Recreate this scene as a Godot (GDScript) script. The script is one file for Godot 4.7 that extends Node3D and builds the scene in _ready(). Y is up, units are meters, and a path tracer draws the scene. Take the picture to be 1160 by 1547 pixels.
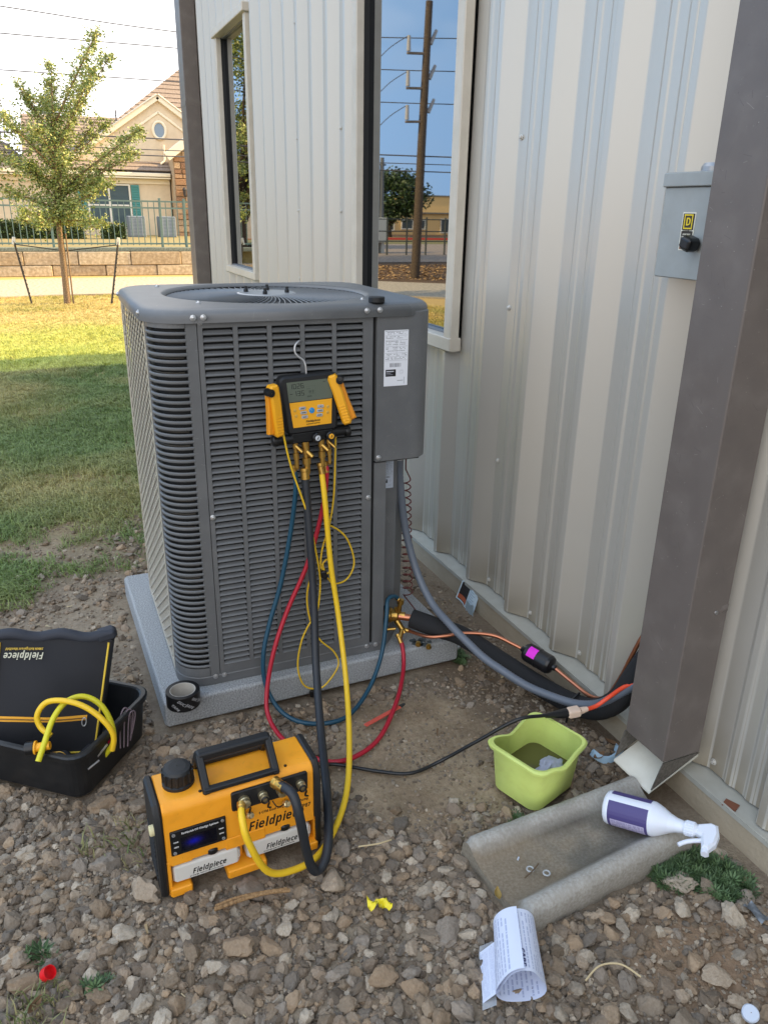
extends Node3D

var used := {}
var rng := RandomNumberGenerator.new()
var tex := {}
var mm := {}

# ---------------------------------------------------------------- geometry collector
class Geo:
	var v := PackedVector3Array()
	var n := PackedVector3Array()
	var c := PackedColorArray()
	var u := PackedVector2Array()
	var ix := PackedInt32Array()
	var col := Color.WHITE
	var xf := Transform3D()

	func vert(p: Vector3, nn: Vector3, t := Vector2.ZERO) -> int:
		v.append(xf * p)
		n.append((xf.basis * nn).normalized())
		c.append(col)
		u.append(t)
		return v.size() - 1

	func face(a: int, b: int, d: int) -> void:   # counter-clockwise from outside
		ix.append(a); ix.append(d); ix.append(b)

	func face_by(a: int, b: int, d: int) -> void:   # whichever way the normals say
		if (v[b] - v[a]).cross(v[d] - v[a]).dot(n[a] + n[b] + n[d]) >= 0.0: face(a, b, d)
		else: face(a, d, b)

	func tri(a: Vector3, b: Vector3, d: Vector3) -> void:
		var nn = (b - a).cross(d - a).normalized()
		face(vert(a, nn), vert(b, nn), vert(d, nn))

	func quad(a: Vector3, b: Vector3, d: Vector3, e: Vector3) -> void:
		var nn = (b - a).cross(d - a)
		if nn.length() < 1e-12:
			nn = (d - a).cross(e - a)
		nn = nn.normalized()
		var i0 = vert(a, nn, Vector2(0, 1)); var i1 = vert(b, nn, Vector2(1, 1)); var i2 = vert(d, nn, Vector2(1, 0)); var i3 = vert(e, nn, Vector2(0, 0))
		face(i0, i1, i2); face(i0, i2, i3)

	func box(at: Vector3, size: Vector3, b := Basis()) -> void:
		var h = size * 0.5
		for ax in 3:
			for s in [-1.0, 1.0]:
				var w = Vector3.ZERO; w[ax] = s
				var p = Vector3.ZERO; p[(ax + 1) % 3] = 1.0
				var q = Vector3.ZERO; q[(ax + 2) % 3] = s
				quad(at + b * ((w - p - q) * h), at + b * ((w + p - q) * h), at + b * ((w + p + q) * h), at + b * ((w - p + q) * h))

	func rbox(at: Vector3, size: Vector3, r: float, b := Basis()) -> void:   # rounded (one soft chamfer)
		var h = size * 0.5
		r = minf(r, minf(h.x, minf(h.y, h.z)) * 0.95)
		var id := {}
		for k in 8:
			var s = Vector3(1.0 if k & 1 else -1.0, 1.0 if k & 2 else -1.0, 1.0 if k & 4 else -1.0)
			for ax in 3:
				var p = s * (h - Vector3(r, r, r)); p[ax] = s[ax] * h[ax]
				var nn = Vector3.ZERO; nn[ax] = s[ax]
				id[k * 3 + ax] = vert(at + b * p, b * nn)
		for ax in 3:
			var bu = 1 << ((ax + 1) % 3); var bw = 1 << ((ax + 2) % 3); var ba = 1 << ax
			for s in [0, 1]:
				var k0 = ba * s
				var l = [k0, k0 | bu, k0 | bu | bw, k0 | bw]
				if s == 0: l.reverse()
				face_by(id[l[0] * 3 + ax], id[l[1] * 3 + ax], id[l[2] * 3 + ax]); face_by(id[l[0] * 3 + ax], id[l[2] * 3 + ax], id[l[3] * 3 + ax])
			for e in 4:   # edges along ax
				var k0 = (bu if e & 1 else 0) | (bw if e & 2 else 0)
				var a1 = (ax + 1) % 3; var a2 = (ax + 2) % 3
				var l = [id[k0 * 3 + a1], id[k0 * 3 + a2], id[(k0 | ba) * 3 + a2], id[(k0 | ba) * 3 + a1]]
				var su = 1 if e & 1 else -1; var sw = 1 if e & 2 else -1
				face_by(l[0], l[1], l[2]); face_by(l[0], l[2], l[3])
		for k in 8:
			face_by(id[k * 3], id[k * 3 + 1], id[k * 3 + 2])

	func tube(pts: Array, rad, sides := 8, caps := true) -> void:
		var m = pts.size()
		var t0: Vector3 = (pts[1] - pts[0]).normalized()
		var up = Vector3.UP if absf(t0.y) < 0.9 else Vector3.RIGHT
		var uu = up.cross(t0).normalized()
		var prev = 0
		for k in m:
			var t: Vector3 = (pts[mini(k + 1, m - 1)] - pts[maxi(k - 1, 0)]).normalized()
			uu = (uu - t * uu.dot(t)).normalized()
			var ww = t.cross(uu)
			var r: float = rad[k] if rad is Array else rad
			var first = v.size()
			for j in sides:
				var a = TAU * j / sides
				var e = uu * cos(a) + ww * sin(a)
				vert(pts[k] + e * r, e, Vector2(float(j) / sides, k))
			if k > 0:
				for j in sides:
					var j2 = (j + 1) % sides
					face(prev + j, prev + j2, first + j2); face(prev + j, first + j2, first + j)
			prev = first
			if caps and (k == 0 or k == m - 1):
				var cn = -t if k == 0 else t
				var ci = vert(pts[k], cn)
				for j in sides:
					var a = TAU * j / sides; var b2 = TAU * (j + 1) / sides
					var i1 = vert(pts[k] + (uu * cos(a) + ww * sin(a)) * r, cn); var i2 = vert(pts[k] + (uu * cos(b2) + ww * sin(b2)) * r, cn)
					if k == 0: face(ci, i2, i1)
					else: face(ci, i1, i2)
				prev = first

	func lathe(prof: Array, sides: int, t := Transform3D()) -> void:   # prof: Vector2(radius, height) going up the outside
		var keep = xf
		xf = xf * t
		for k in prof.size() - 1:
			var a: Vector2 = prof[k]; var b: Vector2 = prof[k + 1]
			var d = (b - a).normalized()
			var first = v.size()
			for j in sides + 1:
				var w = TAU * j / sides
				var e = Vector3(cos(w), 0, -sin(w))
				var nn = (e * d.y - Vector3.UP * d.x)
				vert(e * a.x + Vector3.UP * a.y, nn, Vector2(float(j) / sides, 1))
				vert(e * b.x + Vector3.UP * b.y, nn, Vector2(float(j) / sides, 0))
			for j in sides:
				var o = first + j * 2
				face(o, o + 2, o + 3); face(o, o + 3, o + 1)
		xf = keep

	func prism(poly: PackedVector2Array, depth: float, bevel := 0.0, t := Transform3D()) -> void:   # polygon counter-clockwise in xy, front at z = depth
		var keep = xf
		xf = xf * t
		var m = poly.size()
		var en := []
		for k in m:
			var d = (poly[(k + 1) % m] - poly[k]).normalized()
			en.append(Vector2(d.y, -d.x))
		var inner := PackedVector2Array()
		for k in m:
			var a: Vector2 = en[(k + m - 1) % m]; var b: Vector2 = en[k]
			var s = (a + b).normalized()
			inner.append(poly[k] - s * bevel / maxf(0.5, s.dot(b)))
		var zs = [0.0, depth] if bevel <= 0.0 else [0.0, bevel, depth - bevel, depth]
		var ps = [poly, poly] if bevel <= 0.0 else [inner, poly, poly, inner]
		for k in m:
			var k2 = (k + 1) % m
			var na: Vector2 = en[k]; var nb: Vector2 = en[k]
			if na.dot(en[(k + m - 1) % m]) > 0.75: na = (na + en[(k + m - 1) % m]).normalized()
			if nb.dot(en[k2]) > 0.75: nb = (nb + en[k2]).normalized()
			for s in zs.size() - 1:
				var tz = 0.0
				if bevel > 0.0: tz = [-0.7, 0.0, 0.7][s]
				var pa = ps[s]; var pb = ps[s + 1]
				var a3 = Vector3(na.x, na.y, tz); var b3 = Vector3(nb.x, nb.y, tz)
				var i0 = vert(Vector3(pa[k].x, pa[k].y, zs[s]), a3); var i1 = vert(Vector3(pa[k2].x, pa[k2].y, zs[s]), b3)
				var i2 = vert(Vector3(pb[k2].x, pb[k2].y, zs[s + 1]), b3); var i3 = vert(Vector3(pb[k].x, pb[k].y, zs[s + 1]), a3)
				face(i0, i1, i2); face(i0, i2, i3)
		var tr = Geometry2D.triangulate_polygon(inner)
		for f in [0, 1]:
			var base = v.size()
			for p in inner:
				vert(Vector3(p.x, p.y, depth * f), Vector3(0, 0, 1 if f else -1), p)
			for k in range(0, tr.size(), 3):
				var a2 = inner[tr[k]]; var b2 = inner[tr[k + 1]]; var c2 = inner[tr[k + 2]]
				var ccw = (b2 - a2).cross(c2 - a2) > 0
				if ccw == (f == 1): face(base + tr[k], base + tr[k + 1], base + tr[k + 2])
				else: face(base + tr[k + 2], base + tr[k + 1], base + tr[k])
		xf = keep

	func sheet(nu: int, nv: int, f: Callable) -> void:   # smooth grid of points f(i, j); outside where i x j points
		var first = v.size()
		var p := []
		for j in nv:
			for i in nu:
				p.append(f.call(i, j))
		for j in nv:
			for i in nu:
				var a: Vector3 = p[j * nu + mini(i + 1, nu - 1)] - p[j * nu + maxi(i - 1, 0)]
				var b: Vector3 = p[mini(j + 1, nv - 1) * nu + i] - p[maxi(j - 1, 0) * nu + i]
				vert(p[j * nu + i], a.cross(b).normalized(), Vector2(float(i) / (nu - 1), 1.0 - float(j) / (nv - 1)))
		for j in nv - 1:
			for i in nu - 1:
				var o = first + j * nu + i
				face(o, o + 1, o + nu + 1); face(o, o + nu + 1, o + nu)

	func add(m: Mesh, t: Transform3D) -> void:
		for s in m.get_surface_count():
			var a = m.surface_get_arrays(s)
			var o = v.size()
			var vv: PackedVector3Array = a[Mesh.ARRAY_VERTEX]; var nn: PackedVector3Array = a[Mesh.ARRAY_NORMAL]
			for k in vv.size():
				vert(t * vv[k], t.basis * nn[k])
			for k in a[Mesh.ARRAY_INDEX]:
				ix.append(o + k)

	func mesh() -> ArrayMesh:
		var a := []
		a.resize(Mesh.ARRAY_MAX)
		a[Mesh.ARRAY_VERTEX] = v; a[Mesh.ARRAY_NORMAL] = n; a[Mesh.ARRAY_COLOR] = c; a[Mesh.ARRAY_TEX_UV] = u; a[Mesh.ARRAY_INDEX] = ix
		var m := ArrayMesh.new()
		m.add_surface_from_arrays(Mesh.PRIMITIVE_TRIANGLES, a)
		return m


# ---------------------------------------------------------------- scene helpers
func numbered(called: String) -> String:
	used[called] = used.get(called, 0) + 1
	return called if used[called] == 1 else "%s_%03d" % [called, used[called] - 1]

func tag(o: Node3D, label: String, category := "", group := "") -> Node3D:
	if label: o.set_meta("label", label)
	if category: o.set_meta("category", category)
	if group: o.set_meta("group", group)
	return o

func thing(called: String, label: String, category: String, at := Vector3.ZERO, turn := 0.0, group := "") -> Node3D:
	var o := Node3D.new()
	o.name = numbered(called)
	add_child(o)
	o.position = at
	o.rotation.y = turn
	tag(o, label, category, group)
	return o

func part(called: String, g, m: Material, parent: Node, at := Vector3.ZERO, turn := Vector3.ZERO) -> MeshInstance3D:
	var o := MeshInstance3D.new()
	o.name = called
	o.mesh = g.mesh() if g is Geo else g
	o.material_override = m
	parent.add_child(o, true)
	o.position = at
	o.rotation = turn
	return o

func solo(called: String, g, m: Material, label: String, category: String, group := "") -> MeshInstance3D:
	var o := MeshInstance3D.new()
	o.name = numbered(called)
	o.mesh = g.mesh() if g is Geo else g
	o.material_override = m
	add_child(o)
	tag(o, label, category, group)
	return o

func structure(called: String, g, m: Material) -> MeshInstance3D:
	var o := MeshInstance3D.new()
	o.name = numbered(called)
	o.mesh = g.mesh() if g is Geo else g
	o.material_override = m
	add_child(o)
	o.set_meta("kind", "structure")
	return o

func many(called: String, m: Mesh, mat_: Material, xs: Array, cols: Array, parent: Node = null) -> MultiMeshInstance3D:
	var k := MultiMesh.new()
	k.transform_format = MultiMesh.TRANSFORM_3D
	k.use_colors = true
	k.mesh = m
	k.instance_count = xs.size()
	for i in xs.size():
		k.set_instance_transform(i, xs[i])
		k.set_instance_color(i, cols[i])
	var o := MultiMeshInstance3D.new()
	o.multimesh = k
	o.material_override = mat_
	if parent:
		o.name = called
		parent.add_child(o, true)
	else:
		o.name = numbered(called)
		add_child(o)
	o.set_meta("kind", "stuff")
	return o

func S(r: float, g: float, b: float) -> Color:
	return Color(r / 255.0, g / 255.0, b / 255.0)

func SL(r: float, g: float, b: float) -> Color:
	return S(r, g, b).srgb_to_linear()

func mat(called: String, col: Color, rough := 0.6, metal := 0.0, o := {}) -> StandardMaterial3D:
	if mm.has(called): return mm[called]
	var m := StandardMaterial3D.new()
	m.resource_name = called
	m.albedo_color = col
	m.roughness = rough
	m.metallic = metal
	m.cull_mode = BaseMaterial3D.CULL_DISABLED
	if o.has("vc"): m.vertex_color_use_as_albedo = true
	if o.has("tex"):
		m.albedo_texture = tex[o.tex]
	if o.has("bump"):
		m.normal_enabled = true
		m.normal_texture = tex[o.bump]
		m.normal_scale = o.get("bs", 0.5)
	if o.has("rt"):
		m.roughness_texture = tex[o.rt]
		m.roughness_texture_channel = BaseMaterial3D.TEXTURE_CHANNEL_RED
	if o.has("tri"):
		m.uv1_triplanar = true
		m.uv1_world_triplanar = o.get("world", true)
		m.uv1_scale = Vector3.ONE * o.tri
	if o.has("spec"): m.metallic_specular = o.spec
	if o.has("coat"):
		m.clearcoat_enabled = true; m.clearcoat = o.coat; m.clearcoat_roughness = 0.15
	if o.has("back"):
		m.backlight_enabled = true; m.backlight = o.back
	if o.has("sss"):
		m.subsurf_scatter_enabled = true; m.subsurf_scatter_strength = o.sss
	mm[called] = m
	return m

func noise_tex(called: String, freq: float, octaves: int, lo: Color, hi: Color, normal := 0.0, size := 512, kind := FastNoiseLite.TYPE_SIMPLEX_SMOOTH, mid = null) -> void:
	var f := FastNoiseLite.new()
	f.noise_type = kind
	f.seed = called.length() * 7 + 3
	f.frequency = freq
	f.fractal_octaves = octaves
	f.fractal_gain = 0.6
	var t := NoiseTexture2D.new()
	t.width = size; t.height = size
	t.seamless = true
	t.noise = f
	if normal > 0.0:
		t.as_normal_map = true; t.bump_strength = normal
	else:
		var g := Gradient.new()
		g.set_color(0, lo); g.set_color(1, hi)
		if mid != null: g.add_point(0.5, mid)
		t.color_ramp = g
	tex[called] = t

func pic(called: String, im: Image) -> void:
	tex[called] = ImageTexture.create_from_image(im)

func worn(called: String, base: Color, light: Color, dark: Color, specks: int, strokes: int, sd: int) -> void:   # paint with scratches, dust specks and faint stains
	var n := 768
	var im := Image.create(n, n, false, Image.FORMAT_RGB8)
	var f := FastNoiseLite.new()
	f.seed = sd; f.frequency = 0.006; f.fractal_octaves = 5
	for y in n:
		for x in n:
			var bx = minf(x, n - x) / float(n); var by = minf(y, n - y) / float(n)
			var k = f.get_noise_2d(x, y) * smoothstep(0.0, 0.08, minf(bx, by))
			im.set_pixel(x, y, base.lerp(dark if k < 0.0 else light, clampf(absf(k) * 0.16, 0, 0.16)))
	var r := RandomNumberGenerator.new()
	r.seed = sd
	for k in specks:
		var s = 1 if r.randf() < 0.8 else 2
		im.fill_rect(Rect2i(r.randi_range(2, n - 6), r.randi_range(2, n - 6), s, s), base.lerp(light if r.randf() < 0.7 else dark, r.randf_range(0.25, 0.8)))
	for k in strokes:
		var p = Vector2(r.randf_range(30, n - 30), r.randf_range(30, n - 30))
		var d = Vector2.from_angle(r.randf() * TAU)
		var c = base.lerp(light if r.randf() < 0.45 else dark, r.randf_range(0.2, 0.6))
		for q in r.randi_range(5, 34):
			p += d
			d = d.rotated(r.randf_range(-0.06, 0.06))
			if p.x > 1 and p.y > 1 and p.x < n - 2 and p.y < n - 2: im.set_pixel(int(p.x), int(p.y), c)
	pic(called, im)

func spline(p: Array, per := 6) -> Array:
	var out := []
	for k in p.size() - 1:
		var a: Vector3 = p[maxi(k - 1, 0)]; var b: Vector3 = p[k]; var c: Vector3 = p[k + 1]; var d: Vector3 = p[mini(k + 2, p.size() - 1)]
		for s in per:
			out.append(b.cubic_interpolate(c, a, d, float(s) / per))
	out.append(p[-1])
	return out

var fonts := {}
func lettering(txt: String, h: float, bold := false, slant := 0.0, narrow := 1.0, thick := 0.0006, family := "Droid Sans") -> ArrayMesh:   # baked, in xy, centred, cap height about h
	var key = family + ("b" if bold else "")
	if not fonts.has(key):
		var sf := SystemFont.new()
		sf.font_names = PackedStringArray([family])
		sf.font_weight = 700 if bold else 400
		fonts[key] = sf
	var t := TextMesh.new()
	t.font = fonts[key]
	t.text = txt
	t.font_size = 32
	t.curve_step = 2.0
	t.pixel_size = h / 23.0
	t.depth = thick
	var a = t.get_mesh_arrays()
	var vv: PackedVector3Array = a[Mesh.ARRAY_VERTEX]
	for k in vv.size():
		vv[k].x = vv[k].x * narrow + vv[k].y * slant
	a[Mesh.ARRAY_VERTEX] = vv
	var m := ArrayMesh.new()
	m.add_surface_from_arrays(Mesh.PRIMITIVE_TRIANGLES, a)
	return m

func arc(cx: float, cy: float, r: float, a0: float, a1: float, k: int) -> PackedVector2Array:
	var o := PackedVector2Array()
	for i in k + 1:
		var a = lerpf(a0, a1, float(i) / k)
		o.append(Vector2(cx + r * cos(a), cy + r * sin(a)))
	return o

func rrect(w: float, h: float, r: float, k := 4) -> PackedVector2Array:   # centred, counter-clockwise
	var o := PackedVector2Array()
	o.append_array(arc(w / 2 - r, h / 2 - r, r, 0, PI / 2, k))
	o.append_array(arc(-w / 2 + r, h / 2 - r, r, PI / 2, PI, k))
	o.append_array(arc(-w / 2 + r, -h / 2 + r, r, PI, PI * 1.5, k))
	o.append_array(arc(w / 2 - r, -h / 2 + r, r, PI * 1.5, TAU, k))
	return o

func facing(dir: Vector3) -> Basis:   # local y along dir
	var y = dir.normalized()
	var x = y.cross(Vector3.FORWARD if absf(y.z) < 0.9 else Vector3.UP).normalized()
	return Basis(x, y, x.cross(y))

func hose(pts: Array, r: float, per := 6, sides := 10) -> Geo:
	var g := Geo.new()
	g.tube(spline(pts, per), r, sides)
	return g

func hose_thing(called: String, pts: Array, r: float, m: Material, label: String) -> void:   # rubber hose with brass ferrules at both ends
	var t := thing(called, label, "hose")
	part("tube", hose(pts, r), m, t)
	var brass = mat("brass", S(190, 152, 78), 0.28, 0.9)
	for e in [[pts[0], pts[1]], [pts[-1], pts[-2]]]:
		var d: Vector3 = (e[1] - e[0]).normalized()
		var g := Geo.new()
		g.lathe([Vector2(r * 0.8, -0.012), Vector2(r * 1.25, -0.011), Vector2(r * 1.25, -0.002), Vector2(r * 1.12, 0.0), Vector2(r * 1.12, 0.016), Vector2(r * 1.2, 0.017), Vector2(r * 1.2, 0.022), Vector2(r, 0.023)], 10, Transform3D(facing(d), e[0]))
		part("ferrule", g, brass, t)

var hn := FastNoiseLite.new()
var hn2 := FastNoiseLite.new()
func gravelly(x: float, z: float) -> float:   # how thickly stones lie here
	var d = 1.0
	var e = Vector2((x - 0.86) / 0.30, (z + 1.72) / 0.34).length()
	d *= smoothstep(0.75, 1.25, e + hn.get_noise_2d(x * 40, z * 40) * 0.25)
	d *= lerpf(1.0, 0.12, smoothstep(0.9, 1.15, x) * smoothstep(-1.45, -1.7, z))
	d *= lerpf(1.0, 0.3, smoothstep(0.85, 1.0, x) * smoothstep(-1.0, -0.95, z) * smoothstep(-0.72, -0.8, z))
	d *= lerpf(1.0, 0.30, smoothstep(-2.1, -2.35, z) * smoothstep(0.25, 0.1, x))
	d *= smoothstep(-4.1, -3.2, z)
	return d

func rise(x: float, z: float) -> float:
	if z < -60 or z > 20 or absf(x) > 60: return 0.0
	var near = smoothstep(-4.5, -3.5, z)
	var g = gravelly(x, z) if near > 0.0 else 0.0
	var y = hn.get_noise_2d(x * 22, z * 22) * 0.016 * (0.3 + 0.7 * g) * near + hn2.get_noise_2d(x * 60, z * 60) * 0.014 * (0.15 + g) * near + hn.get_noise_2d(x * 130, z * 130) * 0.006 * near
	y += hn.get_noise_2d(x * 5, z * 5 + 90) * 0.03 * smoothstep(-3.0, -4.5, z) * smoothstep(-14.5, -11.0, z)
	y *= smoothstep(1.48, 1.3, x)
	return y - 0.004

# ---------------------------------------------------------------- build
func _ready() -> void:
	rng.seed = 11
	hn.noise_type = FastNoiseLite.TYPE_SIMPLEX_SMOOTH; hn.seed = 4; hn.frequency = 0.1; hn.fractal_octaves = 3
	hn2.noise_type = FastNoiseLite.TYPE_CELLULAR; hn2.seed = 9; hn2.frequency = 0.35; hn2.fractal_octaves = 2
	var cam := Camera3D.new()
	cam.name = "camera"
	add_child(cam)
	cam.position = Vector3(0, 1.5, 0)
	cam.rotation = Vector3(deg_to_rad(-21.142), deg_to_rad(-23.46), deg_to_rad(1.063))
	cam.fov = 66.9
	cam.near = 0.02
	cam.far = 900.0
	cam.current = true
	var env := Environment.new()
	env.background_mode = Environment.BG_SKY
	env.sky = make_sky()
	env.tonemap_mode = Environment.TONE_MAPPER_LINEAR
	env.tonemap_exposure = 2.4
	env.sdfgi_enabled = true
	env.ssao_enabled = true
	env.ssil_enabled = true
	var we := WorldEnvironment.new()
	we.name = "environment"
	we.environment = env
	add_child(we)
	var sun := DirectionalLight3D.new()
	sun.name = "sun"
	sun.light_color = Color(1.0, 0.86, 0.62)
	sun.light_energy = 1.6
	sun.light_angular_distance = 0.5
	sun.shadow_enabled = true
	var el = deg_to_rad(30.0); var az = deg_to_rad(95.0)
	var to_sun = Vector3(cos(el) * sin(az), sin(el), -cos(el) * cos(az))
	add_child(sun)
	sun.look_at_from_position(to_sun * 50.0, Vector3.ZERO)
	make_textures()
	ground()
	metal_building()
	downspouts()
	disconnect_box()
	condenser()
	manifold()
	pump()
	service_lines()
	tub_and_bag()
	small_things()
	splash_and_bottle()
	stones()
	lawn()
	street_and_house()
	sapling()
	mirrored_side()

func make_sky() -> Sky:
	var w := 1024; var h := 512
	var im := Image.create(w, h, false, Image.FORMAT_RGBF)
	var f := FastNoiseLite.new()
	f.seed = 5; f.frequency = 1.0; f.fractal_octaves = 5; f.fractal_gain = 0.55
	for j in h:
		var e = (0.5 - (j + 0.5) / h) * PI
		for i in w:
			var a = wrapf(((i + 0.5) / w - 0.5) * TAU + PI, -PI, PI)      # 0 looks along -z, positive to +x
			var d = Vector3(cos(e) * sin(a), sin(e), -cos(e) * cos(a))
			var up = maxf(d.y, 0.0)
			var c = Vector3(0.52, 0.65, 0.78).lerp(Vector3(0.24, 0.39, 0.62), pow(up, 0.55))
			var q = d / (up + 0.25)
			var cl = f.get_noise_3d(q.x * 1.3, q.z * 1.3, 3.0) * 0.5 + 0.5
			cl = smoothstep(0.44, 0.72, cl + 0.10 * f.get_noise_3d(q.x * 5.0, 9.0, q.z * 5.0))
			# thin bright haze in front, over the house, thinning to the left
			var off = absf(wrapf(a - 0.50, -PI, PI))
			var clear = smoothstep(1.10, 0.62, absf(wrapf(a + 0.86, -PI, PI))) * smoothstep(0.95, 0.55, up)
			c = c.lerp(Vector3(0.20, 0.385, 0.64), clear * smoothstep(0.7, 0.0, up) * 0.8)
			var veil = maxf(smoothstep(0.66, 0.46, off) * smoothstep(1.0, 0.35, up), 0.8 * (1.0 - clear) * smoothstep(1.0, 0.6, up))
			c = c.lerp(Vector3(0.92, 0.91, 0.91), clampf(cl * (0.75 - 0.58 * clear) + veil, 0.0, 1.0))
			if d.y < 0: c = c.lerp(Vector3(0.35, 0.32, 0.26), smoothstep(0.0, -0.06, d.y))
			im.set_pixel(i, j, Color(c.x, c.y, c.z))
	var pm := PanoramaSkyMaterial.new()
	pm.panorama = ImageTexture.create_from_image(im)
	pm.energy_multiplier = 1.0
	var s := Sky.new()
	s.sky_material = pm
	return s

func make_textures() -> void:
	noise_tex("soil", 0.012, 6, S(205, 198, 190), S(255, 255, 255), 0.0, 1024)
	noise_tex("soil_n", 0.03, 6, S(0, 0, 0), S(255, 255, 255), 6.0, 1024)
	noise_tex("concrete", 0.02, 6, S(150, 150, 148), S(255, 255, 255), 0.0, 1024)
	noise_tex("grain_n", 0.16, 3, S(0, 0, 0), S(255, 255, 255), 5.0)
	noise_tex("wave_n", 0.008, 2, S(0, 0, 0), S(255, 255, 255), 1.5)
	noise_tex("grime", 0.01, 6, S(240, 239, 236), S(255, 255, 255))
	noise_tex("bark", 0.02, 5, S(110, 95, 80), S(220, 210, 195))
	noise_tex("rock", 0.015, 6, S(185, 178, 168), S(255, 255, 255), 0.0, 512)
	noise_tex("scuff", 0.004, 7, S(226, 222, 214), S(255, 255, 255), 0.0, 1024, FastNoiseLite.TYPE_SIMPLEX_SMOOTH, S(250, 249, 247))
	noise_tex("rough", 0.03, 5, S(120, 120, 120), S(200, 200, 200))
	worn("worn_spout", S(106, 98, 93), S(190, 186, 180), S(60, 56, 54), 500, 90, 3)
	worn("worn_grey", S(101, 103, 105), S(176, 174, 168), S(70, 70, 70), 500, 70, 8)
	worn("worn_orange", S(247, 164, 36), S(255, 205, 120), S(120, 84, 40), 420, 90, 13)
	worn("worn_green", S(200, 216, 120), S(226, 236, 170), S(120, 112, 60), 350, 80, 17)
	worn("worn_black", S(27, 28, 30), S(120, 114, 104), S(10, 10, 10), 700, 90, 23)
	noise_tex("stone_n", 0.05, 5, S(0, 0, 0), S(255, 255, 255), 5.0)

func ground() -> void:
	var xs := []; var zs := []
	for x in [-600.0, -300.0, -150.0, -80.0, -50.0, -30.0, -20.0, -14.0, -10.0, -8.0, -6.0, -5.0, -4.0, -3.4, -3.0, -2.6, -2.2, -2.0, -1.8, -1.6, -1.5, -1.4]: xs.append(x)
	for i in 141: xs.append(-1.3 + i * 0.02)
	for x in [1.52, 1.6, 2.0, 3.0, 5.0, 8.0, 12.0, 20.0, 40.0, 80.0, 200.0, 600.0]: xs.append(x)
	for z in [-700.0, -300.0, -150.0, -90.0, -60.0, -45.0, -35.0, -28.0, -24.0, -20.0, -18.0, -16.0, -15.0, -14.5]: zs.append(z)
	for i in 50: zs.append(-14.3 + i * 0.2)
	for i in 200: zs.append(-4.4 + i * 0.02)
	for z in [-0.4, -0.3, 0.0, 1.0, 3.0, 6.0, 12.0, 30.0, 80.0, 300.0, 600.0]: zs.append(z)
	var g := Geo.new()
	var nx = xs.size(); var nz = zs.size()
	var hh := PackedFloat32Array()
	for z in zs:
		for x in xs:
			hh.append(rise(x, z))
	for j in nz:
		for i in nx:
			var x: float = xs[i]; var z: float = zs[j]
			var i0 = maxi(i - 1, 0); var i1 = mini(i + 1, nx - 1); var j0 = maxi(j - 1, 0); var j1 = mini(j + 1, nz - 1)
			var nn = Vector3(-(hh[j * nx + i1] - hh[j * nx + i0]) / (xs[i1] - xs[i0]), 1, -(hh[j1 * nx + i] - hh[j0 * nx + i]) / (zs[j1] - zs[j0]))
			var k = hn.get_noise_2d(x * 9, z * 9 + 40)
			var k2 = hn.get_noise_2d(x * 45 + 200, z * 45)
			var c = SL(122, 111, 98).lerp(SL(160, 147, 128), clampf(0.5 + k * 0.9 + k2 * 0.4, 0, 1))
			var e = Vector2((x - 0.86) / 0.34, (z + 1.70) / 0.36).length() + k * 0.3
			c = c.lerp(SL(176, 159, 134).lerp(SL(148, 131, 108), clampf(0.5 + k2 * 1.2, 0, 1)), smoothstep(1.2, 0.7, e))
			# damp dark soil along the foundation and under the line set
			c = c.lerp(SL(108, 92, 75), 0.7 * smoothstep(1.05, 1.22, x + k * 0.12) * smoothstep(-1.15, -1.3, z) * smoothstep(-2.6, -2.1, z))
			c = c.lerp(SL(136, 120, 100), 0.6 * smoothstep(1.1, 1.3, x) * smoothstep(-2.0, -2.4, z))
			c = c.lerp(SL(160, 128, 98), 0.5 * smoothstep(0.28, 0.05, Vector2((x - 1.17) / 1.2, (z + 0.86) / 0.8).length() + k * 0.1))
			# turf soil, then dry verge
			var lw = smoothstep(-3.0, -4.2, z + k * 0.8)
			c = c.lerp(SL(112, 116, 70).lerp(SL(158, 140, 98), clampf(0.45 + k * 1.1, 0, 1)), lw)
			c = c.lerp(SL(220, 188, 118), smoothstep(-9.5, -12.5, z + k) * 0.9)
			if x < -3.2 and z < -15.0: c = SL(120, 92, 62).lerp(SL(84, 64, 46), clampf(0.5 + k * 1.5, 0, 1))
			g.col = c
			g.vert(Vector3(x, hh[j * nx + i], z), nn.normalized())
	for j in nz - 1:
		for i in nx - 1:
			var o = j * nx + i
			g.face(o, o + nx, o + nx + 1); g.face(o, o + nx + 1, o + 1)
	structure("ground", g, mat("soil", Color.WHITE, 0.95, 0.0, {"vc": 1, "tex": "soil", "tri": 3.6, "bump": "soil_n", "bs": 1.5}))

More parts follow.
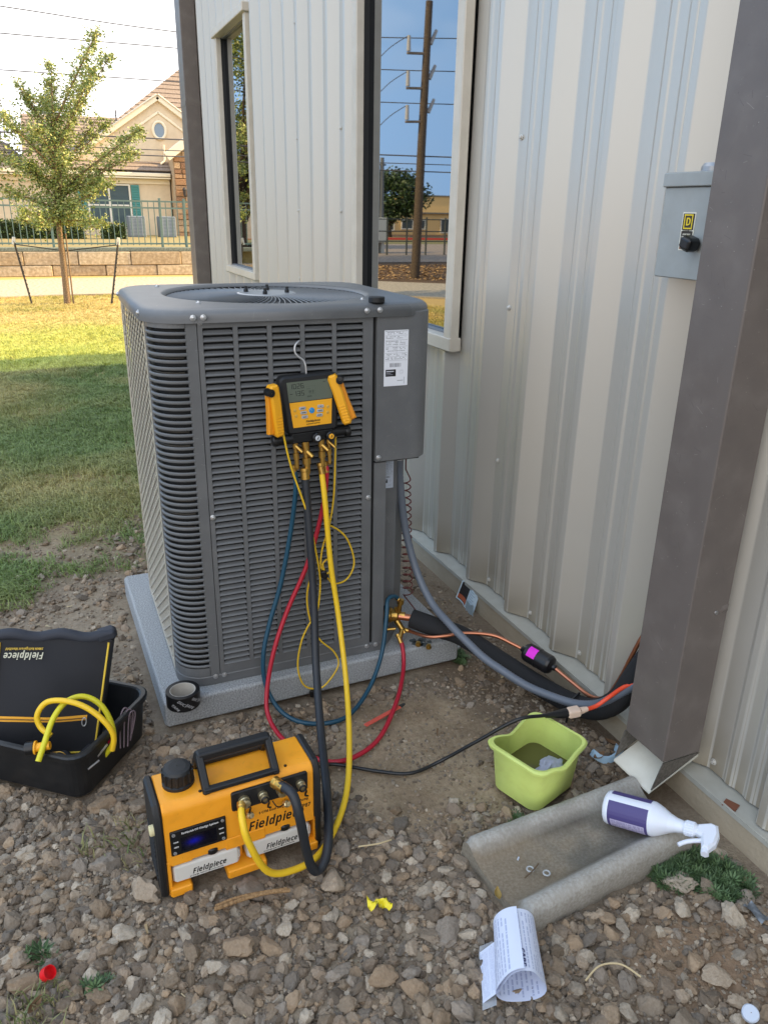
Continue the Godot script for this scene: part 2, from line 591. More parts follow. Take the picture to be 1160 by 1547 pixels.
# ---------------------------------------------------------------- the metal building
const PAN := 1.53
const OUT := 1.482
func siding(z0: float, z1: float, y0: float, y1: float, ribs: Array, gap: float, paint: Material, b: Node) -> void:
	# profile from far (z0) to near (z1): flat pan, raised ribs, two low stiffening beads between ribs
	var pr := []
	pr.append(Vector2(z0, PAN))
	for r in ribs:
		var s = gap / 0.305
		for q in [[-0.016, PAN], [0.0, OUT], [0.026 * s, OUT], [0.098 * s, PAN], [0.152 * s, PAN], [0.160 * s, PAN - 0.005], [0.180 * s, PAN - 0.005], [0.188 * s, PAN], [0.222 * s, PAN], [0.230 * s, PAN - 0.005], [0.250 * s, PAN - 0.005], [0.258 * s, PAN]]:
			pr.append(Vector2(r + q[0], q[1]))
	pr.append(Vector2(z1, PAN))
	var keep := []
	for q in pr:
		if q.x >= z0 - 0.0001 and q.x <= z1 + 0.0001: keep.append(q)
	# split into sheets of three ribs
	var cuts := [z0]
	for k in range(2, ribs.size(), 3):
		var cz = ribs[k] + gap * 0.42
		if cz > z0 + 0.2 and cz < z1 - 0.2: cuts.append(cz)
	cuts.append(z1)
	for k in cuts.size() - 1:
		var a: float = cuts[k]; var e: float = cuts[k + 1]
		var pts := []
		for m in keep.size():
			var q: Vector2 = keep[m]
			if q.x >= a and q.x <= e: pts.append(q)
		if pts.is_empty(): continue
		if pts[0].x > a + 0.0005: pts.push_front(Vector2(a, PAN))
		if pts[-1].x < e - 0.0005: pts.append(Vector2(e, PAN))
		var g := Geo.new()
		for m in pts.size() - 1:
			var p: Vector2 = pts[m]; var r: Vector2 = pts[m + 1]
			if (r - p).length() < 0.0002: continue
			# each fold is slightly rounded: lean the normals of the flats towards their neighbours
			var d1 = (r - p).normalized()
			var n1 = Vector3(-d1.x, 0, d1.y)
			var fl = minf(0.004, (r - p).length() * 0.4)
			var pi = p + d1 * (fl if m > 0 else 0.0); var ri = r - d1 * (fl if m < pts.size() - 2 else 0.0)
			var lev = [y0, y1]
			if y0 < 0.1 and y1 > 1.0: lev = [y0, y0 + 0.05, y0 + 0.16, y0 + 0.42, y1]
			elif y0 < 0.1: lev = [y0, y0 + 0.05, y0 + 0.16, y0 + 0.42, y1]
			for lk in lev.size() - 1:
				var i4 := []
				for e4 in [[pi, lk], [ri, lk], [ri, lk + 1], [pi, lk + 1]]:
					var dirt = [0.75, 0.52, 0.24, 0.02, 0.0][e4[1]] if lev.size() > 2 else 0.0
					dirt *= 0.55 + 0.9 * absf(hn.get_noise_2d(e4[0].x * 90, 3.0)) + (0.25 if e4[0].y > 1.52 else 0.0)
					g.col = Color.WHITE.lerp(Color(0.50, 0.42, 0.30), clampf(dirt, 0, 0.8))
					i4.append(g.vert(Vector3(e4[0].y, lev[e4[1]], e4[0].x), n1))
				g.face(i4[0], i4[1], i4[2]); g.face(i4[0], i4[2], i4[3])
			g.col = Color.WHITE
			if m < pts.size() - 2:   # the fold itself, rolled
				var t: Vector2 = pts[m + 2]
				var d2 = (t - r).normalized()
				var n2 = Vector3(-d2.x, 0, d2.y)
				var q2 = r + d2 * minf(0.004, (t - r).length() * 0.4)
				var i0 = g.vert(Vector3(ri.y, y0, ri.x), n1); var i1 = g.vert(Vector3(q2.y, y0, q2.x), n2); var i2 = g.vert(Vector3(q2.y, y1, q2.x), n2); var i3 = g.vert(Vector3(ri.y, y1, ri.x), n1)
				g.face(i0, i1, i2); g.face(i0, i2, i3)
		part("siding_panel", g, paint, b)

func ribs_from(a: float, step: float, n: int) -> Array:
	var o := []
	for k in n: o.append(a + k * step)
	return o

func metal_building() -> void:
	var b := thing("metal_building", "beige ribbed metal building with two tall mirrored windows", "building", Vector3.ZERO)
	var paint = mat("wall_paint", S(194, 190, 181), 0.29, 0.26, {"spec": 0.6, "vc": 1})
	var trim = mat("trim_paint", S(206, 199, 186), 0.4, 0.0, {"tex": "grime", "tri": 1.3})
	var dark = mat("dark_trim", S(92, 88, 88), 0.42, 0.0, {"tex": "grime", "tri": 1.1})
	var core := Geo.new()
	core.box(Vector3(5.61, 2.12, -1.05), Vector3(7.98, 4.2, 14.0))
	part("wall", core, mat("core", S(150, 145, 135), 0.8), b)
	var roof := Geo.new()
	roof.quad(Vector3(1.3, 4.22, 6.2), Vector3(5.6, 4.75, 6.2), Vector3(5.6, 4.75, -8.2), Vector3(1.3, 4.22, -8.2))
	roof.quad(Vector3(5.6, 4.75, 6.2), Vector3(9.8, 4.22, 6.2), Vector3(9.8, 4.22, -8.2), Vector3(5.6, 4.75, -8.2))
	for z in [-8.06, 5.96]:
		roof.tri(Vector3(1.56, 4.2, z), Vector3(9.6, 4.2, z), Vector3(5.6, 4.74, z))
	roof.box(Vector3(1.36, 4.16, -1.0), Vector3(0.12, 0.13, 14.4))
	part("roof", roof, dark, b)
	# siding: far stretch, under the windows, between them, near stretch
	var far = ribs_from(-8.05, 0.252, 40)
	var near = ribs_from(-3.455, 0.302, 32)
	siding(-8.08, -6.86, 0.085, 4.15, far, 0.252, paint, b)
	siding(-6.86, -5.86, 0.085, 1.03, far, 0.252, paint, b)
	siding(-6.86, -5.86, 2.76, 4.15, far, 0.252, paint, b)
	siding(-5.86, -3.87, 0.085, 4.15, far, 0.252, paint, b)
	siding(-3.87, -2.78, 0.085, 1.0, near, 0.302, paint, b)
	siding(-3.87, -2.78, 2.76, 4.15, near, 0.302, paint, b)
	siding(-2.78, 5.95, 0.085, 4.15, near, 0.302, paint, b)
	# the foundation kerb with its flashing
	var f := Geo.new()
	f.box(Vector3(1.8, -0.02, -1.05), Vector3(0.68, 0.19, 14.04))
	part("foundation", f, mat("foundation", S(176, 164, 144), 0.9, 0.0, {"tex": "grime", "tri": 1.6, "bump": "soil_n", "bs": 0.3}), b)
	var fl := Geo.new()
	fl.box(Vector3(1.51, 0.079, -1.05), Vector3(0.10, 0.004, 14.05))
	fl.box(Vector3(1.459, 0.079, -1.05), Vector3(0.006, 0.014, 14.06))
	part("flashing", fl, mat("flashing", S(190, 190, 182), 0.45, 0.2, {"tex": "grime", "tri": 3.0}), b)
	for w in [[-6.80, -5.92, 1.06, 2.73], [-3.82, -2.82, 1.03, 2.73]]:
		var z0: float = w[0]; var z1: float = w[1]; var y0: float = w[2]; var y1: float = w[3]
		var win := Node3D.new()
		win.name = "window"
		b.add_child(win, true)
		var fr := Geo.new()   # outer cover trim
		var t := 0.062
		for q in [[z0 - t / 2 + 0.01, t], [z1 + t / 2 - 0.01, t]]:
			fr = Geo.new()
			fr.rbox(Vector3(1.494, (y0 + y1) / 2, q[0]), Vector3(0.042, y1 - y0 + 2 * t - 0.02, q[1]), 0.006)
			part("trim", fr, trim, win)
		var hd := Geo.new()
		hd.rbox(Vector3(1.496, y1 + t / 2 - 0.01, (z0 + z1) / 2), Vector3(0.09, t - 0.004, z1 - z0 + 2 * t + 0.02), 0.008)
		part("head_trim", hd, trim, win)
		hd = Geo.new()
		hd.rbox(Vector3(1.497, y0 - 0.021, (z0 + z1) / 2), Vector3(0.056, 0.056, z1 - z0 + 2 * t - 0.016), 0.006)
		part("sill", hd, trim, win)
		var jb := Geo.new()   # dark gasket and grey frame standing back in the opening
		for z in [z0 + 0.022, z1 - 0.014]:
			jb = Geo.new()
			jb.box(Vector3(1.526, (y0 + y1) / 2, z - 0.020 if z < (z0 + z1) / 2 else z + 0.014), Vector3(0.030, y1 - y0 + 0.01, 0.02))
			part("gasket", jb, mat("gasket", S(24, 24, 25), 0.6), win)
		var gf := Geo.new()
		for y in [y0 + 0.006, y1 - 0.006]:
			gf = Geo.new()
			gf.rbox(Vector3(1.528, y, (z0 + z1) / 2), Vector3(0.024, 0.02, z1 - z0 - 0.01), 0.003)
			part("frame", gf, mat("alu", S(120, 124, 130), 0.45, 0.3), win)
		var rv := Geo.new()   # white return of the sill
		rv.box(Vector3(1.508, y0 - 0.008, (z0 + z1) / 2), Vector3(0.03, 0.012, z1 - z0 - 0.002))
		part("sill", rv, trim, win)
		var gl := Geo.new()
		gl.box(Vector3(1.540, (y0 + y1) / 2, (z0 + z1) / 2), Vector3(0.008, y1 - y0 + 0.01, z1 - z0 - 0.01))
		part("pane", gl, mat("mirror_glass", S(146, 152, 158), 0.015, 1.0), win)
	# fasteners
	var sm := mat("screw", S(205, 202, 195), 0.4, 0.3)
	var sc := Geo.new()
	sc.lathe([Vector2(0.0095, 0.0), Vector2(0.0095, 0.002), Vector2(0.0055, 0.003), Vector2(0.0055, 0.008), Vector2(0.001, 0.009)], 8)
	var scm = sc.mesh()
	for r in near:
		for y in [0.115, 0.62, 1.19, 1.74, 2.6]:
			if r < -2.75 or r > 0.3: continue
			if y > 0.2 and absf(fmod(roundf((r - near[0]) / 0.302), 3.0)) > 0.5: continue
			part("fastener", scm, sm, b, Vector3(PAN - 0.001, y, r + 0.112), Vector3(0, 0, PI / 2))
	for r in far:
		for y in [0.115, 1.1, 1.5, 1.9, 2.5]:
			if r > -3.95: continue
			if y > 0.2 and absf(fmod(roundf((r - far[0]) / 0.252), 3.0)) > 0.5: continue
			if r > -6.9 and r < -5.85: continue
			part("fastener", scm, sm, b, Vector3(PAN - 0.001, y, r + 0.10), Vector3(0, 0, PI / 2))
	# rust run on the kerb
	var ru := Geo.new()
	ru.box(Vector3(1.475, 0.083, -1.11), Vector3(0.03, 0.003, 0.035), Basis(Vector3.UP, 0.4))
	part("rust_spot", ru, mat("rust", S(120, 74, 54), 0.9), b)

func downspouts() -> void:
	var dark = mat("spout_paint", Color.WHITE, 0.40, 0.0, {"tex": "worn_spout", "tri": 1.6, "bump": "wave_n", "bs": 0.25})
	for k in 2:
		var zc = -1.3225 if k == 0 else -7.72
		var d := thing("downspout", ["large dark grey square downspout in the right foreground above the splash block", "dark grey downspout at the far corner of the metal building"][k], "downspout", Vector3(1.425, 0, zc), 0, "dark grey downspouts on the metal wall")
		var g := Geo.new()
		var wz = 0.155 if k == 0 else 0.24
		var y0 = 0.145 if k == 0 else 0.02
		g.rbox(Vector3(0, (y0 + 4.1) / 2, 0), Vector3(0.13, 4.1 - y0, wz), 0.006)
		part("pipe", g, dark, d)
		var band := Geo.new()
		band.box(Vector3(0.0, 2.35, 0), Vector3(0.134, 0.03, wz + 0.004))
		part("strap", band, dark, d)
		if k == 0:
			var o := Geo.new()   # open kick-out at the foot: two cheeks and a pale sloping tray
			var h2 = wz / 2
			for s in [-1.0, 1.0]:
				var p0 = Vector3(0.064, 0.147, s * h2); var p1 = Vector3(-0.064, 0.147, s * h2); var p2 = Vector3(-0.088, 0.064, s * h2 * 0.98)
				var i = Vector3(0, 0, -s * 0.003)
				o = Geo.new()
				o.tri(p0, p1, p2); o.tri(p0 + i, p2 + i, p1 + i); o.quad(p1, p1 + i, p2 + i, p2)
				part("cheek", o, mat("spout_old", S(118, 112, 104), 0.7, 0.0, {"tex": "concrete", "tri": 4.0}), d)
			var tr := Geo.new()
			tr.quad(Vector3(-0.092, 0.056, h2 - 0.004), Vector3(0.064, 0.135, h2 - 0.004), Vector3(0.064, 0.135, -h2 + 0.004), Vector3(-0.092, 0.056, -h2 + 0.004))
			tr.quad(Vector3(-0.092, 0.052, h2 - 0.004), Vector3(-0.092, 0.052, -h2 + 0.004), Vector3(0.064, 0.131, -h2 + 0.004), Vector3(0.064, 0.131, h2 - 0.004))
			part("tray", tr, mat("spout_white", S(226, 224, 212), 0.6, 0.0, {"tex": "grime", "tri": 3.0}), d)
			var dent := Geo.new()   # rivet and dent
			dent.lathe([Vector2(0.006, 0.0), Vector2(0.005, 0.003), Vector2(0.001, 0.0035)], 8)
			var dn := Geo.new()
			dn.sheet(7, 5, func(i, j):
				var s = i / 6.0; var q = j / 4.0 - 0.5
				return Vector3(0.028 + s * 0.034, 0.585 + q * 0.028 * (1.0 - s * 0.3) + s * 0.006, h2 - 0.0005 + 0.009 * sin(PI * s) * (0.5 - q) * (0.5 + q) * 4.0 * s))
			part("dent", dn, dark, d)
			part("rivet", dent, mat("rivet", S(150, 148, 145), 0.4, 0.6), d, Vector3(0.022, 0.583, h2), Vector3(PI / 2, 0, 0))

func disconnect_box() -> void:
	var m = mat("box_grey", S(160, 165, 165), 0.42, 0.0, {"tex": "grime", "tri": 2.0})
	var d := thing("electrical_disconnect", "grey electrical disconnect box with yellow label on the wall behind the downspout", "electrical box", Vector3(1.49, 0, -1.51))
	# z range of the box: far edge -1.69, near edge hidden by the downspout
	var g := Geo.new()
	g.rbox(Vector3(-0.028, 1.475, 0.0), Vector3(0.056, 0.225, 0.18), 0.004)
	part("case", g, m, d)
	var cv := Geo.new()
	cv.rbox(Vector3(-0.062, 1.465, 0.0), Vector3(0.012, 0.206, 0.188), 0.003)
	part("cover", cv, m, d)
	var hd := Geo.new()
	hd.rbox(Vector3(-0.037, 1.584, 0.0), Vector3(0.078, 0.032, 0.194), 0.003)
	part("hood", hd, m, d)
	var hub := Geo.new()
	hub.lathe([Vector2(0.028, 1.611), Vector2(0.028, 1.622), Vector2(0.022, 1.63), Vector2(0.001, 1.631)], 16, Transform3D(Basis(), Vector3(-0.03, -0.011, 0.014)))
	part("hub", hub, mat("hub", S(165, 168, 172), 0.35, 0.6), d)
	var sl := Geo.new()
	sl.box(Vector3(-0.05, 1.545, -0.0925), Vector3(0.03, 0.05, 0.004))
	part("slot", sl, mat("slot", S(30, 32, 36), 0.8), d)
	var lab := Node3D.new()
	lab.name = "label_plate"
	d.add_child(lab)
	lab.position = Vector3(-0.0686, 1.470, 0.0)
	lab.rotation.y = -PI / 2
	lab.scale = Vector3.ONE * 0.72
	var pl := Geo.new()
	pl.box(Vector3(0, 0, 0), Vector3(0.058, 0.118, 0.001))
	part("backing", pl, mat("label_white", S(225, 222, 205), 0.5), lab)
	var bk := Geo.new()
	bk.box(Vector3(0, 0.030, 0.0008), Vector3(0.050, 0.050, 0.001)); bk.box(Vector3(0, -0.027, 0.0008), Vector3(0.050, 0.056, 0.001))
	part("panel", bk, mat("label_dark", S(52, 44, 34), 0.5), lab)
	var rd := Geo.new()
	rd.box(Vector3(0, -0.043, 0.0014), Vector3(0.046, 0.022, 0.001))
	part("warning", rd, mat("label_red", S(165, 88, 62), 0.5), lab)
	var yl := Geo.new()   # square frame with the letter D
	for q in [[0.0, 0.0205, 0.038, 0.004], [0.0, -0.0205, 0.038, 0.004]]: yl.box(Vector3(q[0], 0.030 + q[1], 0.0016), Vector3(q[2], q[3], 0.001))
	for s in [-1.0, 1.0]: yl.box(Vector3(0.017 * s, 0.030, 0.0016), Vector3(0.004, 0.037, 0.001))
	part("frame", yl, mat("label_yellow", S(232, 205, 40), 0.5), lab)
	part("letter", lettering("D", 0.024, true), mm["label_yellow"], lab, Vector3(0, 0.030, 0.0018))
	part("lettering", lettering("SQUARE D", 0.006, true), mm["label_dark"], lab, Vector3(0, 0.002, 0.001))
	for k in 3:
		part("lettering", lettering(["HEAVY DUTY", "SAFETY SWITCH", "INTERRUPTEUR"][k], 0.0042, true), mm["label_white"], lab, Vector3(0, -0.009 - k * 0.0075, 0.0018))
	var hn_ := Geo.new()
	hn_.rbox(Vector3(-0.088, 1.444, 0.034), Vector3(0.04, 0.032, 0.04), 0.009, Basis(Vector3(1, 0, 0), 0.3))
	part("handle", hn_, mat("black_plastic", S(20, 21, 23), 0.35), d)

# ---------------------------------------------------------------- the outdoor unit
const AX0 := 0.248
const CR := 0.085
const AX1 := 1.077
const AZ1 := -2.128     # front
const AZ0 := -2.87
func condenser() -> void:
	var pad := Geo.new()
	pad.rbox(Vector3(0, 0.0475, 0), Vector3(1.03, 0.095, 0.965), 0.012)
	var po = solo("equipment_pad", pad, mat("pad", S(204, 208, 212), 0.85, 0.0, {"tex": "concrete", "tri": 7.0, "bump": "grain_n", "bs": 1.0}), "pale grey rectangular equipment pad under the condenser unit", "pad")
	po.position = Vector3(0.690, 0.0, -2.572)
	po.rotation.y = deg_to_rad(1.2)
	var u := thing("condenser_unit", "large dark grey air conditioner condenser unit standing on the pale pad", "air conditioner")
	var paint = mat("ac_paint", Color.WHITE, 0.42, 0.0, {"tex": "worn_grey", "tri": 1.7})
	var black = mat("coil_black", S(26, 27, 28), 0.7, 0.2)
	# dark coil inside
	var g := Geo.new()
	var cp := PackedVector2Array()
	cp.append_array(arc(AX0 + CR, -AZ1 + CR, CR - 0.018, PI, PI * 1.5, 8))
	cp.append(Vector2(0.90, -AZ1 + 0.030)); cp.append(Vector2(0.915, -AZ1 + 0.10)); cp.append(Vector2(1.05, -AZ1 + 0.2)); cp.append(Vector2(1.05, -AZ0 - 0.02)); cp.append(Vector2(AX0 + 0.02, -AZ0 - 0.02))
	g.prism(cp, 1.10, 0.0, Transform3D(Basis(Vector3(1, 0, 0), Vector3(0, 0, -1), Vector3(0, 1, 0)), Vector3(0, 0.10, 0)))
	part("coil", g, black, u)
	# coil tubes and fins that show between the slats
	var ct := Geo.new()
	for k in 26:
		var y = 0.14 + k * 0.041
		var pts := []
		for q in arc(AX0 + CR, AZ1 - CR, CR - 0.013, PI, PI * 0.5, 6): pts.append(Vector3(q.x, y, q.y))
		ct.tube(pts, 0.004, 5)
	part("coil_tube", ct, mat("coil_tube", S(70, 66, 60), 0.5, 0.6), u)
	# base pan
	var bp := Geo.new()
	var base := PackedVector2Array()
	base.append_array(arc(AX0 + CR, -AZ1 + CR, CR + 0.002, PI, PI * 1.5, 8))
	base.append(Vector2(0.93, -AZ1 - 0.002)); base.append(Vector2(1.0, -AZ1 + 0.075)); base.append(Vector2(1.06, -AZ1 + 0.15)); base.append(Vector2(AX1, -AZ0 - 0.002)); base.append(Vector2(AX0, -AZ0 - 0.002))
	bp.prism(base, 0.035, 0.004, Transform3D(Basis(Vector3(1, 0, 0), Vector3(0, 0, -1), Vector3(0, 1, 0)), Vector3(0, 0.094, 0)))
	part("base_pan", bp, paint, u)
	# front louvred panel: frame of mullions, each louvre a pressed lip of its own
	var fp := Geo.new()
	var fx0 = 0.3715; var fx1 = 0.878
	var cols = [[0.385, 0.467], [0.480, 0.562], [0.575, 0.657], [0.670, 0.752], [0.765, 0.847]]
	var ly0 = 0.158; var pitch = 0.01865; var rows = 56
	var ly1 = ly0 + pitch * rows
	var edges = [fx0]
	for c in cols: edges.append(c[0]); edges.append(c[1])
	edges.append(fx1)
	for k in range(0, edges.size(), 2):
		fp.box(Vector3((edges[k] + edges[k + 1]) / 2, (ly0 + ly1) / 2, AZ1 - 0.004), Vector3(edges[k + 1] - edges[k], ly1 - ly0, 0.008))
	fp.box(Vector3((fx0 + fx1) / 2, (0.112 + ly0) / 2, AZ1 - 0.004), Vector3(fx1 - fx0, ly0 - 0.112, 0.008))
	fp.box(Vector3((fx0 + fx1) / 2, (ly1 + 1.232) / 2, AZ1 - 0.004), Vector3(fx1 - fx0, 1.232 - ly1, 0.008))
	var panel = part("front_panel", fp, paint, u)
	var lv := Geo.new()
	var prof = [Vector2(0.0, 0.0012), Vector2(0.0022, 0.0022), Vector2(0.0055, -0.0005), Vector2(0.0115, -0.0095)]   # y, z
	var hw = 0.041
	for k in 3:
		var a: Vector2 = prof[k]; var b: Vector2 = prof[k + 1]
		var wa = hw - [0.0, 0.0, 0.0015, 0.005][k]; var wb = hw - [0.0, 0.0, 0.0015, 0.005][k + 1]
		lv.quad(Vector3(-wa, a.x, a.y), Vector3(wa, a.x, a.y), Vector3(wb, b.x, b.y), Vector3(-wb, b.x, b.y))
	lv.quad(Vector3(hw, 0, 0.0012), Vector3(-hw, 0, 0.0012), Vector3(-hw, 0.0005, -0.006), Vector3(hw, 0.0005, -0.006))
	for s in [-1.0, 1.0]:   # pressed ends
		var p = [Vector3(s * hw, 0.0, 0.0), Vector3(s * hw, 0.0085, -0.001), Vector3(s * (hw - 0.005), 0.0115, -0.0095), Vector3(s * (hw - 0.0015), 0.0055, -0.0005)]
		if s > 0: lv.quad(p[0], p[1], p[2], p[3])
		else: lv.quad(p[3], p[2], p[1], p[0])
	var lvm = lv.mesh()
	for c in cols:
		for r in rows:
			part("louvre", lvm, paint, panel, Vector3((c[0] + c[1]) / 2, ly0 + r * pitch, AZ1))
	# rounded slatted corner: flat stile, bright edge post, bowed slats
	var st := Geo.new()
	st.box(Vector3(0.3545, 0.672, AZ1 - 0.004), Vector3(0.030, 1.12, 0.008))
	for y in [[0.112, 0.158], [1.204, 1.232]]:
		var pl := []
		for q in arc(AX0 + CR, AZ1 - CR, CR, PI, PI * 0.5, 10): pl.append(q)
		pl.append(Vector2(0.341, AZ1))
		for k in pl.size() - 1:
			st.quad(Vector3(pl[k].x, y[0], pl[k].y), Vector3(pl[k + 1].x, y[0], pl[k + 1].y), Vector3(pl[k + 1].x, y[1], pl[k + 1].y), Vector3(pl[k].x, y[1], pl[k].y))
	st.rbox(Vector3(AX0 + 0.0025, 0.672, AZ1 - 0.096), Vector3(0.008, 1.12, 0.022), 0.003)
	var corner = part("corner_panel", st, paint, u)
	var sl := Geo.new()
	var ap := []
	for q in arc(AX0 + CR, AZ1 - CR, CR, PI, PI * 0.5, 10): ap.append(q)
	ap.append(Vector2(0.342, AZ1))
	var cs = [Vector2(-0.0045, -0.0035), Vector2(-0.0048, -0.001), Vector2(-0.002, 0.0012), Vector2(0.002, 0.0012), Vector2(0.0042, -0.0012), Vector2(0.0042, -0.0045)]   # y, outwards
	for k in ap.size() - 1:
		for m in cs.size() - 1:
			var q := []
			for e in [[k, m], [k + 1, m], [k + 1, m + 1], [k, m + 1]]:
				var p: Vector2 = ap[e[0]]
				var o = (p - Vector2(AX0 + CR, AZ1 - CR)).normalized() if e[0] <= 10 else Vector2(0, 1)
				q.append(Vector3(p.x + o.x * cs[e[1]].y, cs[e[1]].x, p.y + o.y * cs[e[1]].y))
			sl.quad(q[0], q[1], q[2], q[3])
	var slm = sl.mesh()
	for r in rows:
		part("slat", slm, paint, corner, Vector3(0, ly0 + (r + 0.35) * pitch, 0))
	# left coil guard: crossing wires in a frame
	var lg := Geo.new()
	var gz0 = AZ0 + 0.03; var gz1 = AZ1 - 0.108; var gy0 = 0.12; var gy1 = 1.225
	var step = 0.036
	for s in [-1.0, 1.0]:
		var k0 = -60
		for k in range(-30, 80):
			# lines y = y0 + s * 0.62 * (z - gz0)
			var yb = gy0 + k * step
			var za = gz0; var zb = gz1
			var ya = yb if s > 0 else yb + 0.0
			var sl2 = 0.62 * s
			var y_at = func(z): return ya + sl2 * (z - gz0)
			if y_at.call(za) < gy0: za = gz0 + (gy0 - ya) / sl2
			if y_at.call(za) > gy1: za = gz0 + (gy1 - ya) / sl2
			if y_at.call(zb) > gy1: zb = gz0 + (gy1 - ya) / sl2
			if y_at.call(zb) < gy0: zb = gz0 + (gy0 - ya) / sl2
			if zb - za < 0.01 or za < gz0 - 0.001 or zb > gz1 + 0.001: continue
			var pa = Vector3(AX0 + 0.001 - s * 0.0012, y_at.call(za), za); var pb = Vector3(AX0 + 0.001 - s * 0.0012, y_at.call(zb), zb)
			lg.box((pa + pb) / 2, Vector3(0.0022, 0.0062, pa.distance_to(pb)), Basis(Vector3(1, 0, 0), -atan(sl2)))
	for y in [gy0, gy1]: lg.box(Vector3(AX0 + 0.002, y, (gz0 + gz1) / 2), Vector3(0.008, 0.02, gz1 - gz0 + 0.02))
	for z in [gz0, gz1]: lg.box(Vector3(AX0 + 0.002, (gy0 + gy1) / 2, z), Vector3(0.009, gy1 - gy0, 0.014))
	var guard = part("coil_guard", lg, mat("guard", S(200, 194, 180), 0.45, 0.2), u)
	guard.set_meta("label", "pale crossing wire guard on the left side of the condenser")
	# plain back and right skins
	var sk := Geo.new()
	sk.box(Vector3((AX0 + AX1) / 2, 0.67, AZ0 + 0.003), Vector3(AX1 - AX0 - 0.04, 1.11, 0.006))
	sk.box(Vector3(AX1 - 0.018, 0.67, -2.60), Vector3(0.006, 1.11, 0.53))
	part("side_panel", sk, paint, u)
	# control box cover with a rounded right corner, over the recessed service panel
	var cb := Geo.new()
	var q := PackedVector2Array()
	q.append(Vector2(0.889, 2.25)); q.append(Vector2(0.889, -AZ1 - 0.004))
	q.append_array(arc(AX1 - 0.06, -AZ1 - 0.004 + 0.06, 0.06, PI * 1.5, TAU, 8))
	q.append(Vector2(AX1, 2.34))
	cb.prism(q, 0.456, 0.003, Transform3D(Basis(Vector3(1, 0, 0), Vector3(0, 0, -1), Vector3(0, 1, 0)), Vector3(0, 0.774, 0)))
	part("control_cover", cb, paint, u)
	var gs := Geo.new()
	gs.box(Vector3(0.8835, 0.672, AZ1 - 0.012), Vector3(0.011, 1.12, 0.006))
	gs.box(Vector3(0.968, 0.7725, AZ1 - 0.085), Vector3(0.15, 0.004, 0.16))
	part("seam", gs, black, u)
	var sv := Geo.new()
	sv.box(Vector3(0.908, 0.44, AZ1 - 0.004), Vector3(0.040, 0.66, 0.008))
	sv.quad(Vector3(0.928, 0.112, AZ1), Vector3(0.938, 0.112, AZ1 - 0.075), Vector3(0.938, 0.772, AZ1 - 0.075), Vector3(0.928, 0.772, AZ1))
	sv.quad(Vector3(0.938, 0.112, AZ1 - 0.075), Vector3(1.0, 0.112, AZ1 - 0.078), Vector3(1.0, 0.772, AZ1 - 0.078), Vector3(0.938, 0.772, AZ1 - 0.075))
	sv.quad(Vector3(1.0, 0.112, AZ1 - 0.078), Vector3(1.062, 0.112, AZ1 - 0.16), Vector3(1.062, 0.772, AZ1 - 0.16), Vector3(1.0, 0.772, AZ1 - 0.078))
	part("service_panel", sv, paint, u)
	# cap: rounded skirt, shoulder and a round opening
	var cx = (AX0 + AX1) / 2; var cz = (AZ0 + AZ1) / 2
	var top := Geo.new()
	var n := 96
	var hx = (AX1 - AX0) / 2 + 0.014; var hz = (AZ1 - AZ0) / 2 + 0.012
	var ring = func(inset: float, i: int) -> Vector2:
		var a = TAU * i / n
		var rr = 0.12 - inset * 0.5
		var wx = hx - inset; var wz = hz - inset
		var d = Vector2(cos(a), sin(a))
		# ray to a rounded rectangle
		var lo = 0.0; var hi = 1.2
		for s in 22:
			var m = (lo + hi) / 2
			var p = (d * m).abs() - Vector2(wx - rr, wz - rr)
			var dist = Vector2(maxf(p.x, 0), maxf(p.y, 0)).length() + minf(maxf(p.x, p.y), 0) - rr
			if dist < 0: lo = m
			else: hi = m
		return d * lo
	var levels = [[0.004, 1.217], [0.0, 1.217], [0.0, 1.225], [0.0, 1.236], [0.003, 1.244], [0.010, 1.250], [0.022, 1.254], [0.042, 1.2555]]
	for k in levels.size() - 1:
		var a = levels[k]; var b = levels[k + 1]
		var first = top.v.size()
		for i in n + 1:
			for l in [a, b]:
				var p: Vector2 = ring.call(l[0], i % n)
				var o = p.normalized()
				var sl3 = Vector2(b[1] - a[1], b[0] - a[0]).normalized()
				if k >= 2: sl3 = Vector2(lerpf(1, 0, clampf((l[1] - 1.232) / 0.0235, 0, 1)), clampf((l[1] - 1.232) / 0.0235, 0, 1)).normalized()
				top.vert(Vector3(cx + p.x, l[1], cz - p.y), Vector3(o.x * sl3.x, sl3.y, -o.y * sl3.x))
		for i in n:
			var o2 = first + i * 2
			top.face(o2, o2 + 2, o2 + 3); top.face(o2, o2 + 3, o2 + 1)
	var f0 = top.v.size()
	var hr = 0.328
	for i in n + 1:   # flat deck from the shoulder to the opening, then the rolled lip
		var p: Vector2 = ring.call(0.042, i % n)
		var d2 = Vector2(cos(TAU * i / n), sin(TAU * i / n))
		top.vert(Vector3(cx + p.x, 1.2555, cz - p.y), Vector3.UP)
		top.vert(Vector3(cx + d2.x * hr, 1.2565, cz - d2.y * hr), Vector3.UP)
		top.vert(Vector3(cx + d2.x * (hr - 0.014), 1.248, cz - d2.y * (hr - 0.014)), Vector3(-d2.x, 1, d2.y))
		top.vert(Vector3(cx + d2.x * (hr - 0.016), 1.20, cz - d2.y * (hr - 0.016)), Vector3(-d2.x, 0, d2.y))
	for i in n:
		for k in 3:
			var o3 = f0 + i * 4 + k
			top.face(o3, o3 + 4, o3 + 5); top.face(o3, o3 + 5, o3 + 1)
	var capm = part("top_cap", top, paint, u)
	# fan guard: rings and bowed radial wires round a hub plate
	var fg := Geo.new()
	var c0 = Vector3(cx, 0, cz)
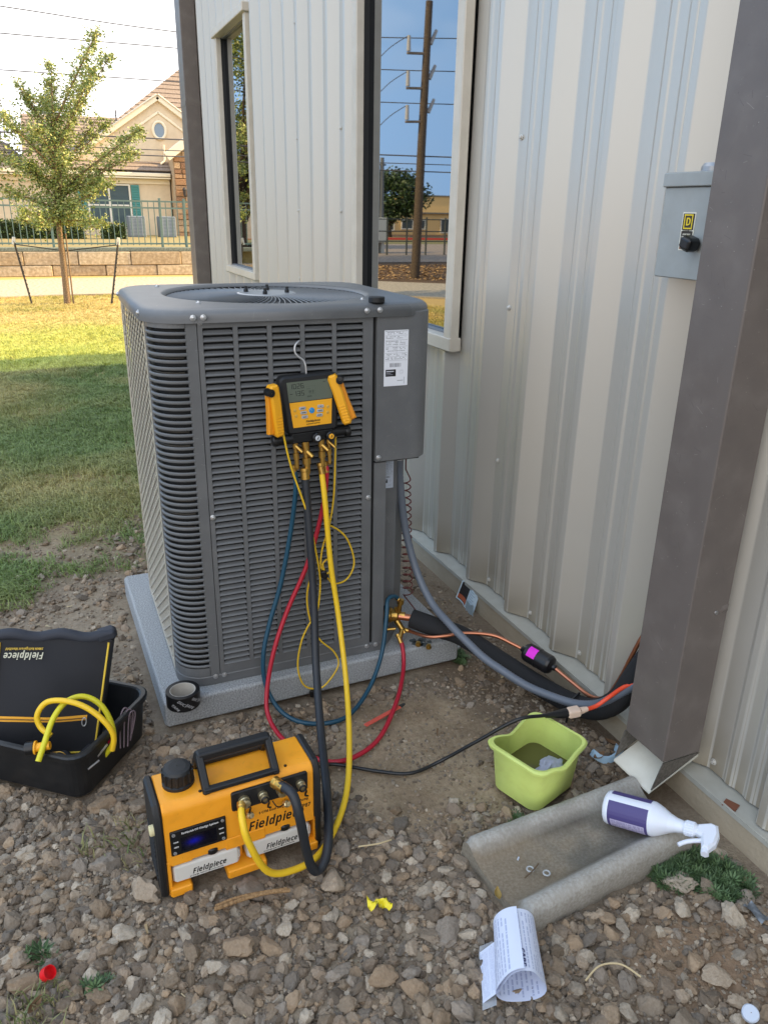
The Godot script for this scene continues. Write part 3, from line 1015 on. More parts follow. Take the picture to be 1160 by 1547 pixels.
	for r in [0.312, 0.285, 0.258, 0.231, 0.204, 0.177, 0.15, 0.12]:
		var pts := []
		for i in 49: pts.append(c0 + Vector3(cos(TAU * i / 48) * r, 1.240 + 0.012 * (1 - r / 0.31), sin(TAU * i / 48) * r))
		fg.tube(pts, 0.0016, 4, false)
	for k in 84:
		var a = TAU * k / 84
		var pts := []
		for i in 6:
			var r = lerpf(0.085, 0.322, i / 5.0)
			pts.append(c0 + Vector3(cos(a + (r - 0.085) * 1.2) * r, 1.2435 + 0.012 * (1 - r / 0.31), sin(a + (r - 0.085) * 1.2) * r))
		fg.tube(pts, 0.0021, 5, false)
	var fgo = part("fan_guard", fg, mat("guard_wire", S(112, 116, 120), 0.35, 0.3), capm)
	fgo.set_meta("kind", "stuff")
	var hb := Geo.new()
	hb.lathe([Vector2(0.001, 1.248), Vector2(0.095, 1.248), Vector2(0.095, 1.253), Vector2(0.088, 1.256), Vector2(0.001, 1.257)], 28, Transform3D(Basis(), c0))
	part("hub_plate", hb, mat("hub_plate", S(150, 155, 160), 0.35, 0.3), capm)
	for a in [0.4, 1.9, 3.5, 5.0]:
		var nt := Geo.new()
		nt.lathe([Vector2(0.0075, 1.256), Vector2(0.0075, 1.264), Vector2(0.005, 1.267), Vector2(0.005, 1.274), Vector2(0.001, 1.275)], 8, Transform3D(Basis(), c0 + Vector3(cos(a) * 0.065, 0, sin(a) * 0.065)))
		part("nut", nt, mat("black_plastic", S(20, 21, 23), 0.35), capm)
	var well := Geo.new()
	well.lathe([Vector2(0.001, 1.13), Vector2(0.312, 1.13), Vector2(0.312, 1.246)], 40, Transform3D(Basis(), c0))
	part("fan_well", well, black, u)
	var fan := Geo.new()
	fan.lathe([Vector2(0.001, 1.15), Vector2(0.07, 1.15), Vector2(0.07, 1.23), Vector2(0.001, 1.235)], 20, Transform3D(Basis(), c0))
	for k in 3:
		var a = TAU * k / 3 + 0.5
		fan.sheet(6, 6, func(i, j): 
			var r = lerpf(0.06, 0.295, j / 5.0); var w = a + lerpf(-0.5, 0.5, i / 5.0)
			return c0 + Vector3(cos(w) * r, 1.16 + 0.06 * i / 5.0, sin(w) * r))
	part("fan", fan, mat("fan_grey", S(60, 62, 64), 0.5, 0.4), u)
	# screws
	var scr := Geo.new()
	scr.lathe([Vector2(0.0085, 0), Vector2(0.0085, 0.002), Vector2(0.0055, 0.003), Vector2(0.005, 0.006), Vector2(0.001, 0.007)], 8)
	var scrm = scr.mesh()
	var silver = mat("silver", S(196, 198, 200), 0.3, 0.7)
	for p in [[0.360, 1.232, 0.014], [0.387, 1.232, 0.014], [0.853, 1.236, 0.014], [0.893, 1.237, 0.014], [0.355, 0.124, 0.001], [0.383, 0.124, 0.001], [0.868, 0.122, 0.001], [0.900, 0.122, 0.001], [0.868, 0.66, 0.001], [0.379, 0.66, 0.001], [0.899, 0.789, 0.005], [0.379, 1.219, 0.001]]:
		part("screw", scrm, silver, u, Vector3(p[0], p[1], AZ1 + p[2]), Vector3(PI / 2, 0, 0))
	for p in [[AX0 - 0.012, 1.236, AZ1 - 0.10], [AX0 - 0.012, 1.232, AZ0 + 0.08]]:
		part("screw", scrm, silver, u, Vector3(p[0], p[1], p[2]), Vector3(0, 0, PI / 2))
	for p in [[0.40, 1.255, -2.24], [0.88, 1.255, -2.22], [0.36, 1.255, -2.76]]:
		part("screw", scrm, silver, u, Vector3(p[0], p[1], p[2]))
	# rating label: fine grey print, bar code, dark block
	var im := Image.create(160, 320, false, Image.FORMAT_RGB8)
	im.fill(S(228, 232, 240))
	var ink = S(120, 124, 134)
	im.fill_rect(Rect2i(6, 6, 148, 2), ink); im.fill_rect(Rect2i(6, 172, 148, 1), ink)
	for y in [30, 56, 92, 130, 150]: im.fill_rect(Rect2i(6, y, 148, 1), ink)
	im.fill_rect(Rect2i(82, 56, 1, 94), ink)
	var r2 := RandomNumberGenerator.new(); r2.seed = 3
	for y in [12, 20, 36, 44, 62, 70, 80, 98, 106, 116, 136, 142, 156, 163]:
		var x = 10
		while x < 140:
			var w = r2.randi_range(3, 12)
			if r2.randf() < 0.68: im.fill_rect(Rect2i(x, y, w, 3), ink)
			x += w + 3
	var bx = 40
	while bx < 112:
		var w2 = r2.randi_range(1, 3)
		im.fill_rect(Rect2i(bx, 188, w2, 22), S(50, 52, 60)); bx += w2 + r2.randi_range(1, 4)
	im.fill_rect(Rect2i(12, 224, 68, 40), S(22, 22, 26)); im.fill_rect(Rect2i(17, 232, 50, 6), S(200, 205, 215)); im.fill_rect(Rect2i(17, 244, 30, 3), S(160, 164, 175)); im.fill_rect(Rect2i(17, 252, 44, 3), S(140, 144, 155))
	for a in 40: 
		im.set_pixel(int(118 + 14 * cos(a * TAU / 40)), int(240 + 14 * sin(a * TAU / 40)), ink)
		im.set_pixel(int(118 + 8 * cos(a * TAU / 40)), int(240 + 8 * sin(a * TAU / 40)), ink)
	im.fill_rect(Rect2i(90, 288, 40, 3), ink); im.fill_rect(Rect2i(136, 270, 2, 40), ink)
	pic("rating", im)
	var lb := Geo.new()
	lb.quad(Vector3(-0.039, -0.083, 0), Vector3(0.039, -0.083, 0), Vector3(0.039, 0.083, 0), Vector3(-0.039, 0.083, 0))
	part("rating_label", lb, mat("rating", Color.WHITE, 0.45, 0.0, {"tex": "rating"}), u, Vector3(0.951, 1.094, AZ1 + 0.0058))
	var s2 := Geo.new()
	s2.quad(Vector3(-0.02, -0.05, 0), Vector3(0.02, -0.05, 0), Vector3(0.02, 0.05, 0), Vector3(-0.02, 0.05, 0))
	part("sticker", s2, mat("sticker", S(205, 212, 220), 0.5, 0.0, {"tex": "rating"}), u, Vector3(0.966, 0.705, AZ1 - 0.0735), Vector3(0, -0.04, 0))
	var s3 := Geo.new()
	s3.quad(Vector3(0, -0.12, 0.03), Vector3(0, -0.12, -0.05), Vector3(0, 0.12, -0.05), Vector3(0, 0.12, 0.03))
	part("side_label", s3, mat("side_label", S(190, 150, 145), 0.5, 0.0, {"tex": "rating"}), u, Vector3(AX1 + 0.0012, 0.92, -2.25))
	# service valves in the recess: brass body, ports and fitting
	var brass = mat("brass", S(190, 152, 78), 0.28, 0.9)
	var sv2 := Node3D.new()
	sv2.name = "service_valve"
	u.add_child(sv2)
	var vb := Geo.new()
	var ax2 = Vector3(0.9, 0.05, 0.55).normalized()
	vb.lathe([Vector2(0.001, -0.01), Vector2(0.026, -0.01), Vector2(0.027, 0.012), Vector2(0.023, 0.016), Vector2(0.022, 0.035), Vector2(0.014, 0.040), Vector2(0.013, 0.060)], 16, Transform3D(facing(ax2), Vector3(0.975, 0.185, -2.195)))
	vb.tube([Vector3(1.005, 0.19, -2.175), Vector3(1.010, 0.235, -2.172)], [0.009, 0.008], 8)
	vb.tube([Vector3(1.010, 0.232, -2.172), Vector3(1.012, 0.250, -2.172)], [0.012, 0.012], 6)
	vb.tube([Vector3(0.995, 0.175, -2.165), Vector3(1.015, 0.135, -2.140)], [0.011, 0.010], 8)
	vb.tube([Vector3(1.010, 0.150, -2.148), Vector3(0.990, 0.128, -2.125)], [0.008, 0.009], 8)
	vb.tube([Vector3(1.008, 0.145, -2.15), Vector3(1.036, 0.140, -2.135)], [0.009, 0.008], 8)
	vb.tube([Vector3(0.955, 0.150, -2.160), Vector3(0.985, 0.152, -2.150)], [0.005, 0.005], 8)
	vb.tube([Vector3(1.0, 0.205, -2.17), Vector3(0.99, 0.225, -2.165)], [0.007, 0.006], 6)
	part("body", vb, brass, sv2)
	var blk := Geo.new()
	blk.lathe([Vector2(0.001, -0.03), Vector2(0.036, -0.03), Vector2(0.036, -0.008), Vector2(0.001, -0.007)], 16, Transform3D(facing(ax2), Vector3(0.975, 0.185, -2.195)))
	part("grommet", blk, mm["black_plastic"], sv2)
	var cpr := Geo.new()
	cpr.tube([Vector3(1.005, 0.186, -2.172), Vector3(1.045, 0.182, -2.150)], 0.0125, 10)
	part("pipe_stub", cpr, mat("copper", S(196, 128, 98), 0.3, 0.9), sv2)

# ---------------------------------------------------------------- manifold gauge with its hoses
func manifold() -> void:
	var black = mat("black_plastic", S(20, 21, 23), 0.35)
	var yel = mat("tool_yellow", S(240, 172, 30), 0.42)
	var brass = mat("brass", S(190, 152, 78), 0.28, 0.9)
	var d := thing("digital_manifold", "black and yellow digital gauge manifold hanging by a hook on the condenser louvers", "gauge manifold", Vector3(0.664, 0.990, -2.083))
	d.rotation.z = deg_to_rad(2.4)
	d.rotation.x = deg_to_rad(-3)
	var c := Geo.new()
	var sh := PackedVector2Array()
	sh.append_array(arc(0.070, 0.066, 0.016, 0, PI / 2, 4)); sh.append_array(arc(-0.070, 0.066, 0.016, PI / 2, PI, 4))
	sh.append_array(arc(-0.062, -0.070, 0.014, PI, PI * 1.5, 4)); sh.append_array(arc(0.062, -0.070, 0.014, PI * 1.5, TAU, 4))
	c.prism(sh, 0.046, 0.006, Transform3D(Basis(), Vector3(0, 0, -0.026)))
	part("case", c, mat("rubber", S(24, 25, 27), 0.55), d)
	# LCD with segment digits
	var im := Image.create(240, 120, false, Image.FORMAT_RGB8)
	im.fill(S(96, 104, 92))
	var seg = {"0": 63, "1": 6, "2": 91, "6": 125, "3": 79, "5": 109, "-": 64}
	var digit = func(ch: String, x: int, y: int, s: int):
		var b: int = seg[ch]
		var k = S(42, 46, 42)
		var w = 5 * s; var h = 5 * s
		var rects = [Rect2i(x, y, w, s), Rect2i(x + w - s, y, s, h), Rect2i(x + w - s, y + h, s, h), Rect2i(x, y + 2 * h - s, w, s), Rect2i(x, y + h, s, h), Rect2i(x, y, s, h), Rect2i(x, y + h - s / 2, w, s)]
		for q in 7:
			if b & (1 << q): im.fill_rect(rects[q], k)
	var xx = 12
	for ch in ["1", "0", "2", "6"]:
		digit.call(ch, xx, 12, 3); xx += 20
	xx = 10
	for ch in ["-", "1", "3", "5"]:
		digit.call(ch, xx, 56, 3); xx += 20
	for q in [[100, 48, 20, 3], [110, 60, 14, 14], [128, 58, 10, 18], [112, 80, 30, 2], [100, 90, 26, 10], [190, 12, 14, 8], [102, 34, 44, 1], [146, 34, 1, 60]]:
		im.fill_rect(Rect2i(q[0], q[1], q[2], q[3]), S(78, 86, 76))
	pic("lcd", im)
	var ls := Geo.new()
	ls.quad(Vector3(-0.064, 0.010, 0), Vector3(0.064, 0.010, 0), Vector3(0.067, 0.066, 0), Vector3(-0.067, 0.066, 0))
	part("screen", ls, mat("lcd", Color.WHITE, 0.12, 0.0, {"tex": "lcd"}), d, Vector3(0, 0, 0.0215))
	var fa := Geo.new()
	fa.prism(PackedVector2Array([Vector2(-0.057, -0.064), Vector2(0.057, -0.064), Vector2(0.063, 0.008), Vector2(-0.063, 0.008)]), 0.0035, 0.0008, Transform3D(Basis(), Vector3(0, 0, 0.0185)))
	part("face_plate", fa, yel, d)
	var bt := Geo.new()
	bt.prism(rrect(0.019, 0.009, 0.003), 0.003, 0.0008)
	var btm = bt.mesh()
	var grey = mat("button_grey", S(170, 174, 178), 0.5)
	for s in [-1.0, 1.0]:
		for k in 3:
			part("button", btm, grey, d, Vector3(s * (0.027 - k * 0.0025), -0.010 - k * 0.0125, 0.0215))
	var rb := Geo.new()
	rb.lathe([Vector2(0.0045, 0), Vector2(0.0045, 0.002), Vector2(0.001, 0.0028)], 10)
	for p in [[-0.049, -0.014], [-0.047, -0.030], [0.049, -0.014], [0.047, -0.030]]:
		part("button", rb, mat("button_amber", S(206, 166, 74), 0.5), d, Vector3(p[0], p[1], 0.0215), Vector3(PI / 2, 0, 0))
	var bb := Geo.new()
	bb.lathe([Vector2(0.0085, 0), Vector2(0.008, 0.003), Vector2(0.001, 0.0042)], 16)
	part("power_button", bb, mat("button_blue", S(40, 140, 205), 0.35), d, Vector3(0, -0.019, 0.0215), Vector3(PI / 2, 0, 0))
	part("lettering", lettering("Fieldpiece", 0.0062, true, 0.2), mat("ink", S(28, 24, 20), 0.6), d, Vector3(0.002, -0.049, 0.0225))
	part("lettering", lettering("REFRIGERANT MANIFOLD", 0.0024, true), mm["ink"], d, Vector3(0.002, -0.057, 0.0225))
	for s in [-1.0, 1.0]:
		for k in 3:
			part("lettering", lettering(["MENU", "ENTER", "ZERO"][k] if s < 0 else ["UP", "HOLD", "DOWN"][k], 0.0026, true), mm["ink"], d, Vector3(s * (0.027 - k * 0.0025), -0.010 - k * 0.0125, 0.0248))
	# hook
	var hk := Geo.new()
	var hp := [Vector3(0.0, 0.080, -0.004), Vector3(0.0, 0.10, -0.004), Vector3(-0.004, 0.118, -0.006), Vector3(-0.018, 0.130, -0.008), Vector3(-0.026, 0.143, -0.010), Vector3(-0.024, 0.160, -0.012), Vector3(-0.012, 0.171, -0.016), Vector3(-0.002, 0.170, -0.028), Vector3(0.004, 0.164, -0.048)]
	hk.tube(spline(hp, 5), 0.0027, 8)
	part("hook", hk, mat("silver", S(196, 198, 200), 0.3, 0.7), d)
	# valve bar, knobs, fittings
	var br := Geo.new()
	br.tube([Vector3(-0.104, -0.098, 0.004), Vector3(0.104, -0.094, 0.004)], 0.0145, 14)
	br.rbox(Vector3(0, -0.096, 0.0), Vector3(0.13, 0.034, 0.036), 0.006)
	part("valve_bar", br, mat("black_metal", S(22, 23, 25), 0.4, 0.3), d)
	for p in [[-0.108, 0.0, S(60, 140, 190)], [0.108, 0.0, S(30, 30, 32)]]:
		var kb := Geo.new()
		kb.lathe([Vector2(0.016, 0), Vector2(0.017, 0.004), Vector2(0.017, 0.013), Vector2(0.014, 0.016), Vector2(0.001, 0.0165)], 12)
		part("knob", kb, black, d, Vector3(p[0] * 0.94, -0.097, 0.004), Vector3(0, 0, PI / 2 if p[0] < 0 else -PI / 2))
		var dt := Geo.new()
		dt.lathe([Vector2(0.0085, 0), Vector2(0.001, 0.001)], 10)
		part("knob_mark", dt, mat("mark%d" % int(p[2].b8), p[2], 0.5), d, Vector3(p[0] * 1.075, -0.097, 0.008), Vector3(0, 0, PI / 2 if p[0] < 0 else -PI / 2))
	for p in [[0.008, S(190, 195, 200)], [0.049, S(235, 170, 40)]]:
		var kb := Geo.new()
		kb.lathe([Vector2(0.013, 0), Vector2(0.0145, 0.006), Vector2(0.0145, 0.018), Vector2(0.012, 0.021), Vector2(0.001, 0.0215)], 10)
		part("knob", kb, black, d, Vector3(p[0], -0.098, 0.016), Vector3(PI / 2, 0, 0))
		var dt := Geo.new()
		dt.lathe([Vector2(0.008, 0), Vector2(0.001, 0.001)], 12)
		var mk = part("knob_mark", dt, mat("mark%d" % int(p[1].b8), p[1], 0.5), d, Vector3(p[0], -0.098, 0.0375), Vector3(PI / 2, 0, 0))
		var tk := Geo.new()
		tk.box(Vector3(0, 0.0012, 0), Vector3(0.002, 0.0006, 0.008), Basis(Vector3.UP, -0.5))
		part("pointer", tk, mm["ink"], mk)
	for p in [[-0.052, 0.007, 0.034], [-0.022, 0.010, 0.052], [0.026, 0.0085, 0.040], [0.048, 0.006, 0.034]]:
		var ft := Geo.new()
		var y0 = -0.110
		ft.lathe([Vector2(p[1] * 0.7, y0 - p[2] - 0.045), Vector2(p[1] * 0.95, y0 - p[2] - 0.04), Vector2(p[1] * 0.95, y0 - p[2] - 0.015), Vector2(p[1] * 1.3, y0 - p[2] - 0.014), Vector2(p[1] * 1.3, y0 - p[2] + 0.004), Vector2(p[1] * 0.9, y0 - p[2] + 0.006), Vector2(p[1] * 0.9, y0 - p[2] + 0.016), Vector2(p[1] * 1.15, y0 - p[2] + 0.018), Vector2(p[1] * 1.15, y0)], 8, Transform3D(Basis(), Vector3(p[0], 0, 0.008)))
		ft.tube([Vector3(p[0], y0 - p[2] + 0.026, 0.01), Vector3(p[0] + 0.014, y0 - p[2] + 0.008, 0.026)], [p[1] * 0.85, p[1] * 0.7], 8)
		part("fitting", ft, brass, d)
	# pipe clamps parked on both sides, each with its own lead
	for s in [0, 1]:
		var k := thing("pipe_clamp", ["yellow pipe clamp parked on the left of the manifold with its thin yellow lead", "yellow pipe clamp tilted on the right of the manifold with its coiled thin lead"][s], "pipe clamp", [Vector3(0.5535, 0.982, -2.064), Vector3(0.755, 0.998, -2.072)][s], 0, "yellow pipe clamps on the manifold")
		k.rotation.z = [deg_to_rad(4.5), deg_to_rad(16.5)][s]
		k.rotation.y = [0.25, -0.35][s]
		var b := Geo.new()
		var po := PackedVector2Array([Vector2(-0.008, -0.074), Vector2(0.010, -0.074), Vector2(0.015, -0.066), Vector2(0.015, 0.02), Vector2(0.012, 0.066), Vector2(0.007, 0.074), Vector2(-0.012, 0.074), Vector2(-0.017, 0.066), Vector2(-0.015, 0.03), Vector2(-0.013, -0.066)])
		b.prism(po, 0.03, 0.005, Transform3D(Basis(), Vector3(0, 0, 0.0)))
		part("grip", b, yel, k)
		var rib := Geo.new()
		for j in 6: rib.rbox(Vector3(0.0012, -0.060 + j * 0.0085, 0.0295), Vector3(0.022, 0.0035, 0.004), 0.0015)
		part("grip_rib", rib, yel, k)
		var lo := Geo.new()
		lo.prism(PackedVector2Array([Vector2(-0.030, -0.064), Vector2(-0.012, -0.068), Vector2(-0.008, -0.02), Vector2(-0.010, 0.052), Vector2(-0.022, 0.044), Vector2(-0.024, 0.0)]), 0.018, 0.003, Transform3D(Basis() if s == 0 else Basis(Vector3.UP, PI), Vector3(0, 0, 0.0 if s == 0 else 0.018)))
		part("jaw", lo, mat("tool_yellow_deep", S(226, 146, 22), 0.45), k)
		var pv := Geo.new()
		pv.lathe([Vector2(0.011, -0.004), Vector2(0.012, 0.0), Vector2(0.011, 0.022), Vector2(0.001, 0.023)], 12)
		part("pivot", pv, black, k, Vector3(-0.018 if s == 0 else 0.016, 0.056, 0.014), Vector3(PI / 2, 0, 0))
		var pts: Array
		if s == 0:
			pts = [Vector3(0.577, 0.915, -2.050), Vector3(0.597, 0.815, -2.050), Vector3(0.644, 0.655, -2.046), Vector3(0.679, 0.490, -2.065), Vector3(0.688, 0.404, -2.075), Vector3(0.679, 0.307, -2.085), Vector3(0.652, 0.265, -2.090), Vector3(0.626, 0.210, -2.088), Vector3(0.610, 0.133, -2.080), Vector3(0.619, 0.074, -2.066), Vector3(0.647, 0.048, -2.060), Vector3(0.692, 0.047, -2.060), Vector3(0.746, 0.101, -2.075), Vector3(0.738, 0.148, -2.090), Vector3(0.690, 0.203, -2.097), Vector3(0.660, 0.282, -2.099), Vector3(0.652, 0.366, -2.100), Vector3(0.665, 0.438, -2.095)]
		else:
			pts = [Vector3(0.744, 0.912, -2.080), Vector3(0.738, 0.717, -2.080), Vector3(0.723, 0.612, -2.080), Vector3(0.700, 0.527, -2.085), Vector3(0.695, 0.471, -2.085), Vector3(0.709, 0.444, -2.075), Vector3(0.727, 0.464, -2.070), Vector3(0.714, 0.495, -2.070), Vector3(0.696, 0.482, -2.070), Vector3(0.704, 0.452, -2.063), Vector3(0.721, 0.468, -2.060), Vector3(0.712, 0.50, -2.064), Vector3(0.716, 0.591, -2.085), Vector3(0.741, 0.590, -2.090), Vector3(0.785, 0.543, -2.095), Vector3(0.809, 0.460, -2.095), Vector3(0.785, 0.406, -2.093), Vector3(0.738, 0.400, -2.085), Vector3(0.712, 0.430, -2.078)]
		var inv = k.transform.affine_inverse()
		var lp := []
		for p in pts: lp.append(inv * p)
		part("lead", hose(lp, 0.0030, 6, 7), mat("lead_yellow", S(222, 182, 36), 0.45), k)
		var tie := Geo.new()
		tie.rbox(inv * ([Vector3(0.652, 0.030, -2.058), Vector3(0.698, 0.448, -2.066)][s]), Vector3(0.022, 0.03, 0.016), 0.006)
		part("tie", tie, black, k)
	# refrigerant hoses
	hose_thing("charging_hose", [Vector3(0.613, 0.80, -2.075), Vector3(0.616, 0.746, -2.070), Vector3(0.602, 0.606, -2.085), Vector3(0.567, 0.432, -2.090), Vector3(0.526, 0.305, -2.085), Vector3(0.497, 0.201, -2.070), Vector3(0.496, 0.104, -2.050), Vector3(0.529, 0.030, -2.000), Vector3(0.594, 0.014, -1.932), Vector3(0.708, 0.014, -1.915), Vector3(0.815, 0.040, -1.987), Vector3(0.894, 0.117, -2.060), Vector3(0.932, 0.229, -2.110), Vector3(0.949, 0.277, -2.140), Vector3(0.985, 0.273, -2.160), Vector3(1.010, 0.245, -2.172)], 0.0072, mat("hose_blue", S(22, 70, 92), 0.42), "dark blue refrigerant hose looping from the manifold to the upper service valve")
	hose_thing("charging_hose", [Vector3(0.709, 0.80, -2.075), Vector3(0.712, 0.776, -2.072), Vector3(0.700, 0.658, -2.080), Vector3(0.654, 0.485, -2.090), Vector3(0.586, 0.337, -2.090), Vector3(0.533, 0.217, -2.070), Vector3(0.497, 0.098, -2.040), Vector3(0.484, 0.036, -1.990), Vector3(0.499, 0.012, -1.900), Vector3(0.538, 0.016, -1.800), Vector3(0.600, 0.015, -1.733), Vector3(0.683, 0.012, -1.735), Vector3(0.781, 0.012, -1.793), Vector3(0.894, 0.030, -1.924), Vector3(0.975, 0.050, -2.055), Vector3(0.992, 0.105, -2.105), Vector3(0.988, 0.13, -2.128)], 0.0072, mat("hose_red", S(176, 28, 50), 0.42), "red refrigerant hose running from the manifold across the dirt to the lower service valve")
	hose_thing("charging_hose", [Vector3(0.692, 0.80, -2.068), Vector3(0.694, 0.785, -2.065), Vector3(0.699, 0.687, -2.050), Vector3(0.711, 0.493, -2.040), Vector3(0.725, 0.322, -2.010), Vector3(0.718, 0.161, -1.930), Vector3(0.673, 0.080, -1.780), Vector3(0.610, 0.032, -1.620), Vector3(0.543, 0.015, -1.510), Vector3(0.455, 0.020, -1.412), Vector3(0.379, 0.025, -1.385), Vector3(0.316, 0.060, -1.372), Vector3(0.275, 0.165, -1.368), Vector3(0.268, 0.214, -1.388), Vector3(0.2735, 0.2235, -1.418)], 0.0085, mat("hose_yellow", S(238, 196, 40), 0.42), "yellow hose curving from the manifold down to the left port of the orange pump")
	hose_thing("vacuum_hose", [Vector3(0.643, 0.79, -2.066), Vector3(0.643, 0.75, -2.060), Vector3(0.645, 0.613, -2.040), Vector3(0.644, 0.406, -2.005), Vector3(0.623, 0.224, -1.930), Vector3(0.585, 0.110, -1.780), Vector3(0.533, 0.080, -1.580), Vector3(0.489, 0.062, -1.435), Vector3(0.462, 0.028, -1.385), Vector3(0.432, 0.020, -1.367), Vector3(0.412, 0.075, -1.362), Vector3(0.393, 0.202, -1.355), Vector3(0.384, 0.256, -1.380), Vector3(0.362, 0.256, -1.425)], 0.0118, mat("hose_black", S(36, 40, 46), 0.5), "thick black vacuum hose hanging from the manifold to the middle port of the orange pump")

# ---------------------------------------------------------------- vacuum pump
func pump() -> void:
	var orange = mat("pump_orange", Color.WHITE, 0.42, 0.0, {"tex": "worn_orange", "tri": 3.4, "world": false})
	var black = mat("black_plastic", S(20, 21, 23), 0.35)
	var blk2 = mat("pump_black", S(26, 27, 29), 0.5)
	var d := thing("vacuum_pump", "orange and black vacuum pump with handle standing on the gravel", "vacuum pump", Vector3(0.097, 0.002, -1.437), deg_to_rad(2.8))
	# body profile in (z, y), swept along x
	var sweep = func(poly: PackedVector2Array, x0: float, x1: float, bev: float) -> Geo:
		var g := Geo.new()
		# polygon axes: x -> -z world, y -> y, extruded along +x
		g.prism(poly, x1 - x0, bev, Transform3D(Basis(Vector3(0, 0, -1), Vector3(0, 1, 0), Vector3(1, 0, 0)), Vector3(x0, 0, 0)))
		return g
	var up := PackedVector2Array([Vector2(0.0, 0.092), Vector2(0.134, 0.092), Vector2(0.134, 0.238)])
	up.append_array(arc(0.118, 0.239, 0.016, 0.0, PI / 2, 4))
	up.append_array(arc(0.022, 0.2345, 0.0225, PI / 2, PI, 5))
	part("body", sweep.call(up, 0.004, 0.362, 0.003), orange, d)
	var low := Geo.new()
	low.box(Vector3(0.183, 0.058, -0.100), Vector3(0.355, 0.072, 0.066))
	part("tank_well", low, blk2, d)
	var bf0 := Geo.new()
	bf0.rbox(Vector3(0.007, 0.052, -0.030), Vector3(0.010, 0.100, 0.062), 0.003)
	part("bumper_post", bf0, orange, d)
	var bf1 := Geo.new()
	bf1.rbox(Vector3(0.030, 0.014, -0.020), Vector3(0.052, 0.026, 0.060), 0.005)
	part("foot", bf1, orange, d)
	var bf2 := Geo.new()
	bf2.rbox(Vector3(0.187, 0.014, -0.020), Vector3(0.098, 0.026, 0.064), 0.005)
	part("foot", bf2, orange, d)
	var bf3 := Geo.new()
	bf3.rbox(Vector3(0.351, 0.014, -0.020), Vector3(0.036, 0.026, 0.060), 0.005)
	part("foot", bf3, orange, d)
	var bf4 := Geo.new()
	bf4.rbox(Vector3(0.366, 0.052, -0.030), Vector3(0.010, 0.100, 0.062), 0.003)
	part("bumper_post", bf4, orange, d)
	var bf5 := Geo.new()
	bf5.rbox(Vector3(0.181, 0.060, -0.045), Vector3(0.012, 0.086, 0.03), 0.003)
	part("bumper_post", bf5, orange, d)
	var bf6 := Geo.new()
	bf6.rbox(Vector3(0.037, 0.101, -0.004), Vector3(0.050, 0.030, 0.010), 0.003)
	part("tab", bf6, orange, d)
	var bf7 := Geo.new()
	bf7.rbox(Vector3(0.188, 0.100, -0.004), Vector3(0.098, 0.034, 0.012), 0.003)
	part("tab", bf7, orange, d)
	var bf8 := Geo.new()
	bf8.rbox(Vector3(0.345, 0.104, -0.004), Vector3(0.034, 0.026, 0.010), 0.003)
	part("tab", bf8, orange, d)
	for s in [0, 1]:
		var e := Geo.new()
		var pl := PackedVector2Array([Vector2(-0.004, 0.012), Vector2(0.004, 0.0), Vector2(0.132, 0.0), Vector2(0.139, 0.012), Vector2(0.139, 0.242), Vector2(0.122, 0.260), Vector2(0.016, 0.260), Vector2(-0.004, 0.236)])
		e.prism(pl, 0.018, 0.005, Transform3D(Basis(Vector3(0, 0, -1), Vector3(0, 1, 0), Vector3(1, 0, 0)), Vector3([-0.015, 0.362][s], 0, 0)))
		if s == 0:
			for k in 9: e.rbox(Vector3(-0.0155, 0.03 + k * 0.014, -0.075), Vector3(0.003, 0.006, 0.085), 0.0012)
		part("end_cap", e, blk2, d)
	var sw := Geo.new()
	sw.lathe([Vector2(0.013, 0), Vector2(0.013, 0.009), Vector2(0.010, 0.011), Vector2(0.001, 0.0115)], 14)
	part("oil_port", sw, mat("cream_plastic", S(216, 206, 160), 0.5), d, Vector3(-0.014, 0.188, -0.022), Vector3(0, 0, PI / 2))
	# oil bottles with caps
	for k in 2:
		var x0 = [0.014, 0.190][k]; var x1 = [0.172, 0.352][k]
		var b := Geo.new()
		b.rbox(Vector3((x0 + x1) / 2, 0.057, -0.030), Vector3(x1 - x0, 0.052, 0.062), 0.008)
		b.rbox(Vector3((x0 + x1) / 2 + 0.012, 0.080, -0.036), Vector3((x1 - x0) * 0.62, 0.026, 0.044), 0.008)
		b.rbox(Vector3(x1 - 0.002, 0.057, -0.020), Vector3(0.010, 0.030, 0.03), 0.004)
		var o = part("oil_bottle", b, mat("oil_bottle", S(214, 212, 206), 0.4, 0.0, {"sss": 0.02}), d)
		var c2 := Geo.new()
		c2.lathe([Vector2(0.016, 0.088), Vector2(0.017, 0.091), Vector2(0.017, 0.100), Vector2(0.014, 0.103), Vector2(0.001, 0.104)], 14, Transform3D(Basis(), Vector3((x0 + x1) / 2 + 0.016, 0.0, -0.012)))
		part("bottle_cap", c2, black, o)
		part("lettering", lettering("Fieldpiece", 0.0150, true, 0.2, 0.78), mat("ink", S(28, 24, 20), 0.6), o, Vector3((x0 + x1) / 2 + 0.006, 0.056, 0.0012))
		for q in 2: part("lettering", lettering("oil change reservoir for pump service", 0.0034), mm["ink"], o, Vector3((x0 + x1) / 2 - 0.002, 0.044 - q * 0.006, 0.0012))
	# display
	var dp := Geo.new()
	dp.prism(rrect(0.128, 0.068, 0.003), 0.006, 0.001)
	var disp = part("display", dp, black, d, Vector3(0.079, 0.154, -0.001))
	var wn := Geo.new()
	wn.quad(Vector3(-0.041, -0.020, 0), Vector3(0.041, -0.020, 0), Vector3(0.041, 0.018, 0), Vector3(-0.041, 0.018, 0))
	var im := Image.create(96, 48, false, Image.FORMAT_RGB8)
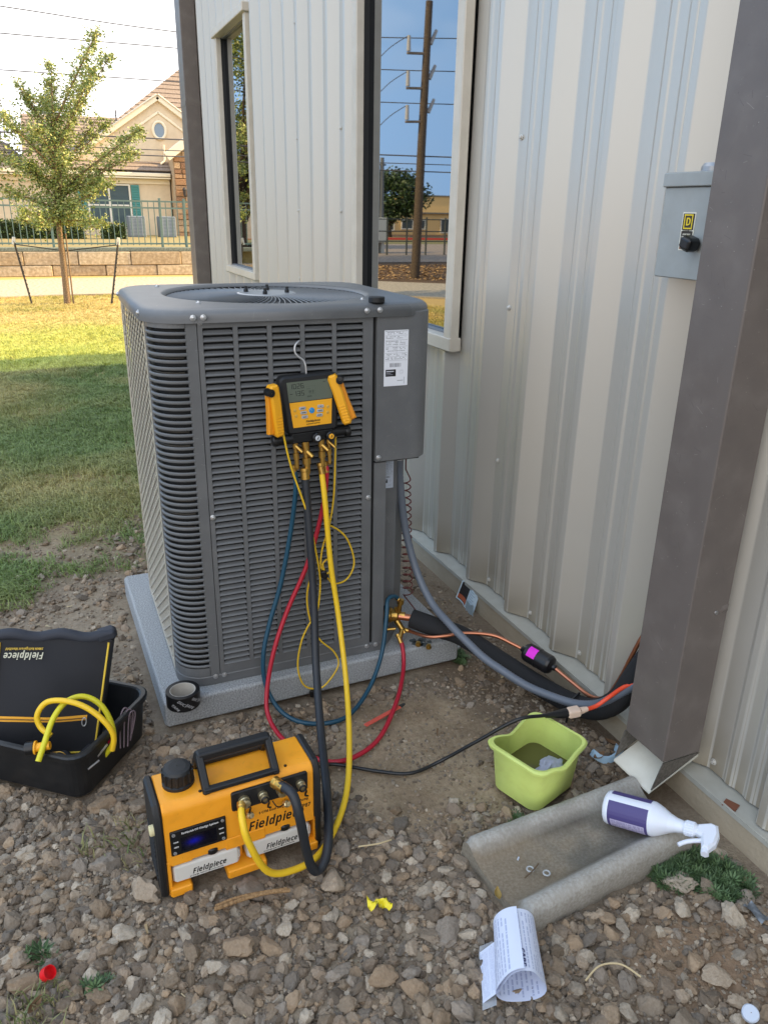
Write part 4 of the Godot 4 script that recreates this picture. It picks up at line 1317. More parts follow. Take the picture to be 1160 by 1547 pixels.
	for y in 48:
		for x in 96:
			var g = exp(-(pow((x - 34) / 22.0, 2) + pow((y - 22) / 14.0, 2)))
			im.set_pixel(x, y, Color(0.01 + 0.01 * g, 0.015 + 0.03 * g, 0.04 + 0.55 * g))
	pic("oil_window", im)
	var wm = mat("oil_window", Color(0.02, 0.02, 0.05), 0.12)
	wm.emission_enabled = true
	wm.emission = Color.WHITE
	wm.emission_operator = BaseMaterial3D.EMISSION_OP_MULTIPLY
	wm.emission_texture = tex["oil_window"]
	wm.emission_energy_multiplier = 0.35
	part("window", wn, wm, disp, Vector3(0, -0.006, 0.0065))
	part("lettering", lettering("RunQuick Oil Change System", 0.0052, true, 0.0, 0.85), mat("print_white", S(225, 225, 225), 0.5), disp, Vector3(0.004, 0.0245, 0.0062))
	for s in [-1.0, 1.0]:
		for q in 2:
			part("lettering", lettering(["MAX", "MIN"][q], 0.0038, true), mm["print_white"], disp, Vector3(s * 0.052, 0.004 - q * 0.014, 0.0062))
		for y in [0.026, -0.026]:
			var sc := Geo.new()
			sc.lathe([Vector2(0.0042, 0), Vector2(0.004, 0.002), Vector2(0.001, 0.0022)], 10)
			part("screw", sc, mat("silver", S(196, 198, 200), 0.3, 0.7), disp, Vector3(s * 0.056, y, 0.006), Vector3(PI / 2, 0, 0))
	# port plate
	var pp := Geo.new()
	pp.prism(rrect(0.186, 0.052, 0.006), 0.008, 0.0015)
	var plate = part("port_plate", pp, blk2, d, Vector3(0.252, 0.2205, -0.002))
	for k in 4:
		var px = [0.187, 0.232, 0.277, 0.325][k] - 0.252
		var pt := Geo.new()
		var r = [0.0135, 0.0115, 0.013, 0.011][k]
		pt.lathe([Vector2(r, 0.004), Vector2(r, 0.012), Vector2(r * 0.92, 0.014), Vector2(r * 0.92, 0.022), Vector2(r * 0.5, 0.024), Vector2(0.001, 0.024)], 12)
		var po = part("port", pt, mat("port_brass", S(205, 190, 150), 0.3, 0.85), plate, Vector3(px, 0, 0.004), Vector3(PI / 2, 0, 0))
		if k == 1 or k == 3:
			var rg := Geo.new()
			var rp := []
			for i in 13: rp.append(Vector3(cos(TAU * i / 12) * 0.008, 0.026, sin(TAU * i / 12) * 0.008))
			rg.tube(rp, 0.0022, 6, false)
			part("cap_ring", rg, black, po)
		var lz := Geo.new()
		if k != 2: lz.tube(spline([Vector3(px + 0.006, -0.006, 0.028), Vector3(px + 0.012, -0.018, 0.020), Vector3(px + 0.010, -0.034, 0.016), Vector3(px + 0.018, -0.040, 0.014)], 4), 0.0024, 6)
		else: lz.tube(spline([Vector3(px - 0.022, -0.026, 0.010), Vector3(px - 0.012, -0.042, 0.018), Vector3(px + 0.006, -0.040, 0.016)], 4), 0.0015, 6)
		part("lanyard", lz, black, plate)
		if k == 0 or k == 2:
			var cp := Geo.new()
			cp.lathe([Vector2(0.0085, 0), Vector2(0.0085, 0.011), Vector2(0.006, 0.013), Vector2(0.006, 0.018), Vector2(0.001, 0.0185)], 10, Transform3D(facing(Vector3(0.3, 0.5, 0.8)), Vector3(px + 0.008, -0.046, 0.010)))
			part("port_cap", cp, mat("port_brass", S(205, 190, 150), 0.3, 0.85), plate)
	for p in [[-0.086, 0.020], [-0.086, -0.020], [0.086, 0.020], [0.086, -0.018], [0.0, 0.021]]:
		var sc := Geo.new()
		sc.lathe([Vector2(0.003, 0), Vector2(0.0028, 0.0015), Vector2(0.001, 0.0016)], 8)
		part("screw", sc, black, plate, Vector3(p[0], p[1], 0.008), Vector3(PI / 2, 0, 0))
	part("lettering", lettering("Fieldpiece", 0.0255, true, 0.2, 0.80), mm["ink"], d, Vector3(0.266, 0.131, 0.0004))
	part("lettering", lettering("8 CFM Dual Stage Vacuum Pump", 0.0068, true, 0.0, 0.85), mm["ink"], d, Vector3(0.285, 0.163, 0.0004))
	part("lettering", lettering("VP87", 0.011, true, 0.1, 0.85), mm["ink"], d, Vector3(0.338, 0.1435, 0.0004))
	# filler cap and handle
	var fc := Geo.new()
	fc.lathe([Vector2(0.037, 0.252), Vector2(0.037, 0.262), Vector2(0.0335, 0.264), Vector2(0.0335, 0.293), Vector2(0.030, 0.298), Vector2(0.020, 0.2995), Vector2(0.001, 0.300)], 28)
	for k in 14:
		var a = TAU * k / 14
		fc.tube([Vector3(cos(a) * 0.0335, 0.266, sin(a) * 0.0335), Vector3(cos(a) * 0.0335, 0.292, sin(a) * 0.0335)], 0.0036, 6)
	part("filler_cap", fc, blk2, d, Vector3(0.057, 0.002, -0.075))
	var hd := Node3D.new()
	hd.name = "handle"
	d.add_child(hd)
	var gp := Geo.new()
	gp.rbox(Vector3(0.190, 0.313, -0.075), Vector3(0.180, 0.026, 0.030), 0.008)
	part("grip", gp, blk2, hd)
	var lg := Geo.new()
	for x in [0.108, 0.272]:
		for z in [-0.014, -0.115]:
			var a = Vector3(x, 0.312, -0.070 if z > -0.05 else -0.080); var b = Vector3(x, 0.256, z)
			lg.rbox((a + b) / 2, Vector3(0.018, a.distance_to(b) + 0.012, 0.022), 0.004, Basis(Vector3(1, 0, 0), atan2(b.z - a.z, b.y - a.y) + PI))
			part("leg", lg, blk2, hd)
			lg = Geo.new()
	var rl := Geo.new()
	for z in [-0.014, -0.115]:
		rl = Geo.new()
		rl.rbox(Vector3(0.190, 0.2615, z), Vector3(0.180, 0.014, 0.018), 0.004)
		part("rail", rl, blk2, hd)
	for p in [[0.118, -0.020], [0.262, -0.020], [0.30, -0.024], [0.095, -0.022]]:
		var sc := Geo.new()
		sc.lathe([Vector2(0.004, 0), Vector2(0.0036, 0.002), Vector2(0.001, 0.0022)], 8)
		part("screw", sc, black, d, Vector3(p[0], 0.257, p[1]))

# ---------------------------------------------------------------- lines between the unit and the wall
func service_lines() -> void:
	var black = mat("black_plastic", S(20, 21, 23), 0.35)
	var foam = mat("foam", S(30, 31, 34), 0.85, 0.0, {"bump": "grain_n", "tri": 6.0, "bs": 0.3})
	solo("suction_line", hose([Vector3(1.044, 0.182, -2.148), Vector3(1.112, 0.165, -2.085), Vector3(1.189, 0.140, -2.033), Vector3(1.275, 0.090, -1.905), Vector3(1.345, 0.055, -1.790), Vector3(1.392, 0.048, -1.680), Vector3(1.410, 0.085, -1.580), Vector3(1.420, 0.165, -1.505), Vector3(1.428, 0.270, -1.462), Vector3(1.445, 0.350, -1.435), Vector3(1.485, 0.405, -1.42), Vector3(1.56, 0.430, -1.415)], 0.034, 6, 14), foam, "thick black foam insulated pipe sagging from the condenser to the wall", "pipe")
	var cd := thing("flexible_conduit", "grey flexible conduit running from under the control box down to the wall", "conduit")
	var cpts = spline([Vector3(1.012, 0.765, -2.220), Vector3(1.014, 0.735, -2.222), Vector3(1.029, 0.630, -2.235), Vector3(1.048, 0.482, -2.225), Vector3(1.075, 0.340, -2.180), Vector3(1.095, 0.257, -2.10), Vector3(1.116, 0.220, -2.015), Vector3(1.142, 0.188, -1.945), Vector3(1.178, 0.150, -1.878), Vector3(1.218, 0.125, -1.813), Vector3(1.265, 0.100, -1.749), Vector3(1.312, 0.090, -1.688), Vector3(1.355, 0.095, -1.618), Vector3(1.385, 0.13, -1.55), Vector3(1.395, 0.200, -1.485), Vector3(1.42, 0.27, -1.435), Vector3(1.47, 0.33, -1.42), Vector3(1.56, 0.35, -1.42)], 26)
	var cg := Geo.new()
	var rad := []
	for k in cpts.size(): rad.append(0.0128 if k % 3 else 0.0138)
	cg.tube(cpts, rad, 12)
	part("tube", cg, mat("conduit_grey", S(98, 106, 118), 0.4), cd)
	var nut := Geo.new()
	nut.lathe([Vector2(0.018, 0.742), Vector2(0.018, 0.756), Vector2(0.023, 0.757), Vector2(0.023, 0.772)], 8, Transform3D(Basis(), Vector3(1.013, 0, -2.225)))
	part("connector", nut, mat("silver", S(196, 198, 200), 0.3, 0.7), cd)
	var tie := Geo.new()
	tie.tube([Vector3(1.350, 0.012, -1.640), Vector3(1.352, 0.09, -1.64), Vector3(1.40, 0.098, -1.655)], 0.004, 6)
	part("cable_tie", tie, black, cd)
	var cu = mat("copper", S(196, 128, 98), 0.3, 0.9)
	var ll := thing("liquid_line", "bare copper pipe with a black filter drier running beside the foam pipe", "copper pipe")
	part("pipe", hose([Vector3(1.030, 0.142, -2.135), Vector3(1.067, 0.152, -2.060), Vector3(1.115, 0.158, -2.035), Vector3(1.185, 0.165, -2.015), Vector3(1.27, 0.160, -1.975), Vector3(1.318, 0.145, -1.920), Vector3(1.342, 0.135, -1.888)], 0.0062, 6, 9), cu, ll)
	part("pipe", hose([Vector3(1.381, 0.128, -1.769), Vector3(1.400, 0.112, -1.700), Vector3(1.415, 0.105, -1.62), Vector3(1.420, 0.14, -1.560), Vector3(1.422, 0.228, -1.515), Vector3(1.425, 0.321, -1.485), Vector3(1.445, 0.41, -1.465), Vector3(1.49, 0.455, -1.45), Vector3(1.56, 0.47, -1.44)], 0.0062, 6, 9), cu, ll)
	var dr := Node3D.new()
	dr.name = "filter_drier"
	ll.add_child(dr)
	var p0 = Vector3(1.335, 0.140, -1.895); var p1 = Vector3(1.384, 0.127, -1.762)
	dr.transform = Transform3D(facing(p1 - p0), p0)
	var ln = p0.distance_to(p1)
	var g := Geo.new()
	g.lathe([Vector2(0.006, 0.0), Vector2(0.010, 0.004), Vector2(0.011, 0.012), Vector2(0.028, 0.020), Vector2(0.032, 0.028), Vector2(0.032, ln * 0.5 - 0.002), Vector2(0.0335, ln * 0.5), Vector2(0.032, ln * 0.5 + 0.002), Vector2(0.032, ln - 0.028), Vector2(0.028, ln - 0.020), Vector2(0.011, ln - 0.012), Vector2(0.010, ln - 0.004), Vector2(0.006, ln)], 20)
	part("shell", g, mat("drier_black", S(24, 24, 27), 0.3), dr)
	var lb := Geo.new()   # bright pink label on the upper side
	var up = dr.transform.basis.inverse() * Vector3(-0.55, 0.72, 0.42)
	var a0 = atan2(-up.z, up.x)
	for k in 6:
		var q := []
		for e in [[k, 0.028], [k + 1, 0.028], [k + 1, 0.060], [k, 0.060]]:
			var a = a0 - 0.55 + 1.1 * e[0] / 6.0
			q.append(Vector3(cos(a) * 0.0342, e[1] + 0.012, -sin(a) * 0.0342))
		lb.quad(q[0], q[1], q[2], q[3])
	part("label", lb, mat("pink_label", S(226, 40, 214), 0.5), dr)
	# control wire curled in a loose spring beside the unit
	var cw := Geo.new()
	var wp := [Vector3(1.075, 0.76, -2.30), Vector3(1.09, 0.71, -2.33), Vector3(1.10, 0.66, -2.35)]
	for k in 150:
		var a = k * TAU / 9.0
		var y = 0.62 - k * 0.0031
		wp.append(Vector3(1.105 + k * 0.00016 + cos(a) * 0.018, y, -2.36 + sin(a) * 0.018))
	wp.append(Vector3(1.15, 0.10, -2.33)); wp.append(Vector3(1.20, 0.06, -2.22))
	cw.tube(wp, 0.0024, 6)
	solo("control_wire", cw, mat("wire_maroon", S(110, 52, 48), 0.5), "dark red control wire coiled like a spring behind the grey conduit", "wire")
	# power lead of the pump and the orange extension cord
	var pump_node := get_node("vacuum_pump") as Node3D
	var pc := Node3D.new()
	pc.name = "power_cord"
	pump_node.add_child(pc)
	pc.transform = pump_node.transform.affine_inverse()
	part("cable", hose([Vector3(0.470, 0.10, -1.60), Vector3(0.500, 0.055, -1.68), Vector3(0.556, 0.030, -1.708), Vector3(0.608, 0.016, -1.717), Vector3(0.712, 0.008, -1.654), Vector3(0.797, 0.008, -1.611), Vector3(0.892, 0.020, -1.613), Vector3(0.979, 0.100, -1.563), Vector3(1.073, 0.178, -1.517), Vector3(1.15, 0.178, -1.508), Vector3(1.192, 0.172, -1.505)], 0.0052, 6, 9), black, pc)
	var pg := Geo.new()
	pg.tube([Vector3(1.165, 0.174, -1.508), Vector3(1.19, 0.172, -1.506), Vector3(1.22, 0.170, -1.503), Vector3(1.234, 0.170, -1.502)], [0.006, 0.010, 0.014, 0.014], 10)
	part("plug", pg, black, pc)
	var oc := thing("extension_cord", "orange extension cord with a clear plug end reaching from behind the downspout", "cord")
	var cl := Geo.new()
	cl.rbox(Vector3(1.254, 0.170, -1.498), Vector3(0.046, 0.030, 0.034), 0.009, Basis(Vector3.UP, -0.1))
	cl.tube([Vector3(1.275, 0.170, -1.496), Vector3(1.30, 0.170, -1.496)], [0.011, 0.0075], 10)
	part("socket", cl, mat("clear_plug", S(214, 190, 170), 0.3, 0.0, {"sss": 0.03}), oc)
	part("cable", hose([Vector3(1.285, 0.170, -1.495), Vector3(1.335, 0.168, -1.500), Vector3(1.372, 0.195, -1.492), Vector3(1.395, 0.245, -1.46), Vector3(1.43, 0.285, -1.42), Vector3(1.48, 0.31, -1.41), Vector3(1.56, 0.32, -1.41)], 0.0062, 6, 9), mat("cord_orange", S(226, 78, 46), 0.45), oc)

# ---------------------------------------------------------------- black mixing tub and the soft tool bag in it
func tub_and_bag() -> void:
	var black = mat("tub_black", Color.WHITE, 0.42, 0.0, {"tex": "worn_black", "tri": 3.0})
	var t := thing("black_tub", "black plastic mixing tub holding the tool bag on the left of the pad", "tub", Vector3(-0.064, 0.0, -1.82))
	# local axes: u towards the right-back corner, w towards the left-back
	var u = Vector3(0.216, 0, -0.264).normalized(); var w = Vector3(-0.264, 0, -0.216).normalized()
	t.transform = Transform3D(Basis(u, Vector3.UP, u.cross(Vector3.UP)), Vector3(-0.064, 0.0, -1.82))
	# now local x = u, local z = -w direction?  keep everything in terms of u and w
	var lu = 0.345; var lw = 0.52; var hgt = 0.155
	var zs = -1.0 if (u.cross(Vector3.UP)).dot(w) < 0 else 1.0
	var g := Geo.new()
	var ring = func(ins: float, y: float, r: float) -> Array:
		var o := []
		for p in rrect(lu - 2 * ins, lw - 2 * ins, r, 5): o.append(Vector3(lu / 2 + p.x, y, zs * (lw / 2 + p.y)))
		return o
	var rings = [ring.call(0.022, 0.003, 0.035), ring.call(0.016, 0.010, 0.04), ring.call(0.006, hgt - 0.022, 0.042), ring.call(-0.004, hgt - 0.018, 0.05), ring.call(-0.006, hgt - 0.004, 0.05), ring.call(-0.002, hgt, 0.05), ring.call(0.008, hgt, 0.045), ring.call(0.012, hgt - 0.004, 0.045), ring.call(0.032, 0.016, 0.05)]
	for k in rings.size() - 1:
		var a = rings[k]; var b = rings[k + 1]
		for i in a.size():
			var j = (i + 1) % a.size()
			if zs > 0: g.quad(a[j], a[i], b[i], b[j])
			else: g.quad(a[i], a[j], b[j], b[i])
	var cen = Vector3(lu / 2, 0.003, zs * lw / 2)
	for i in rings[0].size():
		var j = (i + 1) % rings[0].size()
		g.tri(rings[0][i], rings[0][j], cen)
		g.tri(rings[8][i], rings[8][j], cen + Vector3(0, 0.013, 0))
	part("shell", g, black, t)
	# bag leaning back in the tub
	var cloth = mat("bag_cloth", S(32, 33, 38), 0.8, 0.0, {"bump": "grain_n", "tri": 14.0, "bs": 0.35})
	var b := thing("tool_bag", "black fabric tool bag with yellow piping leaning upright in the black tub", "bag")
	var tl = Vector3(-0.232, 0.372, -2.160); var tr = Vector3(0.064, 0.335, -2.110)
	var bl = Vector3(-0.300, 0.045, -2.060); var brr = Vector3(-0.020, 0.030, -2.000)
	var nrm = (brr - bl).cross(tl - bl).normalized()
	var surf = func(s: float, q: float, off: float) -> Vector3:
		var p = bl.lerp(brr, s).lerp(tl.lerp(tr, s), q)
		var puff = 0.026 * sin(PI * clampf(s, 0, 1)) * sin(PI * clampf(q, 0.02, 0.98)) + 0.004 * sin(s * 9 + q * 7) * sin(PI * s)
		return p + nrm * (off + puff)
	var f := Geo.new()
	f.sheet(16, 16, func(i, j): return surf.call(i / 15.0, j / 15.0, 0.0))
	f.sheet(16, 16, func(i, j): return surf.call(1.0 - i / 15.0, j / 15.0, 0.0) - nrm * (0.075 + 0.0))
	for e in 4:
		for k in 15:
			var a = k / 15.0; var c2 = (k + 1) / 15.0
			var pa: Vector3; var pb: Vector3
			if e == 0: pa = surf.call(1.0, a, 0.0); pb = surf.call(1.0, c2, 0.0)
			elif e == 1: pa = surf.call(0.0, c2, 0.0); pb = surf.call(0.0, a, 0.0)
			elif e == 2: pa = surf.call(c2, 1.0, 0.0); pb = surf.call(a, 1.0, 0.0)
			else: pa = surf.call(a, 0.0, 0.0); pb = surf.call(c2, 0.0, 0.0)
			f.quad(pa, pa - nrm * 0.075, pb - nrm * 0.075, pb)
	part("body", f, cloth, b)
	var top := Geo.new()   # folded top edge
	var tp := []; var tra := []
	for k in 12:
		tp.append(surf.call(k / 11.0, 1.0, 0.002) + Vector3(0, 0.004 + 0.006 * sin(k * 1.3), 0) - nrm * 0.012)
		tra.append(0.018 + 0.003 * sin(k * 2.1) + (0.012 if k > 9 else 0.0))
	top.tube(spline(tp, 3), 0.017, 8)
	top.rbox(tr + Vector3(-0.018, 0.012, 0.0) - nrm * 0.02, Vector3(0.06, 0.035, 0.05), 0.012, Basis(Vector3(0, 0, 1), 0.15))
	part("top_flap", top, mat("bag_edge", S(46, 50, 60), 0.7), b)
	var pp := Geo.new()
	for s in [0.022, 0.978]:
		var pts := []
		for k in 14: pts.append(surf.call(s, 0.02 + 0.94 * k / 13.0, 0.003))
		pp.tube(pts, 0.0032, 6)
	var bt := []
	for k in 14: bt.append(surf.call(0.022 + 0.956 * k / 13.0, 0.03, 0.003))
	pp.tube(bt, 0.0028, 6)
	part("piping", pp, mat("piping_yellow", S(226, 192, 60), 0.55), b)
	var zp := Geo.new()
	for k in 12:
		var a = k / 12.0 * 0.87; var c3 = (k + 1) / 12.0 * 0.87
		var qa = 0.345 - 0.02 * a; var qb = 0.345 - 0.02 * c3
		zp.quad(surf.call(a, qa - 0.022, 0.003), surf.call(c3, qb - 0.022, 0.003), surf.call(c3, qb + 0.022, 0.003), surf.call(a, qa + 0.022, 0.003))
	part("zip_band", zp, mat("zip_yellow", S(232, 168, 48), 0.55), b)
	var zl := Geo.new()
	var za := []
	for k in 13: za.append(surf.call(k / 12.0 * 0.86, 0.345 - 0.02 * k / 12.0, 0.005))
	zl.tube(za, 0.0016, 5)
	part("zip", zl, mat("zip_dark", S(120, 86, 30), 0.5), b)
	var pu := Geo.new()
	var c4: Vector3 = surf.call(0.85, 0.30, 0.007)
	var rp := []
	for k in 11: rp.append(c4 + (tr - tl).normalized() * cos(TAU * k / 10) * 0.006 + (tl - bl).normalized() * (sin(TAU * k / 10) * 0.012 - 0.002))
	pu.tube(rp, 0.0016, 6, false)
	part("zip_pull", pu, mat("silver", S(196, 198, 200), 0.3, 0.7), b)
	# upside-down lettering near the top edge
	var bx = (brr - bl).normalized().lerp((tr - tl).normalized(), 0.8).normalized()
	var by = nrm.cross(bx).normalized()
	for q in 2:
		var le = part("lettering", lettering(["Fieldpiece", "SMAN Refrigerant Manifold"][q], [0.019, 0.0066][q], true, 0.2, 0.8), mat(["bag_print", "bag_print_y"][q], [S(205, 205, 185), S(225, 190, 70)][q], 0.6), b)
		le.transform = Transform3D(Basis(-bx, -by, nrm), surf.call(0.245, [0.86, 0.915][q], 0.0065))
	# yellow hose coil and fittings lying in the tub
	var yh := thing("coiled_hose", "short yellow hose looped over the front of the tool bag in the black tub", "hose")
	part("hose", hose([Vector3(-0.160, 0.150, -1.860), Vector3(-0.142, 0.180, -1.885), Vector3(-0.112, 0.225, -1.930), Vector3(-0.075, 0.250, -1.958), Vector3(-0.030, 0.250, -1.965), Vector3(0.010, 0.220, -1.950), Vector3(0.030, 0.165, -1.930), Vector3(0.026, 0.11, -1.92), Vector3(-0.01, 0.06, -1.93)], 0.0078, 6, 10), mat("hose_lemon", S(214, 206, 40), 0.42), yh)
	part("hose", hose([Vector3(-0.125, 0.168, -1.935), Vector3(-0.148, 0.188, -1.955), Vector3(-0.152, 0.222, -1.965), Vector3(-0.125, 0.255, -1.965), Vector3(-0.080, 0.262, -1.945), Vector3(-0.030, 0.245, -1.920), Vector3(0.012, 0.205, -1.895), Vector3(0.030, 0.160, -1.885), Vector3(0.022, 0.115, -1.885)], 0.0078, 6, 10), mat("hose_yellow", S(238, 196, 40), 0.42), yh)
	var vl := Geo.new()
	vl.tube([Vector3(-0.186, 0.165, -1.905), Vector3(-0.165, 0.168, -1.898)], [0.018, 0.018], 14)
	part("valve_handle", vl, mat("black_plastic", S(20, 21, 23), 0.35), yh)
	var vy := Geo.new()
	vy.tube([Vector3(-0.166, 0.168, -1.898), Vector3(-0.162, 0.168, -1.897)], [0.018, 0.018], 14)
	vy.tube([Vector3(-0.162, 0.168, -1.897), Vector3(-0.128, 0.172, -1.888)], [0.012, 0.011], 12)
	part("valve_body", vy, mat("tool_yellow", S(240, 172, 30), 0.42), yh)
	var gr := Geo.new()
	gr.tube(spline([Vector3(-0.125, 0.150, -1.885), Vector3(-0.10, 0.150, -1.875), Vector3(-0.088, 0.12, -1.868), Vector3(-0.08, 0.06, -1.86)], 4), 0.0016, 6)
	part("wire", gr, mat("brass", S(190, 152, 78), 0.28, 0.9), yh)
	# loose tools at the bottom of the tub
	var lt := thing("hand_tools", "small metal hand tools and leads lying in the corner of the black tub", "tools")
	var m1 := Geo.new()
	m1.tube(spline([Vector3(-0.075, 0.09, -1.86), Vector3(-0.05, 0.10, -1.87), Vector3(-0.042, 0.112, -1.875)], 3), 0.004, 7)
	m1.tube([Vector3(-0.02, 0.10, -1.895), Vector3(0.01, 0.108, -1.925)], [0.006, 0.005], 8)
	m1.tube([Vector3(-0.045, 0.09, -1.86), Vector3(-0.015, 0.095, -1.88)], [0.003, 0.003], 7)
	part("steel_tool", m1, mat("silver", S(196, 198, 200), 0.3, 0.7), lt)
	var m2 := Geo.new()
	m2.tube([Vector3(0.012, 0.11, -1.93), Vector3(0.028, 0.112, -1.944)], [0.006, 0.006], 8)
	part("red_tip", m2, mat("hose_red", S(176, 28, 50), 0.42), lt)
	var m3 := Geo.new()
	m3.rbox(Vector3(-0.035, 0.05, -1.955), Vector3(0.10, 0.05, 0.09), 0.02, Basis(Vector3.UP, 0.9))
	m3.rbox(Vector3(-0.115, 0.06, -1.955), Vector3(0.07, 0.05, 0.06), 0.015, Basis(Vector3.UP, 0.3))
	part("dark_pouch", m3, mat("bag_cloth", S(32, 33, 38), 0.8), lt)
	var m4 := Geo.new()
	for k in 3:
		m4.tube(spline([Vector3(0.045 + k * 0.01, 0.06, -1.96), Vector3(0.055 + k * 0.012, 0.14, -1.985), Vector3(0.072 + k * 0.010, 0.165 - k * 0.008, -1.998), Vector3(0.085 + k * 0.006, 0.13, -2.0), Vector3(0.075, 0.06, -1.985)], 4), 0.0022, 6)
	part("test_lead", m4, mat("lead_mauve", S(120, 104, 112), 0.5), lt)

# ---------------------------------------------------------------- splash block, spray bottle, basin, litter
func splash_and_bottle() -> void:
	var sb := Geo.new()
	var con = mat("splash_concrete", Color.WHITE, 0.88, 0.0, {"vc": 1, "tex": "soil", "tri": 7.0, "bump": "stone_n", "bs": 0.35})
	# cross section across the trough, rims rounded; carried along the length, floor falling to the open end
	var sec = func(s: float) -> Array:
		var fl = lerpf(0.020, 0.036, s); var w = lerpf(0.128, 0.112, s); var rim = lerpf(0.058, 0.068, s)
		if s < 0.03: rim -= 0.012; 
		var o := [Vector2(-w - 0.006, -0.02)]
		for q in arc(-w + 0.020, rim - 0.024, 0.024, PI, PI * 0.14, 8): o.append(q)
		o.append(Vector2(-w + 0.058, fl + 0.006)); o.append(Vector2(-w + 0.074, fl))
		for k in range(1, 12): o.append(Vector2(lerpf(-w + 0.074, w - 0.074, k / 12.0), fl - 0.002 * sin(PI * k / 12.0)))
		o.append(Vector2(w - 0.074, fl)); o.append(Vector2(w - 0.058, fl + 0.006))
		for q in arc(w - 0.020, rim - 0.024, 0.024, PI * 0.86, 0.0, 8): o.append(q)
		o.append(Vector2(w + 0.006, -0.02))
		return o
	var n = 60
	var m = sec.call(0.5).size()
	sb.sheet(m, n, func(i, j):
		var s = j / float(n - 1)
		var q: Vector2 = sec.call(s)[i]
		return Vector3(q.x + 0.0015 * hn.get_noise_2d(s * 90, i * 9.0), q.y + 0.0015 * hn.get_noise_2d(s * 120 + 40, i * 7.0), -s * 0.53))
	for k in sb.v.size():   # weathering: pale rims, dark grime and brown silt in the trough
		var p: Vector3 = sb.v[k]
		var kn = hn.get_noise_2d(p.x * 60, p.z * 60)
		var low = smoothstep(0.056, 0.030, p.y) * smoothstep(0.118, 0.085, absf(p.x) + kn * 0.02)
		var c = SL(188, 187, 182).lerp(SL(166, 164, 158), clampf(0.5 + kn, 0, 1))
		c = c.lerp(SL(118, 115, 107), low * smoothstep(-0.05, -0.3, p.z + kn * 0.3))
		c = c.lerp(SL(146, 135, 117), low * smoothstep(-0.34, -0.12, p.z + kn * 0.2))
		c = c.lerp(SL(78, 76, 72), low * smoothstep(0.045, 0.075, absf(p.x) + kn * 0.03) * smoothstep(-0.12, -0.25, p.z) * 0.8)
		c = c.lerp(SL(132, 124, 110), smoothstep(0.018, -0.005, p.y) * 0.7)
		sb.c[k] = c
	sb.col = SL(150, 144, 132)
	for s in [0.0, 1.0]:
		var o = sec.call(s)
		for k in m - 1:
			var a = Vector3(o[k].x, o[k].y, -s * 0.53); var b = Vector3(o[k + 1].x, o[k + 1].y, -s * 0.53)
			if s == 0.0: sb.quad(Vector3(a.x, -0.02, 0.0), Vector3(b.x, -0.02, 0.0), b, a)
			else: sb.quad(Vector3(b.x, -0.02, -0.53), Vector3(a.x, -0.02, -0.53), a, b)
	var so = solo("splash_block", sb, con, "weathered grey concrete splash block under the downspout outlet", "splash block")
	so.position = Vector3(0.806, 0.0, -1.172)
	so.rotation.y = deg_to_rad(-86.0)
	# spray bottle
	var base = Vector3(1.180, 0.074, -1.236); var neck = Vector3(1.285, 0.112, -1.066)
	var ax = (neck - base).normalized()
	var bo := thing("spray_bottle", "white trigger spray bottle with purple label lying across the splash block", "spray bottle")
	bo.transform = Transform3D(facing(ax), base)
	var white = mat("bottle_white", S(222, 228, 240), 0.35, 0.0, {"sss": 0.03})
	var bg := Geo.new()
	bg.lathe([Vector2(0.001, 0.0), Vector2(0.034, 0.0), Vector2(0.040, 0.004), Vector2(0.042, 0.010), Vector2(0.042, 0.122), Vector2(0.040, 0.128), Vector2(0.034, 0.142), Vector2(0.024, 0.160), Vector2(0.018, 0.176), Vector2(0.015, 0.192), Vector2(0.0145, 0.204)], 28)
	part("body", bg, white, bo)
	var im := Image.create(320, 200, false, Image.FORMAT_RGB8)
	im.fill(S(222, 226, 238))
	var r3 := RandomNumberGenerator.new(); r3.seed = 8
	im.fill_rect(Rect2i(0, 0, 320, 200), S(74, 66, 120))
	im.fill_rect(Rect2i(60, 14, 120, 172), S(176, 170, 200))
	for y in range(20, 182, 5):
		var x = 64
		while x < 172:
			var w = r3.randi_range(4, 16)
			if r3.randf() < 0.75: im.fill_rect(Rect2i(x, y, mini(w, 176 - x), 2), S(120, 112, 158))
			x += w + 3
	im.fill_rect(Rect2i(186, 4, 66, 192), S(206, 210, 226))
	im.fill_rect(Rect2i(192, 10, 50, 60), S(52, 46, 100)); im.fill_rect(Rect2i(192, 76, 50, 30), S(170, 80, 110)); im.fill_rect(Rect2i(192, 112, 50, 76), S(84, 74, 130))
	im.fill_rect(Rect2i(200, 20, 10, 160), S(210, 206, 228))
	pic("bottle_label", im)
	var lb := Geo.new()
	for k in 28:
		var q := []
		for e in [[k, 0.016], [k + 1, 0.016], [k + 1, 0.116], [k, 0.116]]:
			var a = TAU * 0.92 * e[0] / 28.0 + 0.2
			q.append(Vector3(cos(a) * 0.0426, e[1], -sin(a) * 0.0426))
		var f0 = lb.v.size()
		lb.quad(q[0], q[1], q[2], q[3])
		for e in 4:
			lb.u[f0 + e] = Vector2((k + [0, 1, 1, 0][e]) / 28.0, [1.0, 1.0, 0.0, 0.0][e])
	part("label", lb, mat("bottle_label", Color.WHITE, 0.45, 0.0, {"tex": "bottle_label"}), bo)
	var hd := Node3D.new()
	hd.name = "spray_head"
	bo.add_child(hd)
	# turn the head so that the trigger points towards the viewer and down-left
	var want = bo.transform.basis.inverse() * Vector3(-0.55, -0.15, 0.8)
	hd.rotation.y = atan2(-want.z, want.x)
	var h1 := Geo.new()
	h1.lathe([Vector2(0.017, 0.196), Vector2(0.018, 0.198), Vector2(0.018, 0.220), Vector2(0.015, 0.223), Vector2(0.011, 0.228)], 20)
